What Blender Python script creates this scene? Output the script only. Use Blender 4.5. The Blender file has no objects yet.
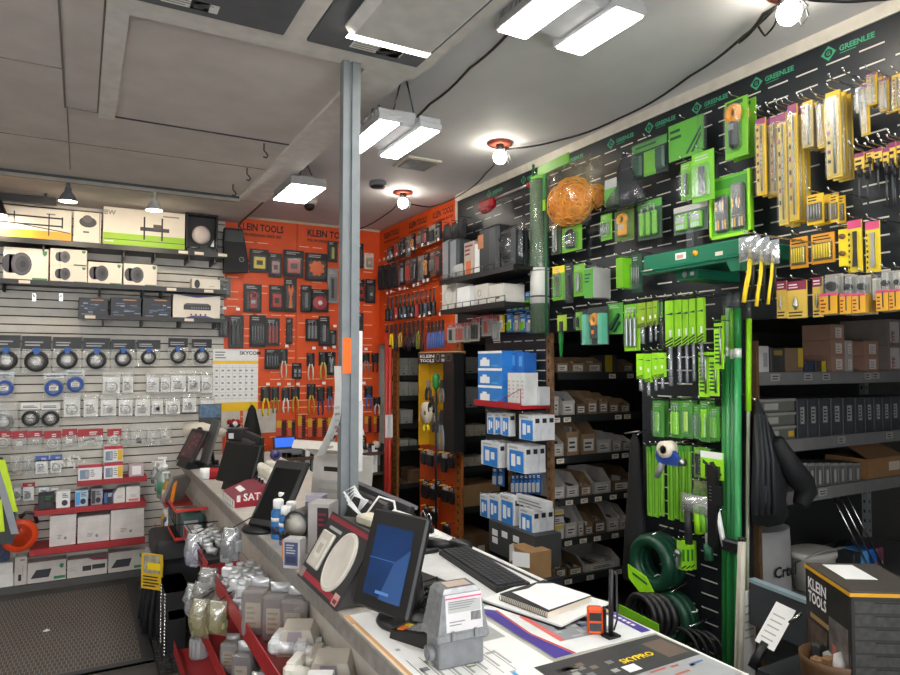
import bpy,math,random
from math import sin,cos,pi,atan,radians
from mathutils import Vector,Matrix,Euler
rnd=random.Random(7)
SC=bpy.context.scene
COL=SC.collection
FPX,CXP,CYP,CAMZ=665.0,450.0,337.5,1.65
PITCH=atan(26.5/FPX);YAW=atan(370/FPX*cos(PITCH))
def ray(px,py):
 u=(px-CXP)/FPX;v=-(py-CYP)/FPX
 fz=sin(PITCH)+v*cos(PITCH);fh=cos(PITCH)-v*sin(PITCH)
 s,c=sin(YAW),cos(YAW)
 return(s*fh+c*u,c*fh-s*u,fz)
def onX(px,py,X):
 d=ray(px,py);t=X/d[0];return Vector((X,d[1]*t,CAMZ+d[2]*t))
def onY(px,py,Y):
 d=ray(px,py);t=Y/d[1];return Vector((d[0]*t,Y,CAMZ+d[2]*t))
def onZ(px,py,Z):
 d=ray(px,py);t=(Z-CAMZ)/d[2];return Vector((d[0]*t,d[1]*t,Z))
cam=bpy.data.cameras.new('camera');camo=bpy.data.objects.new('camera',cam);COL.objects.link(camo)
camo.location=(0,0,CAMZ);camo.rotation_euler=(pi/2+PITCH,0,-YAW)
cam.sensor_width=36;cam.lens=FPX/900*36;cam.clip_start=.02
SC.camera=camo
def lin(c):
 if isinstance(c,str):
  c=c.lstrip('#');c=[int(c[i:i+2],16)/255 for i in(0,2,4)]
 return tuple(((x/12.92)if x<=.04045 else((x+.055)/1.055)**2.4)for x in c)
MATS={}
def mat(col,rough=.5,metal=0.,noise=.06,scale=14.,emit=0.,spec=.5,bump=0.):
 key=(col,rough,metal,noise,scale,emit,spec,bump)
 if key in MATS:return MATS[key]
 m=bpy.data.materials.new('surface_%d'%len(MATS));m.use_nodes=True
 nt=m.node_tree;b=nt.nodes['Principled BSDF'];L=lin(col)
 b.inputs['Roughness'].default_value=rough;b.inputs['Metallic'].default_value=metal
 b.inputs['Specular IOR Level'].default_value=spec
 b.inputs['Base Color'].default_value=(*L,1)
 if noise>0 or bump>0:
  tc=nt.nodes.new('ShaderNodeTexCoord');nz=nt.nodes.new('ShaderNodeTexNoise')
  nz.inputs['Scale'].default_value=scale;nz.inputs['Detail'].default_value=4
  nt.links.new(tc.outputs['Object'],nz.inputs['Vector'])
  if noise>0:
   r=nt.nodes.new('ShaderNodeValToRGB')
   r.color_ramp.elements[0].position=.3;r.color_ramp.elements[1].position=.7
   r.color_ramp.elements[0].color=(*[max(0,x*(1-noise*2))for x in L],1)
   r.color_ramp.elements[1].color=(*[min(1,x*(1+noise))for x in L],1)
   nt.links.new(nz.outputs['Fac'],r.inputs['Fac']);nt.links.new(r.outputs['Color'],b.inputs['Base Color'])
  if bump>0:
   bp=nt.nodes.new('ShaderNodeBump');bp.inputs['Strength'].default_value=bump;bp.inputs['Distance'].default_value=.01
   nt.links.new(nz.outputs['Fac'],bp.inputs['Height']);nt.links.new(bp.outputs['Normal'],b.inputs['Normal'])
 if emit:
  b.inputs['Emission Color'].default_value=(*L,1);b.inputs['Emission Strength'].default_value=emit
 MATS[key]=m
 return m
def clear(tint='#e8eef0',milk=.03,gloss=.045,rough=.22):
 key=('clear',tint,milk,gloss,rough)
 if key in MATS:return MATS[key]
 m=bpy.data.materials.new('clear_plastic_%d'%len(MATS));m.use_nodes=True
 nt=m.node_tree;nt.nodes.clear();L=lin(tint)
 out=nt.nodes.new('ShaderNodeOutputMaterial');tr=nt.nodes.new('ShaderNodeBsdfTransparent')
 df=nt.nodes.new('ShaderNodeBsdfDiffuse');gl=nt.nodes.new('ShaderNodeBsdfGlossy')
 m1=nt.nodes.new('ShaderNodeMixShader');m2=nt.nodes.new('ShaderNodeMixShader')
 tc=nt.nodes.new('ShaderNodeTexCoord');nz=nt.nodes.new('ShaderNodeTexNoise');nz.inputs['Scale'].default_value=45
 bp=nt.nodes.new('ShaderNodeBump');bp.inputs['Strength'].default_value=.08 if milk<.1 else .3;bp.inputs['Distance'].default_value=.01
 nt.links.new(tc.outputs['Object'],nz.inputs['Vector']);nt.links.new(nz.outputs['Fac'],bp.inputs['Height'])
 nt.links.new(bp.outputs['Normal'],gl.inputs['Normal'])
 tr.inputs['Color'].default_value=(*[.5+.5*x for x in L],1);df.inputs['Color'].default_value=(*L,1)
 gl.inputs['Roughness'].default_value=rough
 m1.inputs[0].default_value=milk;m2.inputs[0].default_value=gloss
 nt.links.new(tr.outputs[0],m1.inputs[1]);nt.links.new(df.outputs[0],m1.inputs[2])
 nt.links.new(m1.outputs[0],m2.inputs[1]);nt.links.new(gl.outputs[0],m2.inputs[2])
 nt.links.new(m2.outputs[0],out.inputs['Surface'])
 MATS[key]=m
 return m
WHITE=mat('#d8d6d0',.55);PAPER=mat('#e8e8e6',.7,noise=.02);CREAM=mat('#d9cfbd',.6)
BLACK=mat('#141416',.45,noise=.1);INK=mat('#1b1b1d',.6,noise=0);DGREY=mat('#2b2d30',.5)
GREY=mat('#7d7f80',.5);LGREY=mat('#a9aaa8',.5);STEEL=mat('#b4b6b8',.35,1.);CHROME=mat('#d0d0d0',.22,1.)
GALV=mat('#9aa0a3',.42,.9,noise=.12,scale=30);DSTEEL=mat('#55585a',.4,.8)
RED=mat('#a01820',.45);DRED=mat('#5c1418',.5);BRED=mat('#c92a22',.5);MAROON=mat('#7a2036',.55)
ORANGE=mat('#e8501a',.55);BORANGE=mat('#f06a10',.45);AMBER=mat('#e8a018',.5)
YELLOW=mat('#e3b81c',.5);BYELLOW=mat('#f2d21e',.5);NEON=mat('#c8e81c',.55,noise=.03)
LIME=mat('#7fc41c',.5);BLIME=mat('#97dc1e',.5);GREEN=mat('#1f7a34',.5);DGREEN=mat('#0f3d2a',.45);TEAL=mat('#0d6a50',.4)
BLUE=mat('#1f5fae',.5);DBLUE=mat('#1c2c6a',.5);LBLUE=mat('#4f9ad8',.5);PURPLE=mat('#3a2a80',.5);PINK=mat('#cf4a78',.55)
BROWN=mat('#7a5a3a',.7);CARD=mat('#9a7850',.75);DCARD=mat('#6e5338',.8);WOOD=mat('#6b4a2c',.6,noise=.15,scale=30)
TAN=mat('#b89a72',.7)
CLEAR=clear();MILKY=clear('#e6e6e2',.4,.06,.25);FOG=clear('#f2f3f0',.22,.07,.2);SMOKE=clear('#3a3c40',.35,.1)
TXT={}
def text_mesh(s):
 if s in TXT:return TXT[s]
 cu=bpy.data.curves.new('lettering','FONT');cu.body=s;cu.size=1;cu.offset=.028;cu.resolution_u=2
 o=bpy.data.objects.new('lettering',cu);COL.objects.link(o)
 me=bpy.data.meshes.new_from_object(o.evaluated_get(bpy.context.evaluated_depsgraph_get()))
 vs=[tuple(v.co)for v in me.vertices];fs=[tuple(p.vertices)for p in me.polygons]
 bpy.data.objects.remove(o);bpy.data.curves.remove(cu);bpy.data.meshes.remove(me)
 xs=[v[0]for v in vs]or[0];ys=[v[1]for v in vs]or[0]
 TXT[s]=(vs,fs,min(xs),max(xs),min(ys),max(ys))
 return TXT[s]
class MB:
 def __init__(s):s.v=[];s.f=[];s.m=[];s.s=[];s.mats=[];s.M=None
 def mi(s,m):
  if m not in s.mats:s.mats.append(m)
  return s.mats.index(m)
 def add(s,vs,fs,m,smooth=False):
  b=len(s.v);k=s.mi(m)
  if s.M is not None:vs=[s.M@Vector(v)for v in vs]
  s.v.extend(tuple(v)for v in vs)
  for f in fs:s.f.append(tuple(b+i for i in f));s.m.append(k);s.s.append(smooth)
  return s
 def box(s,x0,y0,z0,x1,y1,z1,m,bev=0.):
  if x0>x1:x0,x1=x1,x0
  if y0>y1:y0,y1=y1,y0
  if z0>z1:z0,z1=z1,z0
  b=min(bev,(x1-x0)*.45,(y1-y0)*.45,(z1-z0)*.45)
  if b<=0:
   vs=[(x0,y0,z0),(x1,y0,z0),(x1,y1,z0),(x0,y1,z0),(x0,y0,z1),(x1,y0,z1),(x1,y1,z1),(x0,y1,z1)]
   return s.add(vs,[(3,2,1,0),(4,5,6,7),(0,1,5,4),(1,2,6,5),(2,3,7,6),(3,0,4,7)],m)
  vs=[];X=(x0,x1);Y=(y0,y1);Z=(z0,z1);sg=(1,-1);idx={}
  for i in(0,1):
   for j in(0,1):
    for k in(0,1):
     cx,cy,cz=X[i],Y[j],Z[k];dx,dy,dz=sg[i]*b,sg[j]*b,sg[k]*b
     idx[i,j,k,'x']=len(vs);vs.append((cx,cy+dy,cz+dz))
     idx[i,j,k,'y']=len(vs);vs.append((cx+dx,cy,cz+dz))
     idx[i,j,k,'z']=len(vs);vs.append((cx+dx,cy+dy,cz))
  fs=[]
  for i in(0,1):fs.append([idx[i,0,0,'x'],idx[i,1,0,'x'],idx[i,1,1,'x'],idx[i,0,1,'x']])
  for j in(0,1):fs.append([idx[0,j,0,'y'],idx[1,j,0,'y'],idx[1,j,1,'y'],idx[0,j,1,'y']])
  for k in(0,1):fs.append([idx[0,0,k,'z'],idx[1,0,k,'z'],idx[1,1,k,'z'],idx[0,1,k,'z']])
  for j in(0,1):
   for k in(0,1):fs.append([idx[0,j,k,'y'],idx[1,j,k,'y'],idx[1,j,k,'z'],idx[0,j,k,'z']])
  for i in(0,1):
   for k in(0,1):fs.append([idx[i,0,k,'x'],idx[i,1,k,'x'],idx[i,1,k,'z'],idx[i,0,k,'z']])
   for j in(0,1):fs.append([idx[i,j,0,'x'],idx[i,j,1,'x'],idx[i,j,1,'y'],idx[i,j,0,'y']])
  for i in(0,1):
   for j in(0,1):
    for k in(0,1):fs.append([idx[i,j,k,'x'],idx[i,j,k,'y'],idx[i,j,k,'z']])
  c=Vector(((x0+x1)/2,(y0+y1)/2,(z0+z1)/2));out=[]
  for f in fs:
   p=[Vector(vs[q])for q in f];n=(p[1]-p[0]).cross(p[2]-p[0]);ce=sum(p,Vector())/len(p)
   out.append(tuple(f)if n.dot(ce-c)>0 else tuple(reversed(f)))
  return s.add(vs,out,m)
 def quad(s,pts,m):return s.add(pts,[tuple(range(len(pts)))],m)
 def rect(s,x0,z0,x1,z1,y,m):
  return s.add([(x0,y,z0),(x1,y,z0),(x1,y,z1),(x0,y,z1)],[(0,1,2,3)],m)
 def disc(s,cx,cz,rx,rz,y,m,n=18):
  return s.add([(cx+rx*cos(2*pi*i/n),y,cz+rz*sin(2*pi*i/n))for i in range(n)],[tuple(range(n))],m)
 def prism(s,pts,y0,y1,m):
  n=len(pts);a=sum(pts[i][0]*pts[(i+1)%n][1]-pts[(i+1)%n][0]*pts[i][1]for i in range(n))
  if a<0:pts=pts[::-1]
  vs=[(x,y0,z)for x,z in pts]+[(x,y1,z)for x,z in pts]
  fs=[tuple(range(n)),tuple(range(2*n-1,n-1,-1))]+[(i,n+i,n+(i+1)%n,(i+1)%n)for i in range(n)]
  return s.add(vs,fs,m)
 def lathe(s,prof,m,at=(0,0,0),n=16,axis='z',smooth=True,sx=1.,sy=1.):
  vs=[];k=len(prof)
  for r,h in prof:
   for i in range(n):
    a=2*pi*i/n;p=(r*cos(a)*sx,r*sin(a)*sy,h)
    if axis=='y':p=(p[0],h,p[1])
    if axis=='x':p=(h,p[0],p[1])
    vs.append((p[0]+at[0],p[1]+at[1],p[2]+at[2]))
  fs=[]
  for j in range(k-1):
   for i in range(n):
    q=(j*n+i,j*n+(i+1)%n,(j+1)*n+(i+1)%n,(j+1)*n+i)
    fs.append(q[::-1]if axis=='y' else q)
  lo,hi=tuple(range(n))[::-1],tuple((k-1)*n+i for i in range(n))
  if prof[0][0]>1e-6:fs.append(lo if axis!='y' else lo[::-1])
  if prof[-1][0]>1e-6:fs.append(hi if axis!='y' else hi[::-1])
  return s.add(vs,fs,m,smooth)
 def tube(s,pts,r,m,n=6,closed=False,rs=None,smooth=True):
  P=[Vector(p)for p in pts];k=len(P);vs=[];up=Vector((0,0,1))
  pn=None
  for i in range(k):
   t=(P[(i+1)%k]-P[(i-1)%k])if closed else(P[min(i+1,k-1)]-P[max(i-1,0)])
   if t.length<1e-9:t=Vector((0,0,1))
   t.normalize()
   if pn is None:
    a=up if abs(t.z)<.9 else Vector((1,0,0));pn=(a-t*a.dot(t)).normalized()
   else:
    pn=pn-t*pn.dot(t)
    if pn.length<1e-6:pn=t.orthogonal()
    pn.normalize()
   bn=t.cross(pn);rr=rs[i]if rs else r
   for j in range(n):
    a=2*pi*j/n;vs.append(P[i]+pn*(rr*cos(a))+bn*(rr*sin(a)))
  fs=[]
  for i in range(k if closed else k-1):
   for j in range(n):
    fs.append((i*n+j,i*n+(j+1)%n,((i+1)%k)*n+(j+1)%n,((i+1)%k)*n+j))
  if not closed:fs+=[tuple(range(n))[::-1],tuple((k-1)*n+j for j in range(n))]
  return s.add(vs,fs,m,smooth)
 def ring(s,c,R,r,m,axis='y',n=24,k=8,sz=1.):
  pts=[]
  for i in range(n):
   a=2*pi*i/n;u,w=R*cos(a),R*sin(a)*sz
   pts.append((c[0]+u,c[1],c[2]+w)if axis=='y' else(c[0]+u,c[1]+w,c[2])if axis=='z' else(c[0],c[1]+u,c[2]+w))
  return s.tube(pts,r,m,k,True)
 def ball(s,c,rx,ry,rz,m,n=14,k=8):
  pr=[(sin(pi*i/k),-cos(pi*i/k))for i in range(k+1)];vs=[];
  for r,h in pr:
   for i in range(n):
    a=2*pi*i/n;vs.append((c[0]+rx*r*cos(a),c[1]+ry*r*sin(a),c[2]+rz*h))
  fs=[(j*n+i,j*n+(i+1)%n,(j+1)*n+(i+1)%n,(j+1)*n+i)for j in range(k)for i in range(n)]
  return s.add(vs,fs,m,True)
 def pillow(s,x0,z0,x1,z1,yb,t,m,nx=4,nz=6,pw=.6):
  vs=[];fs=[];yc=yb-t/2
  for sd in(-1,1):
   for j in range(nz+1):
    for i in range(nx+1):
     u,w=i/nx,j/nz;e=max(0,sin(pi*u)*sin(pi*w))**pw
     vs.append((x0+(x1-x0)*u,yc+sd*t/2*e*(.72+.5*rnd.random()),z0+(z1-z0)*w))
  st=nx+1;half=st*(nz+1)
  for j in range(nz):
   for i in range(nx):
    a=j*st+i;fs.append((a,a+1,a+st+1,a+st));fs.append((half+a+st,half+a+st+1,half+a+1,half+a))
  return s.add(vs,fs,m,True)
 def text(s,t,x,z,y,h,m,align='c',w=None,ang=0.):
  vs,fs,a,b,c,d=text_mesh(t)
  if not vs:return s
  k=h/max(.3,.72);W=(b-a)*k
  if w and W>0:kx=w/(b-a)
  else:kx=k;w=W
  x0=x-w/2 if align=='c' else x if align=='l' else x-w
  ca,sa=cos(ang),sin(ang)
  out=[]
  for v in vs:
   X,Z=x0+(v[0]-a)*kx-x,v[1]*k
   out.append((x+X*ca-Z*sa,y,z+X*sa+Z*ca))
  return s.add(out,fs,m)
 def lines(s,x0,z0,x1,z1,y,m,n=4,r=None,thick=.45):
  r=r or rnd;dz=(z1-z0)/n
  for i in range(n):
   zz=z1-dz*(i+.8);xe=x0+(x1-x0)*(.55+.45*r.random())
   s.rect(x0,zz,xe,zz+dz*thick,y,m)
  return s
 def build(s,name,parent=None,loc=None,rot=None,label=None):
  me=bpy.data.meshes.new(name);me.from_pydata(s.v,[],s.f)
  for m in s.mats:me.materials.append(m)
  if s.f:
   me.polygons.foreach_set('material_index',s.m);me.polygons.foreach_set('use_smooth',s.s)
  me.update()
  o=bpy.data.objects.new(name,me);COL.objects.link(o)
  if parent is not None:o.parent=parent
  if loc is not None:o.location=loc
  if rot is not None:o.rotation_euler=rot
  if label:o['label']=label
  return o
def tag(o,label,cat,group=None):
 o['label']=label;o['category']=cat
 if group:o['group']=group
 return o
def thing(name,label,cat,loc=(0,0,0),rot=(0,0,0),group=None):
 o=bpy.data.objects.new(name,None);COL.objects.link(o);o.empty_display_size=.05
 o.location=loc;o.rotation_euler=rot
 return tag(o,label,cat,group)
def struct(name,mb,loc=None,rot=None):
 o=mb.build(name,None,loc,rot);o['kind']='structure';return o
def copy_thing(o,label,group=None):
 c=o.copy();COL.objects.link(c);c['label']=label
 if group:c['group']=group
 for ch in o.children:
  d=ch.copy();COL.objects.link(d);d.parent=c
  for g in ch.children:
   e=g.copy();COL.objects.link(e);e.parent=d
 return c
ORD=['first','second','third','fourth','fifth','sixth','seventh','eighth','ninth','tenth','eleventh','twelfth','thirteenth','fourteenth','fifteenth','sixteenth','seventeenth','eighteenth','nineteenth','twentieth','twenty-first','twenty-second','twenty-third','twenty-fourth']
def nth(i,n):
 if n==1:return 'only one'
 if i==0:return 'leftmost'
 if i==n-1:return 'rightmost'
 return ORD[i]+' from left'
RW=-pi/2
YB=5.94;XR=2.513
def fit(b,plane,c):
 x0,y0,x1,y1=b;xm,ym=(x0+x1)/2,(y0+y1)/2
 if plane=='Y':
  A,B=onY(x0,ym,c),onY(x1,ym,c);w=B.x-A.x;T,U=onY(xm,y0,c),onY(xm,y1,c)
  return Vector(((A.x+B.x)/2,c,T.z)),w,T.z-U.z,(0,0,0)
 A,B=onX(x0,ym,c),onX(x1,ym,c);w=A.y-B.y;T,U=onX(xm,y0,c),onX(xm,y1,c)
 return Vector((c,(A.y+B.y)/2,T.z)),w,T.z-U.z,(0,0,RW)
def rib_mat():
 m=bpy.data.materials.new('ribbed_rubber');m.use_nodes=True;nt=m.node_tree;b=nt.nodes['Principled BSDF']
 b.inputs['Roughness'].default_value=.62
 tc=nt.nodes.new('ShaderNodeTexCoord');br=nt.nodes.new('ShaderNodeTexBrick')
 br.inputs['Scale'].default_value=16;br.inputs['Mortar Size'].default_value=.035;br.inputs['Brick Width'].default_value=.36;br.inputs['Row Height'].default_value=.85
 br.inputs['Color1'].default_value=(*lin('#3d3a37'),1);br.inputs['Color2'].default_value=(*lin('#4a4642'),1);br.inputs['Mortar'].default_value=(*lin('#8f857a'),1)
 nz=nt.nodes.new('ShaderNodeTexNoise');nz.inputs['Scale'].default_value=3;nz.inputs['Detail'].default_value=5
 mx=nt.nodes.new('ShaderNodeMix');mx.data_type='RGBA';mx.inputs[0].default_value=.25
 nt.links.new(tc.outputs['Object'],br.inputs['Vector']);nt.links.new(tc.outputs['Object'],nz.inputs['Vector'])
 r=nt.nodes.new('ShaderNodeValToRGB');r.color_ramp.elements[0].color=(*lin('#262422'),1);r.color_ramp.elements[1].color=(*lin('#6a635b'),1)
 nt.links.new(nz.outputs['Fac'],r.inputs['Fac']);nt.links.new(br.outputs['Color'],mx.inputs[6]);nt.links.new(r.outputs['Color'],mx.inputs[7])
 nt.links.new(mx.outputs[2],b.inputs['Base Color'])
 bp=nt.nodes.new('ShaderNodeBump');bp.inputs['Strength'].default_value=.5;bp.inputs['Distance'].default_value=.004
 nt.links.new(br.outputs['Fac'],bp.inputs['Height']);nt.links.new(bp.outputs['Normal'],b.inputs['Normal'])
 return m
FLOORM=mat('#4c4844',.65,noise=.2,scale=6)
struct('floor',MB().box(-3.2,-2.2,-.1,4.9,6.1,0,FLOORM))
t=MB();t.box(-1.35,4.08,0,.39,5.63,.012,rib_mat())
t.box(-1.35,4.08,0,.39,4.13,.014,DGREY).box(-1.35,5.58,0,.39,5.63,.014,DGREY).box(.33,4.13,0,.39,5.58,.014,DGREY)
tag(t.build('floor_mat'),'large ribbed dark entrance mat on the floor before the white slat wall','mat')
tag(MB().box(-.015,-.008,0,.02,.008,.005,WHITE).prism([(-.01,0),(.012,.002),(.004,.012)],-.01,.01,PAPER).build('paper_scrap',None,onZ(46,631,.0125)),'tiny white scrap lying on the ribbed floor mat','scrap')
GRIP=mat('#3a3836',.6,noise=.25,scale=40)
tm=MB()
for i in range(40):
 for j in range(3):tm.box(.405+.035*j,3.9+i*.043,0,.43+.035*j,3.93+i*.043,.008,GRIP)
tag(tm.box(.395,3.88,0,.52,5.63,.004,BLACK).build('rubber_runner'),'narrow black studded rubber runner between ribbed mat and counter','mat')
CEIL=mat('#d3d3d4',.7,noise=.04,scale=3);CEIL2=mat('#cfc8c2',.8,noise=.05,scale=5);STRIP=mat('#dcd8d2',.6)
SHADEM=mat('#6e5c4c',.8)  # darker brown stands in for shade on the soffit's side face
c=MB();c.box(1.19,-2.2,2.95,4.9,6.1,3.1,CEIL)
struct('ceiling',c)
s=MB();s.box(-3.2,-2.2,2.88,1.186,6.1,3.1,CEIL2)
struct('ceiling_soffit',s)
struct('trim_1',MB().box(1.186,-2.2,2.875,1.2,6.0,2.95,SHADEM))
g=MB()
for a in[(.055,-2.2,.127,3.66),(1.0,2.52,1.19,5.0),(.127,2.4,1.22,2.52),(.633,-2.2,.715,2.4),(1.18,-2.2,1.225,2.4)]:
 g.box(a[0],a[1],2.862,a[2],a[3],2.88,STRIP)
g.box(.12,3.652,2.874,1.02,3.66,2.882,DGREY)
for a in[(-.09,2.2,-.082,3.64),(.048,1.5,.054,3.64),(-.085,3.635,.055,3.64),(-.6,3.16,-.085,3.164),(-.08,3.64,-.075,4.8),(-1.6,4.2,1.1,4.204)]:
 g.box(a[0],a[1],2.876,a[2],a[3],2.8805,mat('#7d766e',.8))
struct('trim_2',g)
for i,p in enumerate([(-.07,2.3,.12,2.52)]):
 struct('trim_3',MB().box(-.06,1.6,2.87,.05,2.46,2.88,mat('#d6d3cc',.6)))
PANEL=mat('#5c6166',.55)
def label_plate(mb,x,y,w,d,z,m,an=0):
 mb.add([(x,y,z),(x+w,y,z),(x+w,y+d,z),(x,y+d,z)],[(3,2,1,0)][0:1],m)
def unit(name,label,x0,y0,x1,y1,lens):
 u=thing(name,label,'ceiling unit',((x0+x1)/2,(y0+y1)/2,2.88))
 hx,hy=(x1-x0)/2,(y1-y0)/2
 MB().box(-hx,-hy,-.022,hx,hy,-.001,PANEL,.004).build('backing_panel',u)
 lp=MB();z=-.0228
 for k,(a,b,w)in enumerate(((-.34,.05,.15),(-.16,.05,.09))if not lens else((-.17,.05,.2),(.06,.05,.1))):
  lp.box(a*hx*2,hy-b-.045,z,(a*hx*2)+w,hy-b+.01,-.0222,PAPER)
  for q in range(3):lp.box(a*hx*2+.008,hy-b-.036+q*.015,z-.0004,a*hx*2+w*(.8-.15*q),hy-b-.031+q*.015,z,GREY)
 lp.build('sticker',u)
 if lens:
  b=MB();b.box(-hx*.72,-hy*.8,-.085,hx*.8,hy*.48,-.0222,mat('#d6d4ce',.5),.03);b.build('fixture_body',u)
  MB().box(-hx*.68,hy*.36,-.083,hx*.7,hy*.45,-.0855,mat('#fff4e0',.4,emit=9.,noise=0)).build('light_strip',u,label='lit lens strip along the front edge')
 return u
unit('ceiling_unit','dark grey ceiling panel with stickers only, left of the lit cassette',.13,1.6,.633,2.4,False)
unit('ceiling_unit','dark grey ceiling cassette with rounded body and lit front strip',.72,1.6,1.18,2.4,True)
SLAT=mat('#c9c4ba',.55,noise=.04);GRV=mat('#1f1d1b',.8,noise=0)
def slats(mb,x0,x1,z0,z1,y,pitch=.064,off=0.,m=SLAT):
 mb.box(x0,y+.006,z0,x1,y+.03,z1,GRV)
 z=z0+off
 while z<z1-.003:
  mb.box(x0,y-.006,z,x1,y+.006,min(z+pitch-.0095,z1),m);z+=pitch
struct('wall_back',MB().box(-3.2,YB+.03,-.1,4.9,YB+.16,3.1,mat('#b9b2a6',.8)))
w=MB();slats(w,-1.6,1.075,.06,2.9,YB,.0645,.022)
struct('wall_back_slats',w)
struct('wall_left',MB().box(-3.2,-2.2,-.1,-3.05,6.1,3.1,mat('#b9b2a6',.8)))
WF=mat('#a9a49a',.8)
struct('wall_front',MB().box(-3.2,-2.3,-.1,4.9,-2.15,.35,WF).box(-3.2,-2.3,2.75,4.9,-2.15,3.1,WF).box(-3.2,-2.3,.35,-2.6,-2.15,2.75,WF).box(1.4,-2.3,.35,4.9,-2.15,2.75,WF))
wn=MB()
for x in(-2.6,-1.3,.0,1.36):wn.box(x,-2.27,.35,x+.04,-2.2,2.75,DSTEEL)
struct('added_window_1',wn.box(-2.6,-2.27,.35,1.4,-2.2,.39,DSTEEL).box(-2.6,-2.27,2.71,1.4,-2.2,2.75,DSTEEL))  # unseen shopfront window, added to let soft daylight into the room
pl=bpy.data.lights.new('added_window_portal','AREA');pl.shape='RECTANGLE';pl.size=4;pl.size_y=2.4;pl.cycles.is_portal=True  # portal guiding sky light through the added window
po=bpy.data.objects.new('added_window_portal',pl);COL.objects.link(po);po.location=(-.6,-2.28,1.55);po.rotation_euler=(pi/2,0,pi)
struct('wall_far_right',MB().box(4.75,-2.2,-.1,4.9,6.1,3.1,mat('#3b3a38',.8)))
OR=mat('#dd5012',.5,noise=.05);ORS=mat('#f0c9a8',.5,noise=0);BK=mat('#1c2126',.4,noise=.06);BKS=mat('#d9d4c8',.4,noise=0)
def slotted(mb,u0,u1,z0,z1,m,sm,place,pitch=.0635,col=.125,L=.09,seed=0,keep=1.):
 r=random.Random(seed);z=z1
 while z>z0+.01:
  u=u0+.02
  while u+L<u1:
   if r.random()<keep:place(mb,u,u+L,z,sm)
   u+=col
  z-=pitch
o=MB();o.box(1.075,YB-.012,.06,2.513,YB+.03,2.93,OR)
def pl_back(mb,a,b,z,m):mb.add([(a,YB-.0125,z-.003),(b,YB-.0125,z-.003),(b,YB-.0125,z+.003),(a,YB-.0125,z+.003)],[(0,1,2,3)],m)
slotted(o,1.08,2.5,.1,2.72,OR,ORS,pl_back,seed=3,keep=.55)
for x in(1.70,2.3):o.box(x,YB-.0135,.06,x+.006,YB,2.93,mat('#a03808',.6))
o.box(1.06,YB-.02,2.925,2.513,YB,2.945,mat('#c9b9a0',.6))
for x,ww in((1.12,.52),(1.74,.56)):
 o.text('KLEIN TOOLS',x+.06,2.825,YB-.0135,.062,INK,'l',ww-.12)
 o.text('FOR PROFESSIONALS SINCE 1857',x+.06,2.775,YB-.0135,.024,INK,'l',ww-.14)
struct('wall_back_orange',o)
def pl_right(mb,a,b,z,m):mb.add([(XR-.0005,b,z-.003),(XR-.0005,a,z-.003),(XR-.0005,a,z+.003),(XR-.0005,b,z+.003)],[(0,1,2,3)],m)
hd=MB();hd.box(XR,-1.2,1.84,XR+.04,4.40,2.897,BK)
slotted(hd,-.1,4.38,1.86,2.811,BK,BKS,pl_right,seed=5,keep=.86)
LG=mat('#3fa87c',.5,noise=0)
hd.M=Matrix.Translation((XR-.001,0,0))@Matrix.Rotation(-pi/2,4,'Z')
for y in(3.95,3.53,3.11,2.71,2.43,2.13,1.815,1.50,1.185):
 x=-y;z=2.853;q=.03
 hd.add([(x,0,z-q),(x+q,0,z),(x,0,z+q),(x-q,0,z)],[(0,1,2,3)],LG)
 hd.add([(x+.016*cos(k*pi/8),-.0005,z+.016*sin(k*pi/8))for k in range(16)],[tuple(range(16))],BK)
 hd.text('G',x,z-.0085,-.001,.017,LG)
 hd.text('GREENLEE',x+.042,z-.009,0,.021,LG,'l',.13)
 hd.rect(x+.044,z-.019,x+.105,z-.0165,0,LG)
hd.M=None
struct('wall_right_header',hd)
og=MB();og.box(XR,4.43,1.84,XR+.04,YB,2.935,OR)
slotted(og,4.45,5.9,1.86,2.72,OR,ORS,pl_right,seed=9,keep=.6)
og.M=Matrix.Translation((XR-.001,0,0))@Matrix.Rotation(-pi/2,4,'Z')
for y in(5.86,5.31,4.86):
 og.text('KLEIN TOOLS',-y+.05,2.84,0,.05,INK,'l',.34)
 og.text('FOR PROFESSIONALS SINCE 1857',-y+.05,2.795,0,.02,INK,'l',.34)
og.M=None
struct('wall_right_orange',og)
struct('trim_4',MB().box(XR-.008,-1.2,2.897,XR+.05,4.40,2.95,mat('#d9d2c4',.6)).box(XR-.004,4.40,1.84,XR+.04,4.43,2.95,mat('#c8c2b6',.6)))
struct('wall_right_upper',MB().box(XR+.04,-2.2,1.9,XR+.12,YB+.02,2.95,mat('#8a857c',.8)))
lp=MB();lp.box(XR,1.90,.08,XR+.04,2.50,1.84,BK)
slotted(lp,1.91,2.5,.1,1.81,BK,BKS,pl_right,seed=6,keep=.95)
struct('wall_right_lower',lp)
def led(mb,x0,y0,x1,y1,z):mb.box(x0,y0,z-.012,x1,y1,z,LED)
LED=mat('#fffdf8',.4,emit=42.,noise=0);FIX=mat('#9b9c9c',.45)
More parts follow.
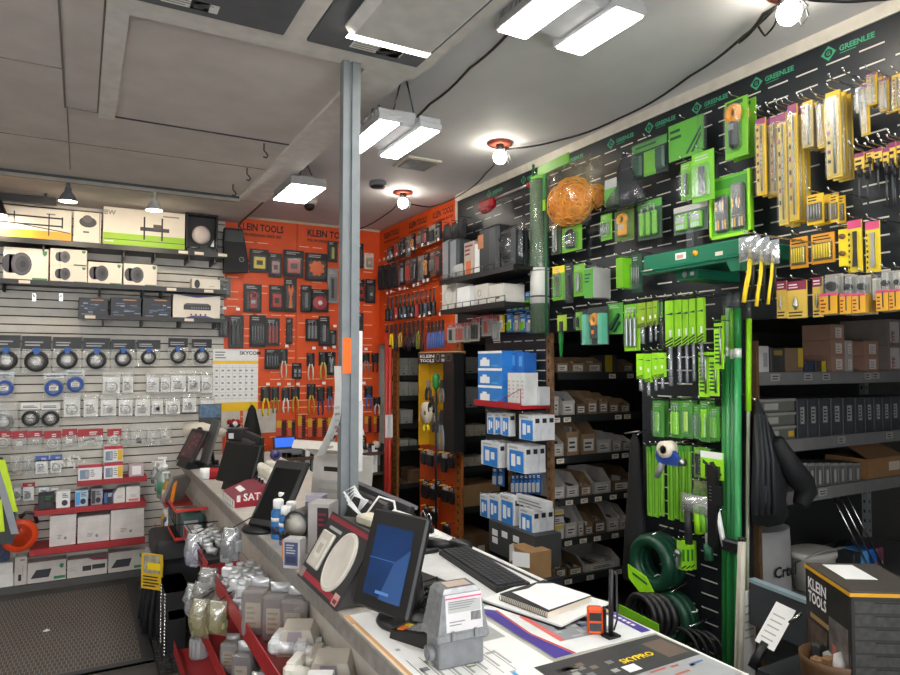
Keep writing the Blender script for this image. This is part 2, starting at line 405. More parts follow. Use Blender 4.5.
def highbay(label,x0,x1,y0,y1,z,chain,strips=2):
 t=thing('hanging_light',label,'ceiling light',((x0+x1)/2,(y0+y1)/2,z),group='led ceiling lights')
 hx,hy=(x1-x0)/2,(y1-y0)/2
 sw=hx*.62 if strips==2 else hx*1.8
 b=MB();b.box(-hx*.4,-hy*.8,.012,hx*.4,hy*.8,.085,FIX,.01)
 for sx in((-1,1)if strips==2 else(0,)):
  cx=sx*(hx-sw/2);b.box(cx-sw/2-.012,-hy-.012,0,cx+sw/2+.012,hy+.012,.03,FIX,.004)
  for k in range(12):b.box(cx-sw/2-.008,-hy+k*hy/6,.03,cx+sw/2+.008,-hy+k*hy/6+.012,.055,FIX)
 b.build('housing',t)
 for sx in((-1,1)if strips==2 else(0,)):
  cx=sx*(hx-sw/2)
  MB().box(cx-sw/2,-hy,-.006,cx+sw/2,hy,-.0005,LED).build('diffuser',t)
 for sy in(-1,1):
  c=MB();top=chain
  for sx in(-1,1):c.tube([(sx*hx*.35,sy*hy*.7,.085),(sx*hx*.1,sy*hy*.7,top)],.004,DSTEEL)
  c.build('chain',t)
 return t
highbay('bright two-strip light nearest the camera at the top of the picture',1.335,1.73,1.70,2.03,2.89,.058)
highbay('bright two-strip light hanging on chains behind the steel post',1.13,1.42,2.66,3.12,2.72,.23)
highbay('bright square one-panel light hanging before the orange back wall',1.15,1.39,4.16,4.62,2.80,.15,1)
for y in(-.1,-1.5):highbay('two-strip ceiling light added as fill behind the camera',1.39,1.80,y-.33,y+.33,2.89,.058)  # extra unseen fixtures, added to brighten the room
for y in(.9,3.0):highbay('two-strip ceiling light added as fill over the customer side, left of the picture',-1.5,-1.1,y-.3,y+.3,2.82,.058)  # more added fixtures out of view, lifting the white wall and counter front
BULB=mat('#fff6e6',.3,emit=55.,noise=0)
for(px,py),lab in(((500,157),'bare lit bulb in red rose over the black wall middle'),((403,203),'bare lit bulb in red rose near the orange corner'),((789,13),'bare lit bulb at the top right of the ceiling')):
 p=onZ(px,py,2.865)
 t=thing('bulb_light',lab,'light bulb',(p.x,p.y,2.95),group='bare bulbs')
 MB().lathe([(.075,-.012),(.07,-.001)],mat('#b0503c',.6)).build('ceiling_rose',t)
 MB().lathe([(.02,-.05),(.024,-.012)],DGREY).build('holder',t)
 MB().ball((0,0,-.085),.04,.04,.042,BULB).build('bulb',t)
 w_=MB()
 for k in range(4):
  a=k*1.7+1;w_.tube([(.02,0,-.03),(.03+.03*cos(a),.03*sin(a),-.06-.02*k),(.05*cos(a),.05*sin(a)-.03,-.1),(.02*cos(a),-.04,-.05)],.003,BLACK,5)
 w_.build('wire_loop',t)
def cable(name,label,pts,r=.005,m=BLACK):
 P=[]
 for i in range(len(pts)-1):
  a,b=Vector(pts[i]),Vector(pts[i+1])
  for k in range(6):
   u=k/6;q=a.lerp(b,u);q.z-=.03*sin(pi*u)*min(1,(b-a).length);P.append(q)
 P.append(Vector(pts[-1]))
 return tag(MB().tube(P,r,m,6).build(name),label,'cable')
zz=2.925
cable('ceiling_cable','black cable running along the ceiling between the bulbs above the black wall',[onZ(505,149,2.93),onZ(560,140,2.92),onZ(620,118,2.92),onZ(690,76,2.92),onZ(745,35,2.92),onZ(775,8,2.93),onZ(786,-6,2.93)],.006)
cable('ceiling_cable','black cable from middle bulb towards the orange corner',[onZ(497,160,2.90),onZ(487,172,2.9),onZ(468,190,2.88),onZ(430,207,2.9),onZ(408,203,2.9)],.005)
cable('ceiling_cable','black cable from corner bulb down towards the back wall',[onZ(400,200,2.9),onZ(388,213,2.9),(2.2,5.9,2.9)],.005)
cable('ceiling_cable','black cable hooked along the ceiling behind the hanging lights',[onZ(520,20,2.94),onZ(470,68,2.94),onZ(430,104,2.94),onZ(405,125,2.94)],.006)
for k,pts in enumerate(([(757,24),(765,36),(774,26),(779,10)],[(779,5),(764,14),(752,30),(739,42)],[(800,-2),(830,1),(870,0),(900,-3)])):
 cable('ceiling_cable',('looped black wire hanging beside the top right bulb','thick black cable bunch tied left of the top right bulb','black cable running right from the top right bulb')[k],[onZ(*p,2.92-.01*k)for p in pts],(.004,.008,.006)[k])
v=thing('ceiling_vent','square slatted air vent in the ceiling','vent',(1.88,3.82,2.95))
MB().box(-.12,-.12,-.014,.12,.12,0,mat('#cfc6b6',.5),.004).build('frame',v)
vm=MB().box(-.095,-.095,-.0145,.095,.095,-.0142,DGREY)
for k in range(8):vm.box(-.095,-.09+k*.024,-.02,.095,-.08+k*.024,-.0146,GREY)
vm.build('louver',v)
d=thing('smoke_detector','dark round smoke detector on the ceiling by the corner bulb','smoke detector',(1.83,4.35,2.95))
MB().lathe([(.06,-.035),(.065,-.02),(.06,-.001)],mat('#77787a',.5)).build('body',d);MB().lathe([(.05,-.045),(.055,-.036)],DGREY).build('grille',d)
d=thing('security_camera','white dome security camera under the ceiling before the orange wall','camera',(1.55,5.06,2.95))
MB().lathe([(.055,-.05),(.065,-.03),(.06,-.001)],mat('#c9c4bb',.5)).build('base',d);MB().ball((0,0,-.06),.042,.042,.04,BLACK).build('dome',d)
for i,(px,py,lab)in enumerate(((264,147,'black ceiling hook nearer the camera, left of the hanging square light'),(247,171,'black ceiling hook nearer the back wall'),(233,187,'black ceiling hook nearest the orange wall'))):
 p=onZ(px,py,2.86)
 tag(MB().tube([(0,0,.02),(0,0,-.02),(.012,0,-.03),(.022,0,-.045),(.012,0,-.06),(-.004,0,-.055)],.004,BLACK).build('ceiling_hook',None,(p.x,p.y,2.86)),lab,'hook')
tr=MB().box(-.9,4.98,2.84,1.0,5.01,2.862,mat('#8d8880',.5)).box(-.9,4.98,2.862,1.0,4.985,2.88,DGREY)
tag(tr.build('track_rail'),'long thin track light rail under the ceiling before the white wall','rail')
tag(MB().box(-1.2,5.56,2.80,-.17,5.6,2.85,BLACK).box(-.9,5.57,2.85,-.88,5.59,2.88,BLACK).box(-.25,5.57,2.85,-.23,5.59,2.88,BLACK).build('track_bar'),'thick black hanging bar at upper left above the top shelf','bar')
def spot(label,px,py,body,lit,aim):
 p=onZ(px,py,2.80)
 t=thing('track_spotlight',label,'spotlight',(p.x,4.995,2.84))
 MB().tube([(0,0,0),(0,0,-.04)],.012,body).build('stem',t)
 h=MB();h.lathe([(.018,-.035),(.022,-.06),(.04,-.085),(.058,-.12),(.06,-.125)],body,n=20);h.build('lamp_shade',t)
 MB().lathe([(.054,-.1255),(.054,-.122)],mat('#fff0d0',.4,emit=14. if lit else .8,noise=0),n=20).build('lens',t)
 if lit:
  L=bpy.data.lights.new('track_spot','SPOT');L.energy=lit*.42;L.color=(1,.83,.62);L.spot_size=1.75;L.spot_blend=.9;L.shadow_soft_size=.04
  lo=bpy.data.objects.new('track_spot',L);COL.objects.link(lo);lo.location=(p.x,5.03,2.70)
  lo.rotation_euler=(Vector(aim)-lo.location).to_track_quat('-Z','Y').to_euler()
 return t
spot('dark grey track spotlight shining above the bracket boxes',68,186,mat('#5d6266',.5),45,(-.1,5.9,2.45))
spot('small white track spotlight above the long white and green box',155,197,mat('#b9b7b2',.4),35,(.6,5.9,2.5))
t=thing('track_spotlight','black track spotlight cut off at the left picture edge','spotlight',(-.52,5.58,2.80));MB().lathe([(.02,0),(.03,-.04),(.055,-.1),(.055,-.105)],BLACK).build('lamp_shade',t);MB().lathe([(.05,-.107),(.05,-.105)],mat('#ffe9c0',.4,emit=14.,noise=0)).build('lens',t)
L=bpy.data.lights.new('track_spot','SPOT');L.energy=12;L.color=(1,.83,.62);L.spot_size=1.9;L.spot_blend=.9;L.shadow_soft_size=.05
lo=bpy.data.objects.new('track_spot',L);COL.objects.link(lo);lo.location=(-.52,5.5,2.66);lo.rotation_euler=(Vector((-.4,5.94,2.4))-lo.location).to_track_quat('-Z','Y').to_euler()
t=thing('steel_post','tall galvanised steel channel post standing on the counter up to the ceiling','post',(.93,2.505,.95))
PST=mat('#7f8588',.5,.3,noise=.06,scale=20)
MB().box(-.036,-.015,0,.036,.015,1.912,PST).box(-.036,-.026,0,-.012,-.015,1.912,PST).box(.002,-.026,0,.036,-.015,1.912,PST).build('channel',t)
SC.view_settings.view_transform='Standard';SC.view_settings.look='None';SC.view_settings.gamma=1;SC.view_settings.exposure=0.22
SC.view_settings.use_curve_mapping=False
wd=bpy.data.worlds.new('world');SC.world=wd;wd.use_nodes=True
wd.node_tree.nodes['Background'].inputs[0].default_value=(.95,.97,1,1);wd.node_tree.nodes['Background'].inputs[1].default_value=6.0
try:
 SC.cycles.use_denoising=True;SC.cycles.transparent_max_bounces=16;SC.cycles.max_bounces=7;SC.cycles.sample_clamp_indirect=6
except Exception:pass
def shelf(name,label,x0,x1,z,yf,m,lip=.03,thick=.02,lipm=None,brackets=(),tags=(),back=None):
 yb=(back or YB)-.008
 t=thing(name,label,'shelf',((x0+x1)/2,yb,z));hx=(x1-x0)/2;D=yb-yf
 MB().box(-hx,-D+.004,-thick,hx,0,0,m).build('board',t)
 fl=MB().box(-hx,-D,-lip,hx,-D+.004,.004,lipm or m).build('front_lip',t)
 for bx in brackets:
  MB().prism([(-.006,-thick),(.006,-thick),(.006,-thick-.05),(-.006,-thick-.05)],-D*.85,0,m).build('bracket',t,(bx-(x0+x1)/2,0,0))
 for tx in tags:
  MB().box(-.035,-D-.002,-.026,.035,-D,-.004,CREAM).build('price_tag',fl,(tx-(x0+x1)/2,0,0))
 return t
def carton(name,label,b,yf,zb,depth,m,art=None,cat='box',group=None,dz=0,rz=0):
 p,w,h,_=fit(b,'Y',yf);h=p.z-zb if zb is not None else h
 z0=zb if zb is not None else p.z-h
 mb=MB();mb.box(-w/2,0,0,w/2,depth,h,m,.002)
 if art:art(mb,w,h)
 return tag(mb.build(name,None,(p.x,yf,z0),(0,0,rz)),label,cat,group)
z1=onY(110,245,5.64).z;z2=onY(110,284.5,5.66).z;z3=onY(150,317,5.7).z
shelf('wall_shelf','black shelf highest on the white slat wall, holding bracket boxes',-1.0,1.03,z1,5.62,BLACK,.035,.03,None,(-.25,.28,.5,.75,.95),(.82,1.0,.7))
shelf('wall_shelf','black second shelf on the white wall holding white camera boxes',-.62,1.04,z2,5.64,BLACK,.032,.02,DGREY,(-.5,.12,.42,.56),(-.36,.62,.9))
shelf('wall_shelf','short black shelf on the white wall holding recorder boxes',-.0+onY(78,318,5.69).x,1.04,z3,5.68,BLACK,.03,.02,DGREY,(.15,.42,.7,.98),(.06,.76))
WARM=mat('#d8d0c2',.55,noise=.02)
def a_bracket(mb,w,h):
 mb.rect(-w/2,0,w/2,h*.3,-.0006,mat('#e09a10',.5,noise=0))
 for x in(.05,.32):mb.rect(w*x-.004,h*.15,w*x+.004,h*.85,-.0012,INK)
 for z in(.45,.7):mb.rect(-w*.08,h*z,w*.43,h*z+.012,-.001,INK)
 for x in(-.08,.42):mb.rect(w*x,h*.42,w*x+.01,h*.78,-.001,INK)
 mb.quad([(-w*.5,-.001,h*.74),(w*.49,-.001,h*.3),(w*.49,-.001,h*.27),(-w*.5,-.001,h*.71)],DGREY)
 mb.lines(w*.3,h*.8,w*.4,h*.9,-.001,GREY,1)
def a_dome(mb,w,h):
 mb.disc(w*.02,h*.68,w*.32,h*.17,-.001,DGREY);mb.disc(0,h*.78,w*.18,h*.12,-.0014,mat('#4a4a4c',.5));mb.lines(-w*.15,h*.32,w*.2,h*.42,-.001,INK,1)
 mb.rect(w*.44,0,w*.46,h,-.001,mat('#5a4a8a',.5))
def a_tvmount(mb,w,h):
 mb.rect(-w/2,0,w/2,h*.34,-.0006,mat('#8cb81a',.5,noise=0));mb.text('BW',-w*.42,h*.8,-.001,h*.12,mat('#8a8878',.5),'c')
 mb.rect(-w*.06,h*.45,w*.3,h*.55,-.001,DGREY);mb.rect(w*.1,h*.5,w*.2,h*.64,-.0012,mat('#46423e',.5))
 for x in(-.02,.2):mb.rect(w*x,h*.22,w*x+.012,h*.82,-.0014,INK)
 mb.lines(w*.22,h*.84,w*.46,h*.92,-.001,GREY,1);mb.rect(-w/2,h*.17,w/2,h*.185,-.001,INK);mb.lines(-w*.48,h*.1,-w*.3,h*.15,-.001,WHITE,1)
def a_cam(mb,w,h,big=.36):
 r=h*big;cx=-w*.1;q=mat('#2c2c32',.4)
 mb.disc(cx-r*.9,h*.5,r*.5,r*.8,-.0008,q);mb.rect(cx-r*.9,h*.5-r*.8,cx,h*.5+r*.8,-.0008,q)
 mb.disc(cx,h*.5,r*.75,r,-.001,mat('#43434a',.4));mb.disc(cx+r*.05,h*.5,r*.5,r*.7,-.0014,q);mb.disc(cx+r*.1,h*.5,r*.22,r*.3,-.0018,BLACK)
 g=mat('#2e7a4c',.5)
 mb.quad([(w*.36,-.001,h*.94),(w*.36,-.001,h*.84),(w*.41,-.001,h*.76),(w*.46,-.001,h*.84),(w*.46,-.001,h*.94)],g)
 mb.rect(w*.14,0,w*.48,h*.09,-.001,g)
carton('bracket_box','white box with orange band and television bracket picture, top shelf far left',(-62,205,71.5,238),5.66,z1,.2,WARM,a_bracket)
carton('camera_box','small white box with dark dome camera picture on the top shelf',(73.5,212,101,240),5.66,z1,.16,WARM,a_dome)
carton('bracket_box','long white and green box with wall mount picture on the top shelf',(103,210,185,247),5.66,z1,.2,WARM,a_tvmount)
t=thing('globe_lamp_box','black open box showing a round white globe lamp, top shelf right end','lamp box',onY(202,251,5.66));t.location.z=z1
p,w,h,_=fit((187,214,219,251),'Y',5.66);h=p.z-z1
m_=MB().box(-w/2,.1,0,w/2,.2,h,BLACK).box(-w/2,0,0,-w/2+.012,.1,h,BLACK).box(w/2-.012,0,0,w/2,.1,h,BLACK).box(-w/2,0,h-.012,w/2,.1,h,BLACK).box(-w/2,0,0,w/2,.1,.03,BLACK)
m_.build('carton',t);MB().ball((0,.05,h*.48),w*.3,.048,w*.31,mat('#c9beb8',.35)).build('globe',t)
mb=MB().lathe([(.05,.03),(.05,.04)],CHROME,(-.06,.03,0));mb.quad([(w*.3,.06,h*.2),(w*.42,.06,h*.2),(w*.42,.06,h*.4)],PAPER);mb.build('mounting_foot',t)
for b,lab in(((3,248,48.5,282),'largest white camera box on the second shelf, far left'),((122-34,262.5,122,284.5),'white camera box on the second shelf right of the two stacked ones'),((123.5,264,157,286.5),'white camera box rightmost of the large ones on second shelf')):
 carton('camera_box',lab,b,5.68,z2,.15,WARM,a_cam,group='white camera boxes')
zm=onY(68,265.5,5.68).z
carton('camera_box','lower of two stacked half-height white camera boxes on second shelf',(50,265.5,87,283),5.68,z2,.15,WARM,a_cam,group='white camera boxes')
carton('camera_box','upper of two stacked half-height white camera boxes on second shelf',(50,249,87,265.3),5.68,zm+.001,.15,WARM,a_cam,group='white camera boxes')
carton('camera_box','low small white camera box alone at right end of second shelf',(192,279,220,291),5.68,z2,.12,WARM,lambda mb,w,h:(mb.disc(-w*.32,h*.5,w*.1,h*.4,-.001,DGREY),mb.rect(w*.1,h*.3,w*.3,h*.34,-.001,GREY)))
def a_night(mb,w,h):
 r=random.Random(int(w*1e5))
 for i in range(14):
  x=-w/2+w*r.random()*.9;z=h*(.12+.6*r.random());mb.rect(x,z,min(w/2,x+w*(.08+.25*r.random())),z+h*.05,-.0006-i*1e-5,(mat('#2d4160',.4),mat('#8fa3bd',.4),mat('#1d2c46',.4),mat('#54708f',.4))[i%4])
 mb.rect(-w*.1,h*.86,w*.35,h*.92,-.001,mat('#b0784a',.5));mb.lines(-w*.4,h*.04,w*.1,h*.1,-.001,LGREY,1)
for i,b in enumerate(((78.5,298,108,316),(110.5,298,141,318),(142.5,298,171,319))):
 carton('recorder_box',('dark blue recorder box at left end of the short black shelf','dark blue recorder box in middle of the short black shelf','dark blue recorder box beside the white network switch box')[i],b,5.72,z3,.17,mat('#15181f',.4),a_night,group='dark recorder boxes')
def a_switch(mb,w,h):
 P2=mat('#4a4878',.5)
 mb.quad([(-w/2,-.0006,h),(w/2,-.0006,h),(0,-.0006,h*.88)],P2);mb.quad([(-w*.28,-.0006,0),(w*.42,-.0006,0),(w*.2,-.0006,h*.12),(-w*.1,-.0006,h*.12)],P2)
 mb.rect(-w*.28,h*.36,w*.3,h*.56,-.001,DGREY);mb.quad([(-w*.28,-.001,h*.56),(w*.3,-.001,h*.56),(w*.24,-.001,h*.64),(-w*.22,-.001,h*.64)],mat('#55525a',.5))
 for k in range(8):mb.rect(-w*.12+k*w*.05,h*.42,-w*.09+k*w*.05,h*.48,-.0014,GREY)
 for k in range(4):mb.disc(-w*.12+k*w*.1,h*.16,.008,.008,-.0014,MAROON,8)
carton('network_switch_box','white and purple box with network switch picture on short black shelf',(173,295,220,321),5.7,z3,.17,WARM,a_switch)
for px,n in((34,'left'),(61,'right')):
 p=onY(px,297,5.9);t=thing('peg_hook',f'empty slat wall hook under the second shelf, {n} of the two','hook',(p.x,YB-.007,p.z),(0,0,0),'empty slat wall hooks')
 MB().box(-.012,-.006,-.03,.012,0,.03,CHROME).build('backplate',t);MB().tube([(0,0,.01),(0,-.08,0),(0,-.09,.012)],.004,CHROME).build('prong',t)
YH=5.86
def hook_for(t,w,y=None,L=.07,m=CHROME,z=-.012):
 return MB().tube([(0,L,z+.004),(0,.004,z),(0,-.012,z+.004)],.0025,m,5).build('hanger',t)
def coilbag(t,w,h,hdr=BLACK,coil=BLACK,tie=BLUE,hh=.3,label=True,th=.05,frac=.46):
 H=h*hh;mb=MB().box(-w/2,.016,-H,w/2,.02,0,hdr)
 mb.lines(-w*.4,-H*.8,w*.42,-H*.35,.0155,LGREY if hdr is BLACK else INK,2);mb.build('header_card',t)
 R=min(w,h-H)*frac*.8;cz=-H-(h-H)*.5;cb=MB()
 for k in range(4):cb.ring((.003*(k%2),.012+.009*k,cz+.002*k),R*(1-.12*(k%3))*.84,R*.21,coil,n=20,k=6)
 cb.build('cable_coil',t)
 if tie:MB().prism([(-R*.35,cz+R*1.35),(R*.35,cz+R*1.35),(R*.22,cz+R*.75),(-R*.2,cz+R*.7)],-.004,.012,tie).build('cable_tie',t)
 if label:MB().box(-R*.5,-.006,cz-R*.3,R*.5,-.004,cz+R*.25,PAPER).lines(-R*.4,cz-R*.2,R*.4,cz+R*.2,-.0065,INK,2).build('paper_label',t)
 MB().pillow(-w/2,-h,w/2,-H*.9,.05,th,FOG).build('clear_bag',t)
def row(boxes,name,cat,fmt,group,fn,plane='Y',c=YH,**kw):
 n=len(boxes);out=[]
 for i,b in enumerate(boxes):
  p,w,h,rot=fit(b,plane,c)
  t=thing(name,fmt%nth(i,n),cat,p,rot,group);fn(t,w,h,i)if not kw else fn(t,w,h,**kw);out.append(t)
 return out
CB=[(-9,335,20,373),(21.5,336,51,374),(52.5,337,81.5,371),(83,338,110,371),(111,339.5,135.5,368),(137,340,160.5,366),(168.5,338,188,365),(192,339,212,365)]
row(CB,'cable_pack','cable','black cable coil with blue tie under black header, %s in its row','black cable packs',lambda t,w,h,i:coilbag(t,w,h,BLACK,BLACK,BLUE,.34,False,frac=.5))
row([(-6,372,14,399),(43.5,373,64,398),(66,370,84.5,394)],'cable_pack','cable','bright blue cable coil in clear bag, %s of the blue ones','blue cable packs',lambda t,w,h,i:coilbag(t,w,h,CLEAR,mat('#2a55a8',.5),None,.2,True,frac=.55))
row([(20.5,403,40,428),(41,403,60,428)],'cable_pack','cable','black coil bag with white header, %s of the pair','white header cable packs',lambda t,w,h,i:coilbag(t,w,h,PAPER,BLACK,None,.26,False,frac=.56))
def pouch(t,w,h,i=0,body=None,contents=None,hdr=None,card=True,hh=.16):
 r=random.Random(int(w*1e6)+i);body=body or FOG
 if hdr is not None:
  mb=MB().box(-w/2,.012,-h*hh,w/2,.016,0,hdr);mb.lines(-w*.05,-h*hh*.8,w*.4,-h*hh*.3,.0115,PAPER,2,r);mb.build('header_card',t)
 if card:
  mb=MB().box(-w*.44,.012,-h*.94,w*.44,.015,-h*.22,mat('#f4f4f2',.6,noise=0))
  mb.rect(-w*.34,-h*.5,w*.1,-h*.44,.0115,mat('#5a6a90',.5));mb.lines(-w*.34,-h*.85,w*.34,-h*.55,.0115,LGREY,4,r);mb.build('insert_card',t)
 cm=MB();cc=contents or LGREY
 R=w*.3
 if i%3==0:cm.ring((0,.01,-h*.65),R,.005,cc,n=16,k=5);cm.box(-.01,.002,-h*.8,.012,.015,-h*.7,cc)
 elif i%3==1:cm.box(-w*.25,0,-h*.8,w*.2,.014,-h*.55,cc,.004);cm.box(-w*.1,-.004,-h*.55,w*.1,.012,-h*.45,mat('#8f8f8c',.4))
 else:
  for k in range(5):cm.box(-w*.3+r.random()*w*.4,0,-h*(.55+.3*r.random()),-w*.1+r.random()*w*.4,.014,-h*(.5+.02*k),cc)
 cm.build('contents',t)
 MB().pillow(-w/2,-h,w/2,0 if hdr is None else-h*hh*.8,.035,.04,body).build('clear_bag',t)
row([(102,372,121,395),(122,372,134,394),(146,373,160,393),(160.5,373,171,393),(170.5,371,187,393),(187.5,371,201,393),(201.5,372,213,394)],'accessory_pouch','pouch','white wall plate pouch, %s in the row under black cables','white pouches upper row',pouch)
row([(63,394,81,418),(83,394,99,418),(100,395,117,417),(118,395,133.5,417),(134.5,395,151,417),(151.5,397,164,415),(165,397,181,415),(182,394,197,413),(200,396,215,416)],'accessory_pouch','pouch','white wall plate pouch, %s in the second pouch row','white pouches lower row',pouch)
tag(MB().pillow(-.09,-.24,.09,0,.06,.06,FOG).ring((0,.03,-.15),.05,.016,DGREY).build('accessory_pouch',None,fit((-6,402,12,431),'Y',YH)[0]),'clear bag with dark coil at left picture edge of white wall','pouch')
RL=mat('#a5202c',.5)
row([(-6,431,11,449),(12,431,27,450),(28,431,42,447),(44,431,61,450),(62,429,77,447),(78,429,103,447),(107,429,121.5,446)],'fittings_bag','bag','clear fittings bag with red header, %s in the red row','red header fittings bags',lambda t,w,h,i:pouch(t,w,h,i,FOG,WHITE,RL,False,.42))
row([(122.5,425,130.5,447),(131,429,146,446),(147,428,160,446),(160.5,427,172,444)],'fittings_bag','bag','bulging bag of white clips right of red headers, %s of four','white clip bags',lambda t,w,h,i:pouch(t,w,h,2,FOG,PAPER,None,False))
row([(9,456,22,476),(23,455,34,474),(35,456,48.5,475),(50,455,62,474)],'fittings_bag','bag','clear bag of small parts, %s in the row below red headers','small part bags',lambda t,w,h,i:pouch(t,w,h,i,FOG,LGREY,mat('#3a64a8',.5)if i>1 else None,i>1,.3))
t=thing('clip_cluster','loose spiky cluster of white plastic clips above upper red shelf','clips',onY(72,456,YH));cm=MB()
for k in range(46):a=rnd.random()*6.28;q=rnd.random()**.5;cm.box(.085*q*cos(a)-.006,.01*k/46,-.05+.05*q*sin(a)-.005,.085*q*cos(a)+.006,.012+.02*rnd.random(),-.05+.05*q*sin(a)+.008,PAPER)
cm.build('clip_bunch',t);hook_for(t,.1)
row([(13,484,21,502),(22,483,34.5,502),(38,485,50,497),(50.5,486,60,497)],'card_pack','pack','small white card pack behind the orange reel, %s of four','small card packs',lambda t,w,h,i:pouch(t,w,h,i,CLEAR,LGREY,RL if i==1 else None,True,.22))
za,zb_,zc,zd=onY(112,479,5.72).z,onY(92,506,5.68).z,onY(92,543,5.66).z,.05
X_=lambda px,py,y:onY(px,py,y).x
shelf('red_shelf','short upper red shelf on the white wall with screen protector boxes',X_(77,482,5.71),X_(147,480,5.71),za,5.71,RED,.035)
shelf('red_shelf','middle red shelf on the white wall holding thin upright boxes',X_(33,510,5.66),X_(146,506,5.66),zb_,5.66,RED,.035)
shelf('red_shelf','lower red shelf on the white wall holding three big white boxes',X_(30,548,5.63),X_(145,540,5.63),zc,5.63,RED,.04)
def a_red(mb,w,h):
 mb.rect(-w/2,h*.8,w/2,h,-.0006,mat('#b82838',.5));mb.rect(-w*.42,h*.1,-w*.05,h*.68,-.001,mat('#7f93ad',.5));mb.rect(-w*.2,h*.2,-w*.02,h*.6,-.0014,LGREY)
 mb.lines(w*.02,h*.2,w*.22,h*.7,-.001,GREY,4)
def a_redy(mb,w,h):a_red(mb,w,h);mb.rect(w*.22,h*.08,w*.48,h*.76,-.0016,YELLOW)
zz2=onY(113,462,5.74).z
carton('adapter_box','wide red topped white box on the upper red shelf, left end',(78,464.5,102,482),5.74,za,.12,PAPER,a_red)
carton('adapter_box','lower of two stacked red, white and yellow boxes on red shelf',(104,462.5,123,481),5.74,za,.12,PAPER,a_redy,group='red white yellow boxes')
carton('adapter_box','upper of two stacked red, white and yellow boxes on red shelf',(104,446,123,462),5.74,zz2+.001,.12,PAPER,a_redy,group='red white yellow boxes')
carton('adapter_box','small pinkish clear box at right end of the upper red shelf',(129,464,144,478),5.76,za,.09,mat('#c3aab0',.5),lambda mb,w,h:mb.rect(-w*.3,h*.15,w*.3,h*.85,-.001,PAPER))
def a_v(c1,c2,txt=None):
 def f(mb,w,h):
  mb.rect(-w*.45,h*.1,-w*.12,h*.9,-.0008,c1)
  if txt:mb.text(txt,-w*.28,h*.2,-.0014,h*.12,c2,'c',None,pi/2)
  mb.disc(w*.12,h*.3,w*.22,h*.18,-.001,DGREY);mb.lines(-w*.05,h*.6,w*.42,h*.9,-.001,c2,3)
 return f
Z=PAPER
for b,m,art,lab in(((38,494,54,508.5),BLACK,a_v(DGREY,GREEN),'black box at left end of the middle red shelf'),((56,491.5,70,508),Z,a_v(PAPER,INK),'white box with black print, second on the middle red shelf'),((75,490.5,88,507),mat('#a9c4d8',.5),a_v(LBLUE,INK),'light blue and white box on the middle red shelf'),((91,489,102.5,506.5),mat('#9a96a0',.5),a_v(mat('#3a3a44',.5),INK),'grey box between the light blue and dark blue boxes'),((103.5,492,113,505.5),mat('#2a3a5c',.5),a_v(mat('#41659c',.5),PAPER),'small dark blue box on the middle red shelf')):
 carton('thin_box',lab,b,5.71,zb_,.1,m,art)
for i,b in enumerate(((113.5,488,125,505),(126,486.5,140,504.5))):
 p,w,h,_=fit(b,'Y',5.71);h=p.z-zb_;mb=MB().prism([(-w/2,0),(w/2,0),(w/2,h),(-w*(.1 if i==0 else .5),h),(-w/2,h*(.6 if i==0 else 1))],0,.1,WHITE);mb.lines(-w*.2,h*.3,w*.4,h*.5,-.001,LGREY,3)
 if i:mb.rect(-w*.3,h*.05,w*.4,h*.2,-.001,mat('#c87878',.5))
 tag(mb.build('thin_box',None,(p.x,5.71,zb_)),('white box with slanted corner on the middle red shelf','plain white box at right end of the middle red shelf')[i],'box')
def a_plain(mb,w,h):
 mb.rect(-w/2,h*.72,w/2,h*.725,-.0008,LGREY);mb.lines(-w*.2,h*.22,0,h*.38,-.001,GREY,3);mb.disc(w*.1,h*.24,.01,.012,-.001,GREY,8)
for i,b in enumerate(((49.5,515,76,547),(77.5,516,109.5,543),(110.5,509,144,540))):
 carton('white_carton',('tall white carton at left on the lower red shelf','middle white carton on the lower red shelf','widest white carton at right on the lower red shelf')[i],b,5.68,zc+.001,.22,mat('#cfc9c4',.6),a_plain,group='white cartons')
def a_rec(mb,w,h):
 mb.quad([(-w*.42,-.001,h*.22),(w*.05,-.001,h*.22),(w*.12,-.001,h*.62),(-w*.28,-.001,h*.62)],mat('#2a2a30',.5));g=mat('#2e7a4c',.5);mb.rect(w*.18,h*.08,w*.48,h*.22,-.001,g);mb.disc(w*.38,h*.7,w*.06,h*.12,-.001,g,8)
def a_rec2(mb,w,h):
 mb.quad([(0,-.0008,h),(w/2,-.0008,h),(w/2,-.0008,h*.8),(w*.15,-.0008,h*.85)],MAROON);mb.rect(-w*.12,h*.3,w*.1,h*.58,-.001,DGREY);mb.rect(w*.12,h*.35,w*.45,h*.6,-.001,DGREY);mb.lines(-w*.46,h*.35,-w*.2,h*.6,-.001,LGREY,3)
sb=MB().box(-1.2,5.76,0,.55,5.93,.05,mat('#4a4a48',.6));tag(sb.build('base_deck'),'low dark grey base deck at foot of white slat wall','base')
WB=mat('#c4bdb6',.6)
carton('recorder_box','white box with dark recorder and green mark on the base deck',(27.5,561,66,586),5.78,zd,.12,WB,a_rec)
carton('recorder_box','white and maroon box with two dark recorders on the base deck',(67,558,107,581),5.78,zd,.12,WB,a_rec2)
carton('recorder_box','white box with black slanted recorder, right end of the base deck',(108,551,146,575),5.78,zd,.12,WB,a_rec)
carton('upright_box','narrow upright white box on base deck beside flat white boxes',(14.5,557,27,588),5.78,zd,.12,WB,lambda mb,w,h:(mb.rect(-w*.2,h*.15,w*.05,h*.38,-.001,INK),mb.rect(-w*.05,h*.85,w*.3,h*.92,-.001,GREY),mb.rect(w*.12,h*.3,w*.2,h*.7,-.001,LGREY)))
zf=zd+(onY(5,575,5.78).z-onY(5,588,5.78).z)
carton('flat_box','lower flat white box at left end of the base deck',(-20,575,13.5,590),5.78,zd,.12,WHITE,None,group='flat white boxes')
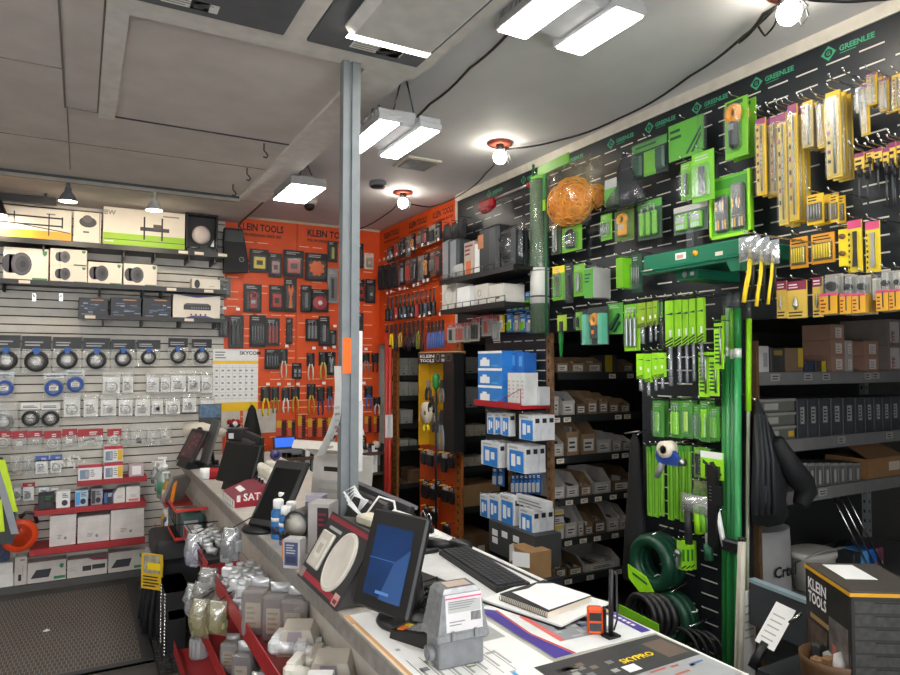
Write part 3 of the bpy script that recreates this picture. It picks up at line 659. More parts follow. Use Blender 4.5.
carton('flat_box','upper flat white box at left end of the base deck',(-20,564,13,575),5.78,zf+.001,.12,WHITE,None,group='flat white boxes')
t=thing('scrubby_pack','blue speckled packet hanging above the flat white boxes at left edge','pack',onY(0,536,5.8));mb=MB().box(-.07,0,-.19,.06,.02,0,mat('#34425e',.6,noise=.3,scale=40));mb.build('packet',t);hook_for(t,.1,L=.13)
t=thing('safety_vest','neon yellow safety vest with grey stripes hanging at left edge','vest',onY(-8,452,5.45))
mb=MB();sil=mat('#8e9298',.35)
def strip(mb,pts,wd,y0,m):
 for(a,b),(c,d)in zip(pts[:-1],pts[1:]):mb.prism([(a-wd,b),(a+wd,b),(c+wd,d),(c-wd,d)],y0,y0+.012,m)
K=lambda px,py:(onY(px,py,5.45).x-t.location.x,onY(px,py,5.45).z-t.location.z)
f1=MB();f1.prism([K(-30,455),K(2,458),K(9,480),K(14,505),K(16,532),K(12,545),K(-2,545),K(-30,550)],.02,.05,mat('#3c3f42',.7));f1.build('lining',t)
f2=MB();strip(f2,[K(1,460),K(7,483),K(12,505),K(14,512)],.022,.005,NEON);strip(f2,[K(-2,500),K(1,532)],.02,.005,NEON);f2.build('neon_panel',t)
f3=MB();strip(f3,[K(-4,470),K(3,492),K(9,512),K(15,534)],.022,0,sil);f3.build('reflective_stripe',t)
MB().tube([(-.05,.03,.1),(-.02,.02,.03),(-.05,.02,-.02)],.006,BLACK).tube([(-.05,.03,.1),(-.05,.47,.11)],.005,CHROME).build('hanger',t)
p=onY(20,536,5.62);t=thing('fish_tape_reel','orange round fish tape reel with black handle, hung by the vest','reel',p,(0,0,.25))
mb=MB();mb.lathe([(.076,0),(.113,0),(.116,.025),(.113,.05),(.076,.05),(.076,0)],BORANGE if False else mat('#e0481a',.45),n=36,axis='y');mb.build('reel',t)
MB().tube([(.0,.03,.12),(.04,.03,.155),(.09,.03,.14),(.11,.03,.07)],.014,BLACK).build('handle',t)
MB().tube([(0,.03,.13),(0,.31,.15)],.005,CHROME).build('hanger',t)
CT=.95;CX0,CX1=.647,1.325
t=thing('sales_counter','long grey edged sales counter with white slat front running towards the back wall','counter',(0,0,0))
EDGE=mat('#8f8b85',.4,.3,noise=.12,scale=25)
MB().box(CX0+.008,-.4,CT-.05,CX1,5.40,CT-.0005,mat('#b9b4aa',.5)).build('countertop',t)
MB().box(CX0,-.4,CT-.055,CX0+.008,5.40,CT,EDGE,.003).box(CX1,-.4,CT-.055,CX1+.008,5.40,CT,mat('#e4e4e0',.5)).build('edge_strip',t)
fb=MB();fb.box(.706,-.3,0,.74,5.35,CT-.05,GRV)
z=.05
while z<.88:fb.box(.695,-.3,z,.706,5.35,min(z+.094,.895),mat('#b5afa6',.55));z+=.10
fb.build('slat_front',t)
MB().box(.74,-.3,.05,1.28,-.27,CT-.05,GREY).box(.74,5.32,.05,1.28,5.35,CT-.05,GREY).box(.74,-.3,.4,1.28,5.35,.42,GREY).build('carcass',t)
def sheet(name,label,q,z,m,art=None,th=.0012,cat='paper',group=None):
 P=[onZ(*p,z)for p in q];mb=MB();n=len(P)
 top=[(p.x,p.y,z+th)for p in P];bot=[(p.x,p.y,z)for p in P]
 mb.add(bot+top,[tuple(range(n))[::-1],tuple(range(n,2*n))]+[(i,(i+1)%n,n+(i+1)%n,n+i)for i in range(n)],m)
 if art:
  A,B,C,D=[Vector(v)for v in top[:4]]
  def uv(u,v,k=1):q_=(A.lerp(B,u)).lerp(D.lerp(C,u),v);return(q_.x,q_.y,z+th+.0003*k)
  def R(u0,v0,u1,v1,mm,k=1):mb.add([uv(u0,v0,k),uv(u1,v0,k),uv(u1,v1,k),uv(u0,v1,k)],[(0,1,2,3)],mm)
  def Q(pts,mm,k=1):mb.add([uv(a,b,k)for a,b in pts],[tuple(range(len(pts)))],mm)
  def T(s,u,v,hu,mm,k=3,w=.3):
   vs,fs,a,b,c,d=text_mesh(s);mb.add([uv(u+(x-a)/(b-a)*w,v+y*hu,k)for x,y,_ in vs],fs,mm)
  art(R,Q,T)
 return tag(mb.build(name),label,cat,group)
PR=random.Random(4)
def art_ad(R,Q,T):
 R(0,.0,.05,1,mat('#c99a6a',.6));R(.0,.05,.02,.9,mat('#e8c8a0',.6),2)
 for i in range(30):
  u,v=.07+.75*PR.random(),.05+.85*PR.random();R(u,v,u+.02+.05*PR.random(),v+.004+.03*PR.random(),(INK,GREY,LGREY,mat('#7a9a3a',.6),LGREY)[i%5])
 for i in range(7):R(.1+.1*i,.25,.105+.1*i,.5,INK);R(.12+.1*i,.3,.14+.1*i,.42,LGREY)
 R(.02,.02,.3,.13,mat('#8a8f96',.6));R(.1,.04,.18,.1,mat('#6a4a7a',.6),2);R(.75,.5,.95,.7,LGREY)
 for i in range(10):R(.35+.05*i,.6,.353+.05*i,.82,GREY)
def quadrect(x0,y0,x1,y1):return[(x0,y0),(x1,y0),(x1,y1),(x0,y1)]
def sheetw(name,label,x0,y0,x1,y1,z,m,art,**k):
 global onZ
 keep=onZ
 onZ=lambda a,b,zz:Vector((a,b,zz))
 try:return sheet(name,label,quadrect(x0,y0,x1,y1),z,m,art,**k)
 finally:onZ=keep
sheetw('price_sheet','large white printed price sheet under the tablet along the counter edge',.652,1.115,.985,1.78,CT,PAPER,art_ad)
def art_poster(R,Q,T):
 PUR=mat('#41308a',.5,noise=0)
 Q([(0,0),(.17,0),(.09,.4),(.12,.9),(0,1)],PUR);Q([(.17,0),(.20,0),(.11,.4),(.14,.9),(.12,.9),(.09,.4)],mat('#c8504a',.5),2)
 R(.22,.2,.72,.72,mat('#8a8f94',.5));R(.22,.2,.27,.72,mat('#d86058',.5),2)
 for i in range(26):u,v=.28+.38*PR.random(),.22+.42*PR.random();R(u,v,u+.04+.06*PR.random(),v+.03+.05*PR.random(),(DGREY,mat('#4a5a80',.5),LGREY,mat('#6a6a70',.5))[i%4],2)
 R(.9,.05,1,.98,PUR);Q([(.95+.035*cos(k*pi/8),.62+.06*sin(k*pi/8))for k in range(16)],BYELLOW,2)
 for i in range(5):R(.935,.2+.06*i,.965,.24+.06*i,PAPER,2)
sheet('poster','white poster with purple border and machine photo beside the notebook',[(555,659),(655,633),(585,598),(474,608)],CT+.0016,mat('#dfe3e2',.5),art_poster)
def art_cat(R,Q,T):
 R(0,.45,1,1,mat('#3a3a3c',.5));T('SKYPRO',.50,.66,.11,BYELLOW,3,.26)
 for i in range(16):u,v=.02+.4*PR.random(),.5+.35*PR.random();R(u,v,u+.05,v+.06,(LGREY,GREY,mat('#7a6a5a',.5),INK)[i%4],2)
 for i in range(22):u,v=.02+.85*PR.random(),.02+.38*PR.random();R(u,v,u+.05+.08*PR.random(),v+.03,(PAPER,LGREY,mat('#5a7ab0',.5),mat('#b8685a',.5))[i%4],2)
 R(.8,.55,.97,.9,mat('#6a5a52',.5),2);R(.45,.5,.55,.62,PAPER,3)
def art_cat2(R,Q,T):
 R(0,.45,1,1,mat('#3a3a3c',.5))
 R(.47,.52,.74,.74,BYELLOW,2)
 for i in range(16):u,v=.02+.4*PR.random(),.5+.35*PR.random();R(u,v,u+.05,v+.06,(LGREY,GREY,mat('#7a6a5a',.5),INK)[i%4],2)
 for i in range(22):u,v=.02+.85*PR.random(),.02+.38*PR.random();R(u,v,u+.05+.08*PR.random(),v+.03,(PAPER,LGREY,mat('#5a7ab0',.5),mat('#b8685a',.5))[i%4],2)
 R(.8,.55,.97,.9,mat('#6a5a52',.5),2);R(.45,.5,.55,.62,PAPER,3)
sheet('catalog_page','dark and grey catalogue page with yellow lettering at the near counter end',[(610,722),(742,673),(656,635),(534,668)],CT+.0008,mat('#a3a6a8',.5),art_cat)
def art_tabs(R,Q,T):
 for i,m in enumerate((mat('#3a8a4a',.5),mat('#d8a030',.5),mat('#c84048',.5),mat('#4aa0d0',.5))):R(.05+.25*i,0,.09+.25*i,1,m)
 for i in range(18):u,v=.1+.8*PR.random(),.1+.8*PR.random();R(u,v,u+.05,v+.04,(LGREY,GREY)[i%2])
sheet('price_sheet','white sheet with coloured columns at the near counter edge below the grey box',[(470,740),(600,722),(531,669),(425,692)],CT+.0004,PAPER,art_tabs)
def art_form(R,Q,T):
 R(.02,.93,.98,.96,TEAL)
 for i in range(6):R(.1,.3+.09*i,.85,.32+.09*i,LGREY)
 R(.1,.02,.9,.22,mat('#3448a8',.5))
sheetw('form','white form with teal line and blue block beside the mouse',1.12,2.24,1.32,2.60,CT,PAPER,art_form)
sheetw('desk_pad','white printed desk pad with black border under the keyboard',.95,1.62,1.322,2.23,CT+.0003,mat('#d8d8d6',.5),lambda R,Q,T:(R(.93,.02,.97,1,INK),R(.80,.05,.86,.95,PAPER),R(0,.0,1,.02,INK)))
def stand(BL,BR,TL,zb,yback=True):
 A,B=onZ(*BL,zb),onZ(*BR,zb);w=(B-A).length;x=(B-A)/w
 rr=Vector(ray(*TL));o=Vector((0,0,CAMZ));D=o+rr*((A-o).dot(x)/rr.dot(x));up=D-A;h=up.length;up/=h
 M=Matrix((x,up.cross(x),up)).transposed().to_4x4();M.translation=A;return M,w,h
def placed(o,M):o.matrix_world=M;return o
M,w,h=stand((351,603),(406,623),(374,507),.99)
t=thing('tablet_kiosk','black customer tablet with lit blue screen on round base at counter edge','tablet',(.80,1.66,CT))
I=Matrix.Translation(-Vector((.80,1.66,CT)))
mb=MB();mb.M=I@M;mb.box(0,0,0,w,.022,h,BLACK,.006);bz=mb.build('bezel',t)
mb=MB();mb.M=I@M;SCR=mat('#11305c',.15,emit=.3,noise=.25,scale=5);mb.rect(w*.16,h*.14,w*.82,h*.84,-.0008,SCR)
mb.rect(w*.14,h*.50,w*.84,h*.507,-.0012,mat('#3c68a0',.2,emit=.25,noise=0));mb.quad([(w*.45,-.0014,h*.12),(w*.84,-.0014,h*.12),(w*.84,-.0014,h*.66),(w*.6,-.0014,h*.5)],mat('#2a4a7a',.2,emit=.22,noise=0));mb.rect(w*.38,h*.17,w*.62,h*.2,-.0015,mat('#4a70a8',.2,emit=.4,noise=0));mb.build('screen',bz)
MB().lathe([(.085,0),(.09,.008),(.082,.02),(.03,.028),(.025,.034)],BLACK,(-.005,.0,.0),28).build('base',t)
MB().tube([(.0,0,.03),(.02,.0,.07),(.0,-.02,.13)],.022,BLACK,8).build('stand_arm',t)
M,w,h=stand((297,575),(336,612),(328,520),.9515)
t=thing('display_carton','black display carton with white square and round panel lights, leaning at counter edge','display box',M.translation)
I=Matrix.Translation(-M.translation)
mb=MB();mb.M=I@M;DK=mat('#26272a',.5,noise=.03);w*=.98;h*=1.16
mb.box(0,0,0,w,.006,h,DK);sT=M.col[2];sn=(sT[0]**2+sT[1]**2)**.5;M0=Matrix((M.col[0].to_3d(),Vector((-M.col[0][1],M.col[0][0],0)),Vector((0,0,1)))).transposed().to_4x4();M0.translation=M.translation;mb.M=I@M0;YT,ZT=h*sn,h*sT[2];mb.add([(q,y,z)for q in(0,w)for y,z in((.005,.002),(.26,.002),(.26,ZT*.80),(YT+.006,ZT*.93))],[(3,2,1,0)[::-1],(4,5,6,7)[::-1],(1,2,6,5),(2,3,7,6),(0,1,5,4)],mat('#3a3735',.6));mb.M=I@M
mb.rect(0,h*.90,w,h*.965,-.0006,mat('#8a2434',.5,noise=0));mb.rect(w*.02,h*.05,w*.98,h*.13,-.0006,mat('#a02838',.5,noise=0));mb.rect(0,h*.03,w*.12,h*.16,-.001,mat('#8a7a78',.5));mb.rect(w*.86,h*.03,w*.97,h*.17,-.001,mat('#c89a90',.5));mb.rect(w*.88,h*.05,w*.95,h*.1,-.0014,MAROON)
mb.lines(w*.12,h*.76,w*.5,h*.86,-.001,LGREY,1);mb.build('carton',t)
mb=MB();mb.M=I@M;mb.box(w*.09,-.012,h*.22,w*.36,0,h*.74,mat('#c9c4b8',.4),.004);mb.box(w*.15,-.0125,h*.36,w*.30,-.0115,h*.62,mat('#dad6cc',.4));mb.box(w*.18,-.0128,h*.42,w*.27,-.0124,h*.56,mat('#b5b0a4',.4));mb.build('square_light',t)
mb=MB();mb.M=I@M@Matrix.Translation((w*.66,0,h*.49));R_=h*.40;mb.lathe([(R_,0),(R_,-.006),(R_*.9,-.009),(R_*.86,-.0075),(R_*.0001,-.0075)],mat('#d2cdc2',.4),n=32,axis='y',sx=.92,smooth=False);mb.build('round_light',t)
BM=M.copy();BW,BH=w,h
P0=M0@Vector((BW*.40,.20,ZT*.87))
t=thing('power_adapter','white power adapter with looped white cords on the black display carton','adapter',P0,(0,0,.2))
MB().box(-.03,-.045,.002,.03,.045,.034,mat('#d4ceb8',.5),.006).build('adapter_block',t)
wm=MB()
for k in range(4):wm.tube([(0,.05,.02),(-.03,.09+.01*k,.06+.012*k),(-.02,.07,.09+.01*k),(.02,.05+.012*k,.07),(.01,.09,.03)],.004,PAPER,6)
wm.tube([(.0,-.045,.02),(.03,-.09,.06),(.05,-.16,.05),(.05,-.22,.0)],.004,PAPER,6).tube([(0,.04,.02),(.06,.04,.08),(.08,-.02,.07),(.06,-.06,.03)],.004,PAPER,6)
wm.build('white_cord',t)
t=thing('plug_bundle','tangle of black plugs and clear wrap beside the white power adapter','plugs',M0@Vector((BW*.70,.2,ZT*.87)))
bm_=MB()
for k in range(7):a=k*1.3;bm_.box(.03*cos(a)-.012,.03*sin(a)-.01,.003,.03*cos(a)+.014,.03*sin(a)+.012,.012+.005*k,BLACK if k%3 else LGREY,.003)
bm_.tube([(.0,0,.02),(.05,.03,.05),(.02,.06,.04),(-.03,.0,.03),(.03,-.05,.015)],.004,BLACK);bm_.build('plug_pile',t)
t=thing('card_reader','small black card reader with grey keys and orange stripe before the tablet','card reader',onZ(417,639,CT+.0016),(0,0,-1.15))
MB().prism([(-.06,0),(.06,0),(.065,.02),(.05,.034),(-.055,.022)],-.038,.038,BLACK).build('body',t)
k_=MB()
for i in range(4):
 for j in range(3):
  x0=-.012+i*.014;y0=-.026+j*.018;z0=.0285+(x0+.055)*.0;k_.box(x0,y0,.024+(x0+.06)*.1143,x0+.01,y0+.013,.0265+(x0+.06)*.1143,GREY)
k_.build('keypad',t);MB().box(-.04,-.03,.0235,-.022,-.005,.0275,mat('#e07028',.5)).box(-.04,-.005,.0235,-.022,.015,.0275,BYELLOW).build('function_key',t)
M,w,h=stand((430,668),(480,664),(430,590),.953)
t=thing('weatherproof_box','grey weatherproof cover box with label and side hub standing on the counter','electrical box',onZ(455,660,.952),(0,0,-.07));t.scale=(.93,.93,.84)
GP=mat('#74777a',.45,noise=.08,scale=40);GPc=mat('#7f8285',.25,noise=.1,scale=60)
hw=.062;hd_=.04
MB().box(-hw,-hd_,0,hw,hd_,.075,GP,.004).build('junction_box',t)
MB().lathe([(.021,0),(.021,-.022),(.014,-.022),(.014,-.012),(.0001,-.012)],GP,(0,0,0),16,'y').build('hub',t,(-hw*.9-.0,-.0,.034),(0,0,-pi/2))
c=MB();a,b=hw*1.14,hd_*1.3;a2,b2=hw*.84,hd_*.95
c.box(-a,-b,.075,a,b,.098,GPc,.004)
vs=[(-a*.97,-b*.95,.098),(a*.97,-b*.95,.098),(a*.97,b*.95,.098),(-a*.97,b*.95,.098),(-a2,-b2,.20),(a2,-b2,.20),(a2,b2,.20),(-a2,b2,.20),(-a2*.85,-b2*.8,.212),(a2*.85,-b2*.8,.212),(a2*.85,b2*.8,.212),(-a2*.85,b2*.8,.212)]
c.add(vs,[(0,1,5,4),(1,2,6,5),(2,3,7,6),(3,0,4,7),(4,5,9,8),(5,6,10,9),(6,7,11,10),(7,4,8,11),(8,9,10,11)],GPc)
c.box(-a*.5,-b-.008,.082,-a*.38,-b,.105,GP).box(a*.38,-b-.008,.082,a*.5,-b,.105,GP);cvr=c.build('cover',t)
lm=MB();yl=lambda z:-(b*.95+(b2-b*.95)*(z-.098)/.102)-.001
def lq(x0,z0,x1,z1,m,e=0):lm.add([(x0,yl(z0)-e,z0),(x1,yl(z0)-e,z0),(x1,yl(z1)-e,z1),(x0,yl(z1)-e,z1)],[(0,1,2,3)],m)
lq(-.046,.102,.054,.198,mat('#c9c7c8',.4));lq(-.046,.186,.054,.190,PINK,.0005);lq(-.04,.15,.05,.18,LGREY,.0005)
for i in range(4):lq(-.038,.16+.006*i,.02+.006*i,.1625+.006*i,GREY,.001)
for i in range(8):lq(.022+i*.0035,.125,.024+i*.0035,.148,INK,.001)
lq(-.038,.118,-.005,.121,GREY,.001);lq(-.038,.126,.005,.129,GREY,.001)
lm.add([(-.03,-.02,.2128),(.035,-.02,.2128),(.035,.02,.2128),(-.03,.02,.2128)],[(0,1,2,3)],mat('#b8a494',.5));lm.build('product_label',cvr)
A,B=onZ(443,556,CT),onZ(497,592,CT);ang=math.atan2(B.y-A.y,B.x-A.x);C_=(A+B)/2+(Vector((-(B-A).y,(B-A).x,0)).normalized())*.05;C_.z=CT+.0022
t=thing('keyboard','black computer keyboard on the cashier side of the counter','keyboard',C_,(0,0,ang));t.scale=(1,.8,1)
MB().prism([(-.225,0),(.225,0),(.222,.016),(-.222,.016)],-.075,.075,mat('#1d1e20',.5)).build('base',t)
k_=MB()
for r_ in range(5):
 for q in range(19):k_.box(-.214+q*.0226,-.062+r_*.025,.0155,-.214+q*.0226+.019,-.062+r_*.025+.021,.022,mat('#2c2e31',.5))
k_.build('keycaps',t)
for i,(px,py,lab,rz)in enumerate(((460,548,'black computer mouse beside the top end of the keyboard',.4),(437,551,'glossy black handheld scanner lying on blue block near keyboard',1.1))):
 t=thing(('mouse','barcode_scanner')[i],lab,('mouse','scanner')[i],onZ(px,py,CT+.0016),(0,0,rz))
 if i==0:MB().ball((0,0,.012),.032,.056,.022,BLACK).build('body',t);MB().lathe([(.006,-.004),(.006,.004)],GREY,(0,.03,.03),10,'x').build('scroll_wheel',t)
 else:MB().tube([(0,-.07,.02),(0,-.02,.024),(0,.05,.034)],.018,BLACK,8,rs=[.012,.02,.024]).build('body',t);MB().box(-.02,.045,.016,.02,.062,.05,SMOKE).build('scan_window',t)
A,B,D=onZ(502,606,CT),onZ(541,619,CT),onZ(588,600,CT);th=math.atan2(B.y-A.y,B.x-A.x);C_=(A+D)/2;C_.z=CT+.0032
t=thing('folder','thin black folder with white sheets under the spiral notebook','folder',C_+Vector((-.01,-.01,0)),(0,0,th));t.scale=(.92,.92,1)
MB().box(-.16,-.135,0,.15,.135,.004,BLACK).build('cover',t);MB().box(-.15,-.13,.004,.155,.13,.009,PAPER).build('sheets',t)
t=thing('notebook','spiral notebook with black and white marbled cover on the folder','notebook',C_+Vector((-.01,-.015,.0092)),(0,0,th-.08));t.scale=(.86,.86,.9)
MB().box(-.105,-.11,0,.105,.11,.018,CREAM).build('pages',t)
cv=MB().box(-.108,-.112,.018,.108,.112,.020,INK);cv.add([(-.09,-.07,.0203),(.1,-.1,.0203),(.105,.11,.0203),(-.06,.108,.0203),(-.095,.06,.0203),(-.08,.0,.0203)],[(0,1,2,3,4,5)],PAPER);cv.build('front_cover',t)
sp=MB()
for i in range(26):sp.ring((-.1+i*.008,-.112,.010),.010,.0011,DSTEEL,axis='x',n=10,k=4)
sp.build('spiral_binding',t)
t=thing('handheld_tester','small orange and black handheld tester standing on the poster','tester',onZ(595,633,CT+.003),(0,0,-.6))
MB().box(-.02,-.013,.0,.02,.013,.068,mat('#d8501c',.45),.005).build('body',t)
MB().box(-.0155,-.0145,.036,.0155,-.0132,.056,BLACK).box(-.015,-.0142,.010,.015,-.0134,.03,DGREY).build('display',t)
MB().box(.0205,-.014,.002,.028,.014,.066,BLACK,.003).build('side_grip',t)
t=thing('scraper_stand','black tube with wire loop standing upright beside the orange tester','stand',onZ(612,637,CT+.003))
MB().box(-.022,-.014,0,.02,.02,.006,BLACK,.002).build('foot',t);MB().tube([(-.004,0,.006),(0,0,.17)],.0065,BLACK,8).build('tube',t)
MB().tube([(.002,0,.165),(.018,.0,.16),(.018,0,.04),(.006,0,.015)],.0025,DSTEEL,6).build('wire_loop',t)
t=thing('card_terminal','black payment terminal on an arm behind the lit tablet','terminal',onZ(440,603,CT+.0016),(0,0,-.9))
MB().prism([(-.09,.05),(.09,.016),(.095,.032),(-.085,.07)],-.045,.045,BLACK).build('body',t);MB().tube([(0,0,0),(0,.0,.035)],.02,BLACK).build('post',t);MB().lathe([(.06,0),(.05,.012)],BLACK).build('base',t)
k_=MB()
for i in range(4):
 for j in range(3):x=.02+i*.016;zt=.0335-(x-.02)*.21+.015;k_.box(x,-.03+j*.022,zt-.003,x+.012,-.03+j*.022+.016,zt+.004,PAPER)
k_.build('keypad',t)
cm=MB()
for k in range(6):cm.tube([(-.04+.01*k,.0,.006),(-.02,-.05+.012*k,.03+.01*k),(.05,-.02+.01*k,.02+.012*k),(.07,.05,.008+.004*k),(.0,.06+.008*k,.01)],.004,BLACK,6)
tag(cm.build('cable_tangle',None,onZ(426,612,CT+.002)),'tangle of black cables between the tablet and grey box','cables')
for i,(px,py)in enumerate(((423,524),(429,527))):
 t=thing('binder_clip','wire handles of a %s binder clip on the tablet top'%('left' if i==0 else 'right'),'clip',Vector((0,0,0)),(0,0,-.9));t.location=onX(px,py,.83)
 MB().box(-.012,-.008,-.015,.012,.008,.0,BLACK).build('clamp',t)
 MB().tube([(-.008,0,0),(-.006,0,.028),(0,0,.036),(.006,0,.028),(.008,0,0)],.0012,CHROME).build('wire_handle',t)
t=thing('pos_monitor','black till monitor seen from behind, near the steel post','monitor',(1.08,2.28,CT))
a,b=onX(358,481,1.0),onX(411,503,1.0)
mb=MB();x_=(b-a).normalized();L=(b-a).length;x_.z=0;x_.normalize();M=Matrix((x_,Vector((-x_.y,x_.x,0)),Vector((0,0,1)))).transposed().to_4x4();M.translation=a-Vector((1.08,2.28,CT));M=M@Matrix.Rotation(-.5,4,'X')
mb.M=M;mb.box(0,.0,-.24,L,.03,0,BLACK,.008);mb.box(L*.2,-.035,-.2,L*.8,0,-.03,BLACK,.012);mb.box(0,-.001,-.012,L,.031,.001,mat('#77757a',.4));mb.box(L*.42,-.036,-.06,L*.58,-.0352,-.05,GREY);mb.build('housing',t)
mb=MB();mb.M=M;mb.rect(.01,-.22,L-.01,-.015,.0305,DGREY);mb.build('screen',t)
MB().box(-.05,-.08,0,.1,.1,.02,BLACK,.005).build('base',t);MB().box(-.02,-.03,.02,.04,.04,.12,BLACK).build('neck',t)
M,w,h=stand((247,527),(279,531),(270,466),.975)
A=onZ(262,530,CT)
t=thing('tablet_kiosk','dark switched-off customer tablet on round base beside the blue bottles','tablet',A)
I=Matrix.Translation(-A);x_=Vector((.50,-.866,0));tl=radians(33);up=Vector((.866*sin(tl),.5*sin(tl),cos(tl)))
M=Matrix((x_,up.cross(x_),up)).transposed().to_4x4();M.translation=onZ(247,524,.98)
mb=MB();mb.M=I@M;mb.box(0,0,0,.19,.022,.30,BLACK,.006);bz=mb.build('bezel',t)
mb=MB();mb.M=I@M;mb.rect(.02,.03,.17,.26,-.0008,mat('#0e0f12',.15));mb.build('screen',bz)
MB().lathe([(.08,0),(.085,.008),(.075,.02),(.025,.028)],BLACK,n=24).build('base',t);MB().tube([(0,0,.02),(.03,.0,.08),(.06,0,.14)],.02,BLACK).build('stand_arm',t)
def panel(name,label,BL,BR,TL,zb,th,m,cat,art=None,legs=True):
 M,w,h=stand(BL,BR,TL,zb);A=M.translation.copy();A.z=CT;t=thing(name,label,cat,A);I=Matrix.Translation(-A)
 mb=MB();mb.M=I@M;mb.box(0,0,0,w,th,h,m,.005);hs=mb.build('housing',t)
 if art:mb=MB();mb.M=I@M;art(mb,w,h);mb.build('screen',hs)
 if legs:mb=MB();mb.M=I@M;mb.tube([(w*.5,th,h*.45),(w*.5,th+.06,h*.02)],.012,BLACK);mb.box(w*.2,th-.02,-.01-(zb-CT)*.6,w*.8,th+.1,.006,BLACK);mb.build('stand_foot',t)
 return t
panel('register_monitor','wide black register screen behind the red bulb display',(215,480),(250,487),(226,441),1.0,.03,BLACK,'monitor',lambda mb,w,h:mb.rect(.01,.01,w-.01,h-.01,-.001,mat('#0c0d0f',.25)))
def a_redscr(mb,w,h):
 mb.rect(w*.12,h*.12,w*.88,h*.88,-.001,mat('#3a1418',.3,emit=.25,noise=.4,scale=30));r=random.Random(2)
 for i in range(16):x,z=w*(.15+.6*r.random()),h*(.15+.65*r.random());mb.rect(x,z,x+w*.1,z+h*.06,-.0014,(mat('#8a2830',.3,emit=.3),mat('#5a3a3c',.3))[i%2])
panel('picture_tablet','black framed tablet showing a dark red picture at far counter end',(176,459),(191,463),(192,428),1.0,.02,BLACK,'tablet',a_redscr)
panel('tilted_tablet','tilted dark tablet with silver edge right of the red picture tablet',(199,462),(207,465),(212,419),.985,.014,mat('#5a5a58',.5),'tablet',None)
t=thing('monitor','black curved back of a monitor beyond the bulb display','monitor',(.94,4.15,CT));t.scale=(.8,.8,.6);a=onX(246,437,1.05)
mb=MB().box(-.02,-.27,.16,.012,.27,.46,BLACK,.01).box(-.06,-.2,.2,-.02,.2,.4,BLACK,.02);mb.build('housing',t);MB().box(-.08,-.1,0,.1,.1,.015,BLACK).box(-.015,-.03,.015,.015,.03,.2,BLACK).build('base',t)
MB().box(.0125,-.25,.18,.0135,.25,.44,DGREY).build('screen',t)
t=thing('webcam','small round purple webcam on the edge of the black monitor','webcam',onX(275,455,1.0));MB().lathe([(.0,-.03),(.018,-.028),(.03,-.012),(.03,0),(.02,.012),(.0,.012)],mat('#4a4270',.4),axis='y',n=18).build('shell',t);MB().lathe([(.0,-.033),(.014,-.031),(.014,-.026)],mat('#1a1a6a',.15),axis='y',n=16).build('lens',t);MB().tube([(0,0,-.02),(.0,.02,-.08),(.04,.05,-.2)],.008,BLACK).build('mount_arm',t)
A,B=onZ(214,482+8,.955),onZ(236,507,CT)
t=thing('bulb_display','red sloped counter display with lettered side and rows of white bulbs','display',Vector((.788,3.47,CT)));t.scale=(.7,.7,.7)
SR=mat('#9c1c2e',.5,noise=.03);SR2=mat('#7e3542',.5,noise=.04)
mb=MB();yA,yB=.28,-.16
prof=[(-.17,0),(.2,0),(.2,.14),(.06,.14),(-.17,.05)]
n_=len(prof)
mb.add([(x,yB,z)for x,z in prof]+[(x,yA,z)for x,z in prof],[tuple(range(n_)),tuple(range(2*n_-1,n_-1,-1)),(1,6,7,2),(0,5,6,1)],SR)
mb.add([(.2,yB,.14),(.2,yA,.14),(.06,yA,.14),(.06,yB,.14)],[(0,1,2,3)],PAPER);mb.add([(.06,yB,.14),(.06,yA,.14),(-.17,yA,.05),(-.17,yB,.05)],[(0,1,2,3)],SR2)
mb.add([(-.17,yB,.05),(-.17,yA,.05),(-.17,yA,0),(-.17,yB,0)],[(0,1,2,3)],PAPER)
mb.text('SATCO',.0,.045,yB-.001,.05,PAPER,'c',.22);mb.rect(-.155,.04,-.13,.085,yB-.001,PAPER)
for i in range(5):mb.box(-.1706,yA-.06-i*.08,.01,-.17,yA-.045-i*.08,.04,INK)
mb.build('stand_body',t)
r=random.Random(3)
mb=MB();mb.add([(-.10,.0,.0785),(-.10,.2,.0785),(-.06,.2,.094),(-.06,0,.094)],[(3,2,1,0)],PAPER);mb.build('printed_strip',t)
for i in range(5):
 for j in range(2):
  bp=MB();y=.24-i*.08;x=.1+j*.07;zt=.14
  if j==0:bp.lathe([(.012,0),(.014,.02),(.03,.05),(.033,.075),(.024,.1),(.001,.108)],mat('#d8d2c2',.4),n=12)
  else:bp.lathe([(.03,0),(.032,.09),(.026,.1),(.026,.118),(.001,.12)],mat('#d0ccc0',.4),n=12)
  bp.build('bulb',t,(x,y,zt))
for i in range(4):MB().box(.04,.22-i*.09,.13,.055,.24-i*.09,.16,BLACK).build('socket_clip',t)
t=thing('open_carton','white cardboard carton with raised lid leaning beside the steel post','carton',Vector((.985,2.82,CT)),(0,0,-.95))
mb=MB();mb.M=Matrix.Rotation(-.12,4,'X');CW=mat('#bdb8b2',.6);mb.box(-.12,-.02,.0,.12,.10,.30,CW);mb.rect(-.06,.225,.03,.245,-.0206,INK);mb.lines(-.08,.05,.06,.2,-.0206,LGREY,4);mb.build('box_body',t)
mb=MB();mb.M=Matrix.Translation((0,-.02,.298))@Matrix.Rotation(-.5,4,'X');mb.box(-.14,-.10,.02,.12,.1,.026,mat('#d0cabf',.6));mb.box(-.14,-.105,-.012,.12,-.1,.026,mat('#d0cabf',.6));mb.build('lid',t)
BB=mat('#2a6fb0',.4)
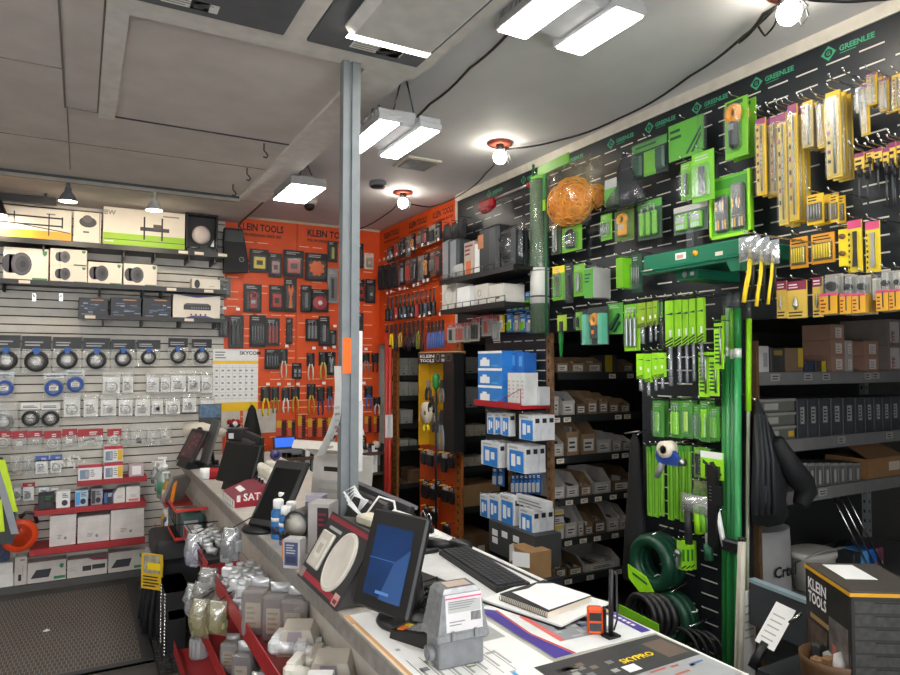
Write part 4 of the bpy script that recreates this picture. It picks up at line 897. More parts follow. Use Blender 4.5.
for i,(px,py,s)in enumerate(((278,535,1),(286,541,.95),(283,527,1.03),(291,533,.9))):
 t=thing('bottle',('blue bottle with white cap nearest the dark tablet','blue bottle with white cap in front, beside the orange marker','tallest white capped bottle at back of the bottle group','white capped bottle behind, beside the black lamp can')[i],'bottle',onZ(px,py+3,CT),group='white capped bottles')
 MB().lathe([(.026,0),(.028,.006),(.028,.105*s),(.02,.12*s)],BB if i<2 else mat('#c9cbd0',.4),n=16).build('body',t)
 bd=t.children[0]if t.children else t
 MB().lathe([(.0285,.02),(.0285,.05)],mat('#1c2c4a',.4),n=16).lathe([(.0285,.07),(.0285,.085)],PAPER,n=16).build('label',bd)
 MB().lathe([(.021,.12*s),(.021,.15*s),(.018,.155*s)],PAPER,n=16).build('cap',t)
p=onZ(301,551,CT);t=thing('lamp_can','black cylindrical lamp can with pale lens towards the shop, behind the marker','lamp',(p.x,p.y,CT))
mb=MB();mb.M=Matrix.Translation((0,0,.052+.055))@Matrix.Rotation(-.75,4,'Z');mb.lathe([(.0001,.06),(.05,.06),(.052,-.04),(.046,-.05),(.046,-.045)],BLACK,n=24,axis='y');mb.build('housing',t)
mb=MB();mb.M=Matrix.Translation((0,0,.052+.055))@Matrix.Rotation(-.75,4,'Z');mb.lathe([(.046,-.046),(.0001,-.05)],mat('#b5b2aa',.3),n=24,axis='y');mb.build('lens',t);MB().box(-.03,-.03,0,.03,.04,.054,LGREY).build('cardboard_support',t)
def cbox(name,label,px,py,w,d,h,rz,m,art=None,cat='box',group=None,z=CT):
 p=onZ(px,py,z);mb=MB().box(-w/2,0,0,w/2,d,h,m,.002)
 if art:art(mb,w,h)
 return tag(mb.build(name,None,p,(0,0,rz)),label,cat,group)
def a_sw(mb,w,h):mb.rect(-w*.4,h*.12,w*.4,h*.9,-.0006,mat('#3a4668',.5));mb.rect(-w*.3,h*.2,w*.3,h*.42,-.001,mat('#2a3048',.5));mb.lines(-w*.3,h*.5,w*.3,h*.85,-.001,LGREY,4)
cbox('switch_box','small grey and blue box at counter edge beside the display carton',291,569,.062,.05,.10,-.75,mat('#aaa6a4',.5),a_sw)
cbox('lamp_carton','tall grey and black lamp carton standing behind the display carton',318,556,.085,.085,.19,-.75,mat('#a8a4a2',.5),lambda mb,w,h:(mb.rect(-w*.05,h*.05,w*.48,h*.92,-.0006,mat('#2a2426',.5)),mb.lines(0,h*.55,w*.4,h*.85,-.001,MAROON,3)))
cbox('small_carton','small white and lilac carton on top of the row behind the lamp can',313,540,.07,.06,.175,-.75,mat('#a9a6b4',.5),lambda mb,w,h:mb.rect(-w*.5,h*.72,w*.5,h*.85,-.0006,mat('#6a6684',.5)))
t=thing('marker','orange marker with black cap leaning on the small grey and blue box','marker',onZ(285,560,CT),(.12,-.05,0));MB().lathe([(.009,0),(.010,.004),(.010,.075),(.006,.09)],mat('#e88a1c',.4),n=12).build('body',t);MB().lathe([(.0105,.078),(.0105,.105),(.008,.108)],BLACK,n=12).build('cap',t)
t=thing('handheld_device','cream handheld pistol shaped device on stand at far counter end','device',Vector((.80,5.08,CT)),(0,0,-.5))
MB().tube([(-.14,0,.22),(-.02,0,.23),(.14,0,.2)],.05,CREAM,10,rs=[.055,.05,.03]).build('body',t);MB().box(-.06,-.03,.0,.0,.03,.2,mat('#b8b4b0',.5)).build('stand',t);MB().box(-.05,-.045,.1,.03,-.03,.19,MAROON).build('red_label',t);MB().lathe([(.0001,-.058),(.02,-.056),(.02,-.045)],BLACK,(-.02,0,.23),12,'y').build('button',t)
t=thing('picture_card','small dark card with landscape picture standing behind the cream device','card',Vector((.86,5.25,CT)),(0,0,-.2));MB().box(-.08,0,.2,.08,.012,.40,DGREY).box(-.01,.0,0,.01,.012,.2,BLACK).build('card',t);MB().rect(-.075,.3,.075,.395,-.0006,mat('#4a6a88',.5,noise=.3,scale=30)).build('picture',t)
p=onZ(205,466,CT);t=thing('pen_tray','low black stapler on the counter before the tilted tablets','stapler',p,(0,0,-.3));MB().box(-.09,-.03,0,.09,.03,.012,BLACK).box(-.08,-.02,.012,.09,.02,.04,BLACK,.008).build('arm',t);MB().box(-.0,-.022,.02,.06,-.02,.036,LGREY).build('metal_plate',t)
t=thing('candy_bag','red and white wrapped packet on the counter left of the bulb display','packet',onZ(221,479,CT),(0,0,-.3));MB().pillow(-.07,0,.07,.07,.03,.06,RED).build('wrapper',t);MB().pillow(-.12,0,-.065,.07,.03,.06,PAPER).build('white_end',t)
t=thing('patterned_cup','red and white patterned cup of small goods behind the far tablets','cup',onZ(233,452,CT));MB().lathe([(.05,0),(.065,.2),(.06,.2),(.05,.02)],mat('#d8d0d0',.5),n=14).build('cup',t);cm=MB()
for k in range(8):cm.box(-.066+.012*k,-.068,.05+.05*(k%2),-.058+.012*k,-.055,.17-.03*(k%3),RED)
cm.build('red_pattern',t);cm=MB()
for k in range(9):a=k*.7;cm.ball((.035*cos(a),.035*sin(a),.21+.015*(k%3)),.022,.022,.022,(BLACK,PAPER,RED)[k%3],8,5)
cm.build('small_goods',t)
t=thing('receipt_stand','dark cluster of receipt printers and cables behind the red picture tablet','printer',Vector((.99,4.85,CT)),(0,0,-.6));t.scale=(.6,.6,.62);MB().box(-.1,-.1,0,.1,.1,.26,BLACK,.01).box(-.12,-.06,.26,.08,.1,.4,mat('#2a2a2c',.5),.01).build('housing',t);MB().box(-.09,-.104,.1,.02,-.1,.17,LGREY).build('paper_slip',t);MB().box(-.08,-.104,.29,-.02,-.1,.35,PAPER).build('white_card',t)
t=thing('taped_notice','long curled white notice taped on the left side of the steel post','notice',onX(341,366,.885));a=MB();zs=[0,-.09,-.18,-.26,-.34];xs=[.0,.004,.0,-.03,-.07]
for i in range(4):a.add([(xs[i]-.035,-.02,zs[i]),(xs[i]+.02,.03,zs[i]),(xs[i+1]+.02,.03,zs[i+1]),(xs[i+1]-.035,-.02,zs[i+1])],[(0,1,2,3)],mat('#c9c6c2',.6))
for i in range(12):k=i*.025;a.add([(-.03-max(0,k-.2)*.33,-.0165,-.03-k),(-.0-max(0,k-.2)*.33,.0105,-.03-k),(-.0-max(0,k-.2)*.33,.0105,-.04-k),(-.03-max(0,k-.2)*.33,-.0165,-.04-k)],[(0,1,2,3)],(GREY,LGREY)[i%2])
a.build('sheet',t)
t=thing('taped_notice','white notices hanging off the right side of the steel post','notice',onX(356,331,.968));MB().box(.0,-.01,-.30,.024,-.008,0,PAPER).box(.0,-.012,-.56,.026,-.0105,-.28,mat('#d2d0ce',.6)).build('sheet',t)
t=thing('orange_sticker','orange sticker on the steel post at half height','sticker',(.91,2.4785,onX(341,338,.9).z));MB().box(-.012,0,-.14,.022,.0008,0,BORANGE).build('label',t)
p,w,h,_=fit((212.5,349,258,411),'Y',5.915);t=thing('wall_calendar','large white wall calendar with yellow bands on the orange wall','calendar',p)
MB().box(-w/2,0,-h,w/2,.004,0,PAPER).build('sheet',t);mb=MB();CY=mat('#f2c40c',.5,noise=0);mb.rect(-w/2,-h,w/2,-h*.86,-.0006,CY);mb.rect(-w/2,-h*.24,w/2,-h*.19,-.0006,CY);mb.text('SKYCOM',.12,-h*.09,-.001,.03,INK,'c',.18)
mb.lines(-w*.45,-h*.16,-w*.1,-h*.03,-.001,GREY,3)
for i in range(5):
 for j in range(7):mb.box(-w*.44+j*w*.13,-.001,-h*.36-i*h*.1,-w*.42+j*w*.13+.012,-.0006,-h*.335-i*h*.1,GREY)
for j in range(1,7):mb.rect(-w*.5+j*w/7,-h*.82,-w*.5+j*w/7+.002,-h*.26,-.0006,LGREY)
for i in range(6):mb.rect(-w/2,-h*(.3+.1*i),w/2,-h*(.3+.1*i)+.002,-.0006,LGREY)
mb.build('print',t)
t=thing('dark_cloth','black cloth cone hanging against the orange wall below the calendar','cloth',onY(252,405,5.85));MB().lathe([(.01,0),(.03,-.03),(.07,-.2),(.11,-.38),(.12,-.42)],mat('#121214',.8),n=14,sy=.6).build('cloth',t);MB().tube([(0,0,-.01),(0,.07,.02)],.004,CHROME).build('hook',t)
for i,(b,lab)in enumerate((((213,411,240,432),'white notice sheet on the orange wall under the calendar, left'),((243,409,276,433),'blank white sheet on the orange wall right of the black cloth'))):
 p,w,h,_=fit(b,'Y',5.918);tag(MB().box(-w/2,0,-h,w/2,.003,0,mat('#c9c2b8',.6)).build('wall_notice',None,p),lab,'notice')
RK=mat('#2e302f',.5,.3);RKL=mat('#6a6a69',.5,.2);POSTO=mat('#7d5128',.6,noise=.15,scale=30);POSTG=mat('#6a563c',.6,noise=.15,scale=30)
def rack(name,label,x0,x1,y0,y1,zs,top,shelfm=RK,postm=POSTG,lip=.045,back=True,sidey=None):
 t=thing(name,label,'rack',((x0+x1)/2,(y0+y1)/2,0));hx,hy=(x1-x0)/2,(y1-y0)/2
 for sx in(-1,1):
  for sy in(-1,1):
   if sx<0 and sy<0:continue
   m=MB().box(-.02,-.02,0,.02,.02,top,postm)
   for k in range(int(top/.06)):m.box(-.006,-.0206,.05+k*.06,.006,-.02,.07+k*.06,INK).box(-.0206,-.006,.05+k*.06,-.02,.006,.07+k*.06,INK)
   m.build('post',t,(sx*(hx-.02),sy*(hy-.02),0))
 for z in zs:
  MB().box(-hx+.0,-hy+.004,z-.012,hx,hy,z,shelfm).box(-hx+.0,-hy-.002,z-lip,hx,-hy+.004,z+.001,shelfm).build('shelf',t)
 if back:MB().box(-hx,hy-.004,.05,hx,hy,top,mat('#1d1f1f',.7)).build('back_panel',t)
 return t
YA,YC,YD,YBk=3.25,4.44,5.54,1.90
rack('steel_rack','dark steel rack of cardboard parts bins left of the green tool wall',2.565,4.4,YA,3.80,(.10,.349,.581,.827,1.085,1.335,1.598),1.80)
rack('steel_rack','dark steel rack behind the blue and white switch packs',2.565,4.4,YC,4.95,(.10,.55,.86,1.09,1.312,1.578),1.82)
rack('steel_rack','farthest dark steel rack holding pale boxes by the red poles',2.565,4.4,YD,5.88,(.10,.56,.90,1.105,1.36,1.545),1.82,postm=POSTO)
rack('steel_rack','grey steel rack with deep lips at right under the yellow drill packs',2.575,4.4,YBk,2.46,(.12,.56,1.072,1.308,1.612),1.83,RKL,mat('#77797a',.5),.056)
BIN=mat('#80664a',.8,noise=.1);BIND=mat('#5e4a36',.8,noise=.1);BINW=mat('#a5a09a',.7)
def bin_(name,label,b,yf,zb,m,depth=.26,lab=True,group=None,tall=1.0):
 p,w,h,_=fit(b,'Y',yf);h=max(.04,p.z-zb);w-=.004
 t=thing(name,label,'parts bin',(p.x,yf,zb+.001),(0,0,0),group)
 hb=h*1.35*tall;mb=MB()
 mb.box(-w/2,0,0,w/2,.003,h,m);mb.box(-w/2,.003,0,w/2,depth,.003,m)
 pr=[(0,0),(depth,0),(depth,hb),(.08,hb),(0,h)]
 for x in(-w/2,w/2-.003):mb.add([(x,y,z)for y,z in pr]+[(x+.003,y,z)for y,z in pr],[(0,1,2,3,4)[::-1],(5,6,7,8,9),(3,4,9,8),(4,0,5,9)],m)
 mb.box(-w/2,depth-.003,0,w/2,depth,hb,m);ty=mb.build('tray',t)
 r=random.Random(int(w*1e6));cm=MB()
 for k in range(5):x=-w*.4+w*.16*k;cm.box(x,.02+.03*r.random(),.004,x+w*.14,.1+.1*r.random(),h*(.6+.6*r.random()),(GREY,DGREY,TAN,LGREY)[(k+int(w*1e4))%4])
 cm.build('stock',t)
 if lab:MB().box(-w*.34,-.0014,h*.15,w*.34,-.0002,h*.75,mat('#b9b6b0',.6)).lines(-w*.28,h*.25,w*.28,h*.65,-.0018,INK,2).build('front_label',ty)
 return t
rowsA=[(1.598,[(556,363,569,373,0),(571,363,585,373,0),(587,363,602,373,0),(605,355,617,372.5,3),(623,364,633,372,0)],'top shelf'),(1.335,[(553.5,397,559,414,2),(562,401,575,414,2),(576,404,586,414,1),(587,400,598,413,0),(599,401,608,412,0),(609,403,619,412,0),(620,404,630,411,0)],'second shelf'),(1.085,[(553.5,444,564,455,2),(566,432,579,454,0),(581,434,596,453,0),(597,440,611,452,2),(612,441,622,451,2),(623,442,632,450,2)],'third shelf'),(.827,[(553.5,487,565,499,2),(566,486,579,498,2),(580,485,592,497,0),(593,482,611,495,2),(612,480,631,493,1)],'fourth shelf'),(.581,[(565,523,577,538,2),(578,522,584,537,2),(585,525,593,536,0),(594,520,606,535,1),(607,518,619,533,2),(620,518,627,532,2)],'fifth shelf'),(.349,[(555,568,567,579,1),(568,567,583,578,1),(585,562,620,575,2)],'bottom shelf')]
for z,bs,nm in rowsA:
 for i,b in enumerate(bs):
  if b[4]==3:carton('parts_box','yellow and black parts box on the top shelf of the bin rack',b[:4],YA+.01,z+.001,.15,mat('#3a3a3c',.6),lambda mb,w,h:mb.rect(-w*.5,0,w*.1,h,-.0006,mat('#a08a20',.5)))
  else:bin_('parts_bin',f'{("brown", "dark brown", "pale fronted")[b[4]]} cardboard parts bin, {nth(i, len(bs))} on {nm} of the bin rack',b[:4],YA+.012,z,(BIN,BIND,BINW)[b[4]],group='cardboard parts bins',tall=1.5 if z<1 else 1.2)
for k in range(4):
 carton('parts_box',f'white and yellow striped parts box, {("lowest", "second from bottom", "third from bottom", "topmost")[k]} in stack beside brown rack post',(554,516+7-7*k+8,564,530+8-7*k),YA+.012,.582+.049*k,.15,mat('#aaa79f',.6),(lambda mb,w,h:mb.rect(-w*.4,h*.3,w*.4,h*.8,-.0006,mat('#b09a2a',.5)))if k%2 else(lambda mb,w,h:mb.lines(-w*.4,h*.2,w*.3,h*.8,-.0006,DBLUE,2)),group='striped parts boxes')
for z,xs in((1.58,(650-20,612)),(1.315,(556,567,618,627)),(1.065,(560,615,625)),(.807,(569,584,598,613,627)),(.561,(557,568,583,597,615)),(.329,(568,590,618))):
 for i,px in enumerate(xs):
  p=onY(px,364+(1.65-z)*170,YA);p=Vector((p.x,YA-.003,z));tag(MB().box(-.028,-.0015,-.022,.028,0,.006,CREAM).lines(-.02,-.016,.02,.002,-.002,INK,2).build('price_tag',None,p),f'white price tag, {nth(i, len(xs))} on the bin rack, lip {ORD[[1.58,1.315,1.065,.807,.561,.329].index(z)]} from top','price tag','rack price tags')
PALE=mat('#9a9a90',.6);PALE2=mat('#a59c88',.6)
def a_sm(mb,w,h):mb.lines(-w*.3,h*.2,w*.2,h*.5,-.0008,GREY,2);mb.rect(-w*.1,h*.08,w*.1,h*.14,-.001,INK)
for b,z,m,lab in(((460,357,479,373),1.578,mat('#8a8880',.6),'grey box on the top shelf of the rack behind blue packs'),((463,387,478,408),1.312,mat('#8a8888',.6),'grey box on the second shelf of the rack behind blue packs'),((462,425,474,438),1.09,PALE2,'left tan box on third shelf of the rack behind blue packs'),((475,425,488,438),1.09,PALE2,'right tan box on third shelf of the rack behind blue packs'),((461,457,474,469),.86,PALE2,'left tan box on fourth shelf of the rack behind blue packs'),((475,457,489,469),.86,PALE2,'right tan box on fourth shelf of the rack behind blue packs')):
 carton('parts_box',lab,b,YC+.01,z+.001,.2,m,a_sm)
carton('brown_carton','wide brown carton on fifth shelf of the rack behind blue packs',(462,484,500,506),YC+.012,.551,.3,CARD,None)
for i,b in enumerate(((460,535,474,555),(475,533,489,554))):carton('brown_carton',('left','right')[i]+' brown carton with label on bottom shelf of rack behind blue packs',b,YC+.012,.101,.3,DCARD,lambda mb,w,h:mb.rect(-w*.3,h*.4,w*.2,h*.6,-.001,CREAM))
for b,z,lab in(((399.5,358,408,371),1.545,'top shelf left'),((409,358,418,371),1.545,'top shelf right'),((399.5,382,408,393),1.36,'second shelf left'),((409,382,418,393),1.36,'second shelf right'),((400,410,413,425),1.105,'third shelf single'),((399.5,440,408,451),.90,'fourth shelf left'),((409,440,417,451),.90,'fourth shelf right')):
 carton('pale_box',f'pale grey box on farthest rack by the red poles, {lab}',b,YD+.012,z+.001,.2,PALE,a_sm,group='pale boxes on farthest rack')
for i,b in enumerate(((398,486,412,505),(412,470,424,500),(399,515,416,540))):carton('brown_carton',('left','taller right','lowest')[i]+' brown carton low on the farthest rack',b,YD+.012,(.561,.561,.101)[i],.25,DCARD)
def a_pinkb(mb,w,h):mb.rect(-w*.2,h*.15,w*.28,h*.8,-.0008,mat('#b8b0a8',.6));mb.lines(-w*.12,h*.2,w*.2,h*.7,-.0012,GREY,3)
PKB=mat('#8a6a58',.7);YF=YBk+.012
z=1.613
carton('white_box','white box at left end of the upper shelf under the yellow packs',(752,346,769,374),YF,z,.2,mat('#a5a39f',.6),lambda mb,w,h:mb.rect(w*.15,h*.2,w*.4,h*.75,-.001,GREY))
carton('dark_box','dark printed box beside the white box on the upper right shelf',(771,348,785,374),YF,z,.2,mat('#35322e',.6),lambda mb,w,h:(mb.rect(-w*.3,h*.7,w*.3,h*.9,-.001,mat('#7a6a30',.5)),mb.disc(-w*.1,h*.35,w*.3,h*.25,-.001,DGREY)))
carton('brown_box','brown box with yellow side patch on the upper right shelf',(786,348,803,374),YF,z,.2,mat('#6a5540',.7),lambda mb,w,h:mb.rect(w*.2,h*.2,w*.5,h,-.001,mat('#a89030',.5)))
carton('small_box','small dark blue box on the upper right shelf',(806,361,815,374),YF,z,.12,mat('#2a3040',.6));carton('small_box','small yellow and black box on the upper right shelf',(816,361,827,374),YF,z,.12,mat('#3a3630',.6),lambda mb,w,h:mb.rect(0,0,w*.4,h,-.001,mat('#a8981e',.5)))
hh=onY(838,356,YF).z-z
for k,nm in enumerate(('lowest','middle','topmost')):carton('fitting_box',f'brown box with white label, {nm} of the stack of three, upper right shelf',(832,356,845,375),YF,z+k*(hh+.001),.15,PKB,a_pinkb,dz=0,group='brown fitting boxes')if k==0 else None
def stackbox(px0,px1,k,label,m,art,group,d=.15):
 a,b=onY(px0,365,YF),onY(px1,365,YF);w=b.x-a.x;mb=MB().box(-w/2,0,0,w/2,d,hh,m,.002);art(mb,w,hh);tag(mb.build('fitting_box',None,((a.x+b.x)/2,YF,z+k*(hh+.001))),label,'box',group)
stackbox(832,845,1,'brown box with white label, middle of the stack of three, upper right shelf',PKB,a_pinkb,'brown fitting boxes');stackbox(832,845,2,'brown box with white label, topmost of the stack of three, upper right shelf',PKB,a_pinkb,'brown fitting boxes')
for k in(0,1):stackbox(846,853,k,('lower','upper')[k]+' narrow pale box beside the stack of three brown boxes',mat('#8f8c86',.6),a_pinkb,'narrow pale boxes');stackbox(865,879,k,('lower','upper')[k]+' brown box with white label in the stack of two',PKB,a_pinkb,'brown fitting boxes')
for k in(0,1):
 mb=MB();a,b=onY(889,365,YF),onY(915,365,YF);w=b.x-a.x;H=.135;mb.box(-w/2,0,0,w/2,.25,H,mat('#6f655e',.7),.002);mb.rect(-w*.45,H*.1,-w*.1,H*.9,-.001,mat('#a9a4a0',.6));mb.text('TYPE',-w*.28,H*.25,-.0015,.03,MAROON,'c',.08,pi/2);tag(mb.build('large_box',None,((a.x+b.x)/2,YF,z+k*(H+.001))),('lower','upper')[k]+' large printed box at right end of the upper right shelf','box','large printed boxes')
z=1.309
for k in range(3):
 a,b=onY(756,420,YF),onY(795,420,YF);w=b.x-a.x;t=thing('plastic_drawer',('lowest','middle','topmost')[k]+' clear plastic drawer in the stack left of grey ballast boxes','drawer',((a.x+b.x)/2,YF,z+k*.062),(0,0,0),'clear plastic drawers')
 MB().box(-w/2,0,0,w/2,.2,.058,mat('#54544f',.4),.003).build('tray',t);MB().box(-w/2-.003,-.004,.048,w/2+.003,.0,.06,mat('#7c7c76',.4)).box(-w*.3,-.003,.012,w*.05,-.0005,.04,mat('#8f8f88',.4)).build('front_edge',t)
 if k==0:MB().box(w*.32,-.003,.012,w*.44,-.0005,.036,mat('#b08a18',.5)).build('yellow_sticker',t)
xs=[797,807.5,819,831,843,855.5,865,874,882.5,891,900,909,918]
for i in range(len(xs)-1):
 b=(xs[i]+.3,398.5-(i*.25),xs[i+1]-.6,438);carton('ballast_box',f'dark grey upright ballast box, {nth(i, len(xs) - 1)} in the row on right shelf',b,YF,z,.22,mat('#303236',.55),lambda mb,w,h:(mb.rect(-w*.18,h*.35,w*.22,h*.78,-.0008,mat('#8f8f8c',.5)),mb.lines(-w*.12,h*.4,w*.16,h*.75,-.0012,INK,4)),group='grey ballast boxes')
z=1.073
for i in range(9):
 x0=793+i*7.6;carton('fuse_box',f'small clear fronted box, {nth(i, 9)} in the row on the lower right shelf',(x0,463,x0+6.6,487-i*.8),YF,z,.14,mat('#4a4b4a',.4),lambda mb,w,h:(mb.rect(-w*.05,h*.1,w*.3,h*.7,-.0008,mat('#8f8d88',.5)),mb.rect(-w*.5,h*.88,w*.5,h,-.0008,mat('#7a7a78',.5))),group='small clear fronted boxes')
mb=MB();a,b=onY(868,470,YF),onY(905,470,YF);w=b.x-a.x;mb.box(-w/2,0,0,w/2,.22,.10,mat('#7b5a38',.75)).add([(-w/2,0,.10),(w/2,0,.10),(w*.2,.1,.17),(-w*.6,.1,.17)],[(0,1,2,3)],mat('#6a4c30',.75));mb.rect(w*.05,.03,w*.35,.075,-.001,mat('#a9a090',.6));tag(mb.build('brown_carton',None,((a.x+b.x)/2,YF,z)),'open brown carton with slanted flap on the lower right shelf','carton')
for i,(px,zz_)in enumerate(((775,1.59),(808,1.59),(826,1.59),(868,1.59),(876,1.592),(840,1.285),(888,1.285),(820,1.05))):
 p=onY(px,400,YBk);tag(MB().box(-.03,-.0015,-.016,.03,0,.016,mat('#8f8d88',.6)).lines(-.022,-.012,.022,.012,-.002,INK,2).build('price_tag',None,(p.x,YBk-.003,zz_)),f'grey price tag on the right rack lips, {ORD[i]} counting along from upper left','price tag','right rack price tags')
def post(label,px0,px1,m,top=1.84,X=XR):
 a,b=onX(px0,420,X),onX(px1,420,X);w=a.y-b.y;t=thing('upright_post',label,'post',(X,(a.y+b.y)/2,0))
 MB().box(0,-w/2,0,.022,w/2,top,m).build('post_body',t);h=MB()
 for k in range(int(top/.06)):h.box(-.0008,-w*.12,.04+k*.06,0,w*.12,.06+k*.06,INK)
 h.build('slot_row',t)
post('brown slotted upright post between the blue packs and the bin rack',546.5,551.5,mat('#7a5a3c',.6,noise=.2,scale=30))
post('orange brown slotted upright post right of the yellow tool display',455,461,mat('#9a5520',.6,noise=.2,scale=30))
post('orange brown slotted upright post left of the farthest rack',392.5,397,mat('#8f5a22',.6,noise=.2,scale=30))
ep=MB();ya,yb_=onX(484,400,XR).y,onX(546,400,XR).y;ep.box(XR+.012,yb_,1.0,XR+.03,ya,1.84,BK);slotted(ep,yb_,ya,1.5,1.80,BK,BKS,lambda mb,a,b,z,m:mb.add([(XR+.0115,b,z-.003),(XR+.0115,a,z-.003),(XR+.0115,a,z+.003),(XR+.0115,b,z+.003)],[(0,1,2,3)],m),seed=8)
struct('wall_right_endcap',ep)
ya,yb_=onX(419,400,XR).y,onX(455,400,XR).y
ep=MB().box(XR+.01,yb_,.1,XR+.03,ya,1.84,mat('#b8420e',.5));struct('wall_right_orange_endcap',ep)
p,w,h,rot=fit((418.5,352,454,449),'X',XR-.10)
t=thing('tool_display','black and yellow tool display cabinet with lettered black header','display',p,rot)
YL=mat('#c89a10',.5)
MB().box(-w/2,.09,-h,w/2,.1,0,YL).box(-w/2,.0,-h,-w/2+.012,.09,0,YL).box(w*.22,-.002,-h,w/2,.101,-h*.02,mat('#141414',.5)).box(-w/2,0,-.006,w/2,.1,.004,mat('#c9a070',.5)).build('cabinet',t)
hm=MB().box(-w/2,-.006,-h*.115,w/2,-.001,-.006,mat('#17130f',.5));hm.text('KLEIN',-w*.22,-h*.058,-.007,h*.032,PAPER,'c',w*.42);hm.text('TOOLS',-w*.22,-h*.105,-.007,h*.032,PAPER,'c',w*.42)
for k in range(16):a=k*pi/8;hm.box(w*.09+w*.05*cos(a)-.003,-.0074,-h*.06+h*.04*sin(a)-.003,w*.09+w*.05*cos(a)+.003,-.0066,-h*.06+h*.04*sin(a)+.003,LGREY);hm.box(w*.38+w*.07*cos(a)-.003,-.0074,-h*.06+h*.035*sin(a)-.003,w*.38+w*.07*cos(a)+.003,-.0066,-h*.06+h*.035*sin(a)+.003,GREY)
hm.box(w*.19,-.0074,-h*.05,w*.27,-.0066,-h*.03,LGREY).box(w*.19,-.0074,-h*.1,w*.27,-.0066,-h*.07,LGREY);hm.build('header',t)
d=thing('green_head_pole','black pole with green head standing before the yellow tool display','pole',(XR-.16,onX(436,400,XR-.16).y,.3));zt=onX(436,374,XR-.16).z-.3
MB().tube([(0,0,0),(0,0,zt-.08)],.009,BLACK).build('pole',d);MB().lathe([(.012,zt-.12),(.028,zt-.09),(.03,zt-.02),(.02,zt),(.001,zt+.003)],GREEN,n=14).build('head',d);MB().box(-.03,-.03,-.2,.03,.03,0,BLACK).build('base',d)
def tool_hang(b,c,label,m1,m2,kind=0):
 p,w,h,rot=fit(b,'X',c);t=thing('cable_cutter' if kind==0 else 'tape_roll' if kind==1 else 'hand_tool',label,'tool',p,rot)
 if kind==1:MB().lathe([(.02,0),(w/2,0),(w/2,.04),(.02,.04),(.02,0)],m1,(0,0,-h/2),16,'y').build('roll',t);MB().lathe([(.012,-.002),(.02,-.002),(.02,.03)],m2,(0,0,-h/2),12,'y').build('core',t)
 else:plier(t,w,h,m1,m2)
 hook_for(t,w,L=XR-c-.01)
 return t
def plier(t,w,h,grip,metal=DSTEEL,spread=.32,head=.42):
 hz=-h*head
 MB().prism([(-w*.10,0),(-w*.02,0),(-w*.02,hz*.55),(w*.02,hz*.55),(w*.02,0),(w*.10,0),(w*.2,hz*.6),(w*.16,hz),(-w*.16,hz),(-w*.2,hz*.6)],0,.014,metal).build('jaws',t)
 for s in(-1,1):
  MB().tube([(s*w*.08,.007,hz*.9),(s*w*spread*.85,.007,hz-h*.16),(s*w*spread,.007,-h*.8),(s*w*spread*.72,.007,-h)],max(.006,w*.10),grip,6).build('handle',t)
CG=XR-.11
for b,lab,m1,m2,k in(((424,380,431,400),'dark cutters hanging at left inside the yellow tool display',DGREY,GREY,0),((438,380,444,402),'grey cutters hanging at right inside the yellow tool display',GREY,DSTEEL,0),((427,396,435,412),'black tool pouch shaped cutters in middle of yellow tool display',BLACK,DGREY,0),((420,408,430,418),'cream tape roll hanging on the yellow tool display',CREAM,BROWN,1),((422,421,429,431),'small tool with yellow grip on the lower yellow tool display',BYELLOW,DSTEEL,0),((431,415,440,432),'dark adjustable tool beside the yellow gripped one on yellow display',DGREY,GREY,0),((437,410,444,450),'long grey chain tool at right on the yellow tool display',GREY,DSTEEL,0)):
 tool_hang(b,CG-.002,lab,m1,m2,k)
def glove(t,w,h,i=0):
 MB().box(-w*.4,.004,-h*.3,w*.4,.008,0,(DGREY,LGREY)[i%2]).lines(-w*.3,-h*.25,w*.3,-h*.05,.003,WHITE,2).build('header_card',t)
 MB().prism([(-w*.4,-h*.3),(w*.4,-h*.3),(w*.45,-h*.7),(w*.3,-h),(-w*.25,-h),(-w*.45,-h*.75)],-.01,.012,BLACK).build('glove_body',t)
 MB().box(-w*.15,-.04,-h*.03,-w*.1,.0,h*.02,BYELLOW).build('hook_tip',t);hook_for(t,w)
row([(421,449,426,464),(426,450,433,466),(435,452,441,463),(441,452,447,472),(448,453,454,468)],'black_pouch','pouch','black pouch with card on orange endcap, %s of upper row','black endcap pouches',glove,'X',XR-.07)
row([(421,480,429,498),(430,484,435,500),(435,480,441,497),(442,485,448,502),(449,487,454,504)],'black_pouch','pouch','black pouch with card on orange endcap, %s of middle row','black endcap pouches',glove,'X',XR-.07)
row([(423,505,430,520),(431,507,437,524),(443,523,450,536)],'black_pouch','pouch','black pouch with card on orange endcap, %s of lowest row','black endcap pouches',glove,'X',XR-.07)
for i,(px,m,zt)in enumerate(((386.5,mat('#b8342e',.4),1.93),(389.8,mat('#d04438',.4),1.80))):
 p=onY(px,420,5.45);t=thing('red_pole',('taller','brighter')[i]+' red fibreglass pole standing by the farthest rack','pole',(p.x,5.45,0),(0,0,0),'red poles')
 MB().tube([(0,0,0),(0,0,zt)],.018,m,10).build('pole',t);MB().box(-.02,-.0195,1.0,.02,-.017,1.2,PAPER).build('white_label',t);MB().tube([(0,0,zt),(0,0,zt+.02)],.015,BLACK).build('cap',t)
zt=onY(300,457,5.62).z;t=thing('bookcase','dark low bookcase full of binders under the orange back wall','bookcase',(1.92,5.74,0))
bw_=.52;MB().box(-bw_,-.15,zt-.025,bw_,.16,zt,mat('#55402c',.6)).build('top',t)
for x in(-bw_,bw_-.02):MB().box(x,-.14,0,x+.02,.16,zt-.025,mat('#3a2c20',.6)).build('side',t)
MB().box(-bw_,.14,0,bw_,.16,zt-.025,mat('#2a2018',.6)).build('back',t)
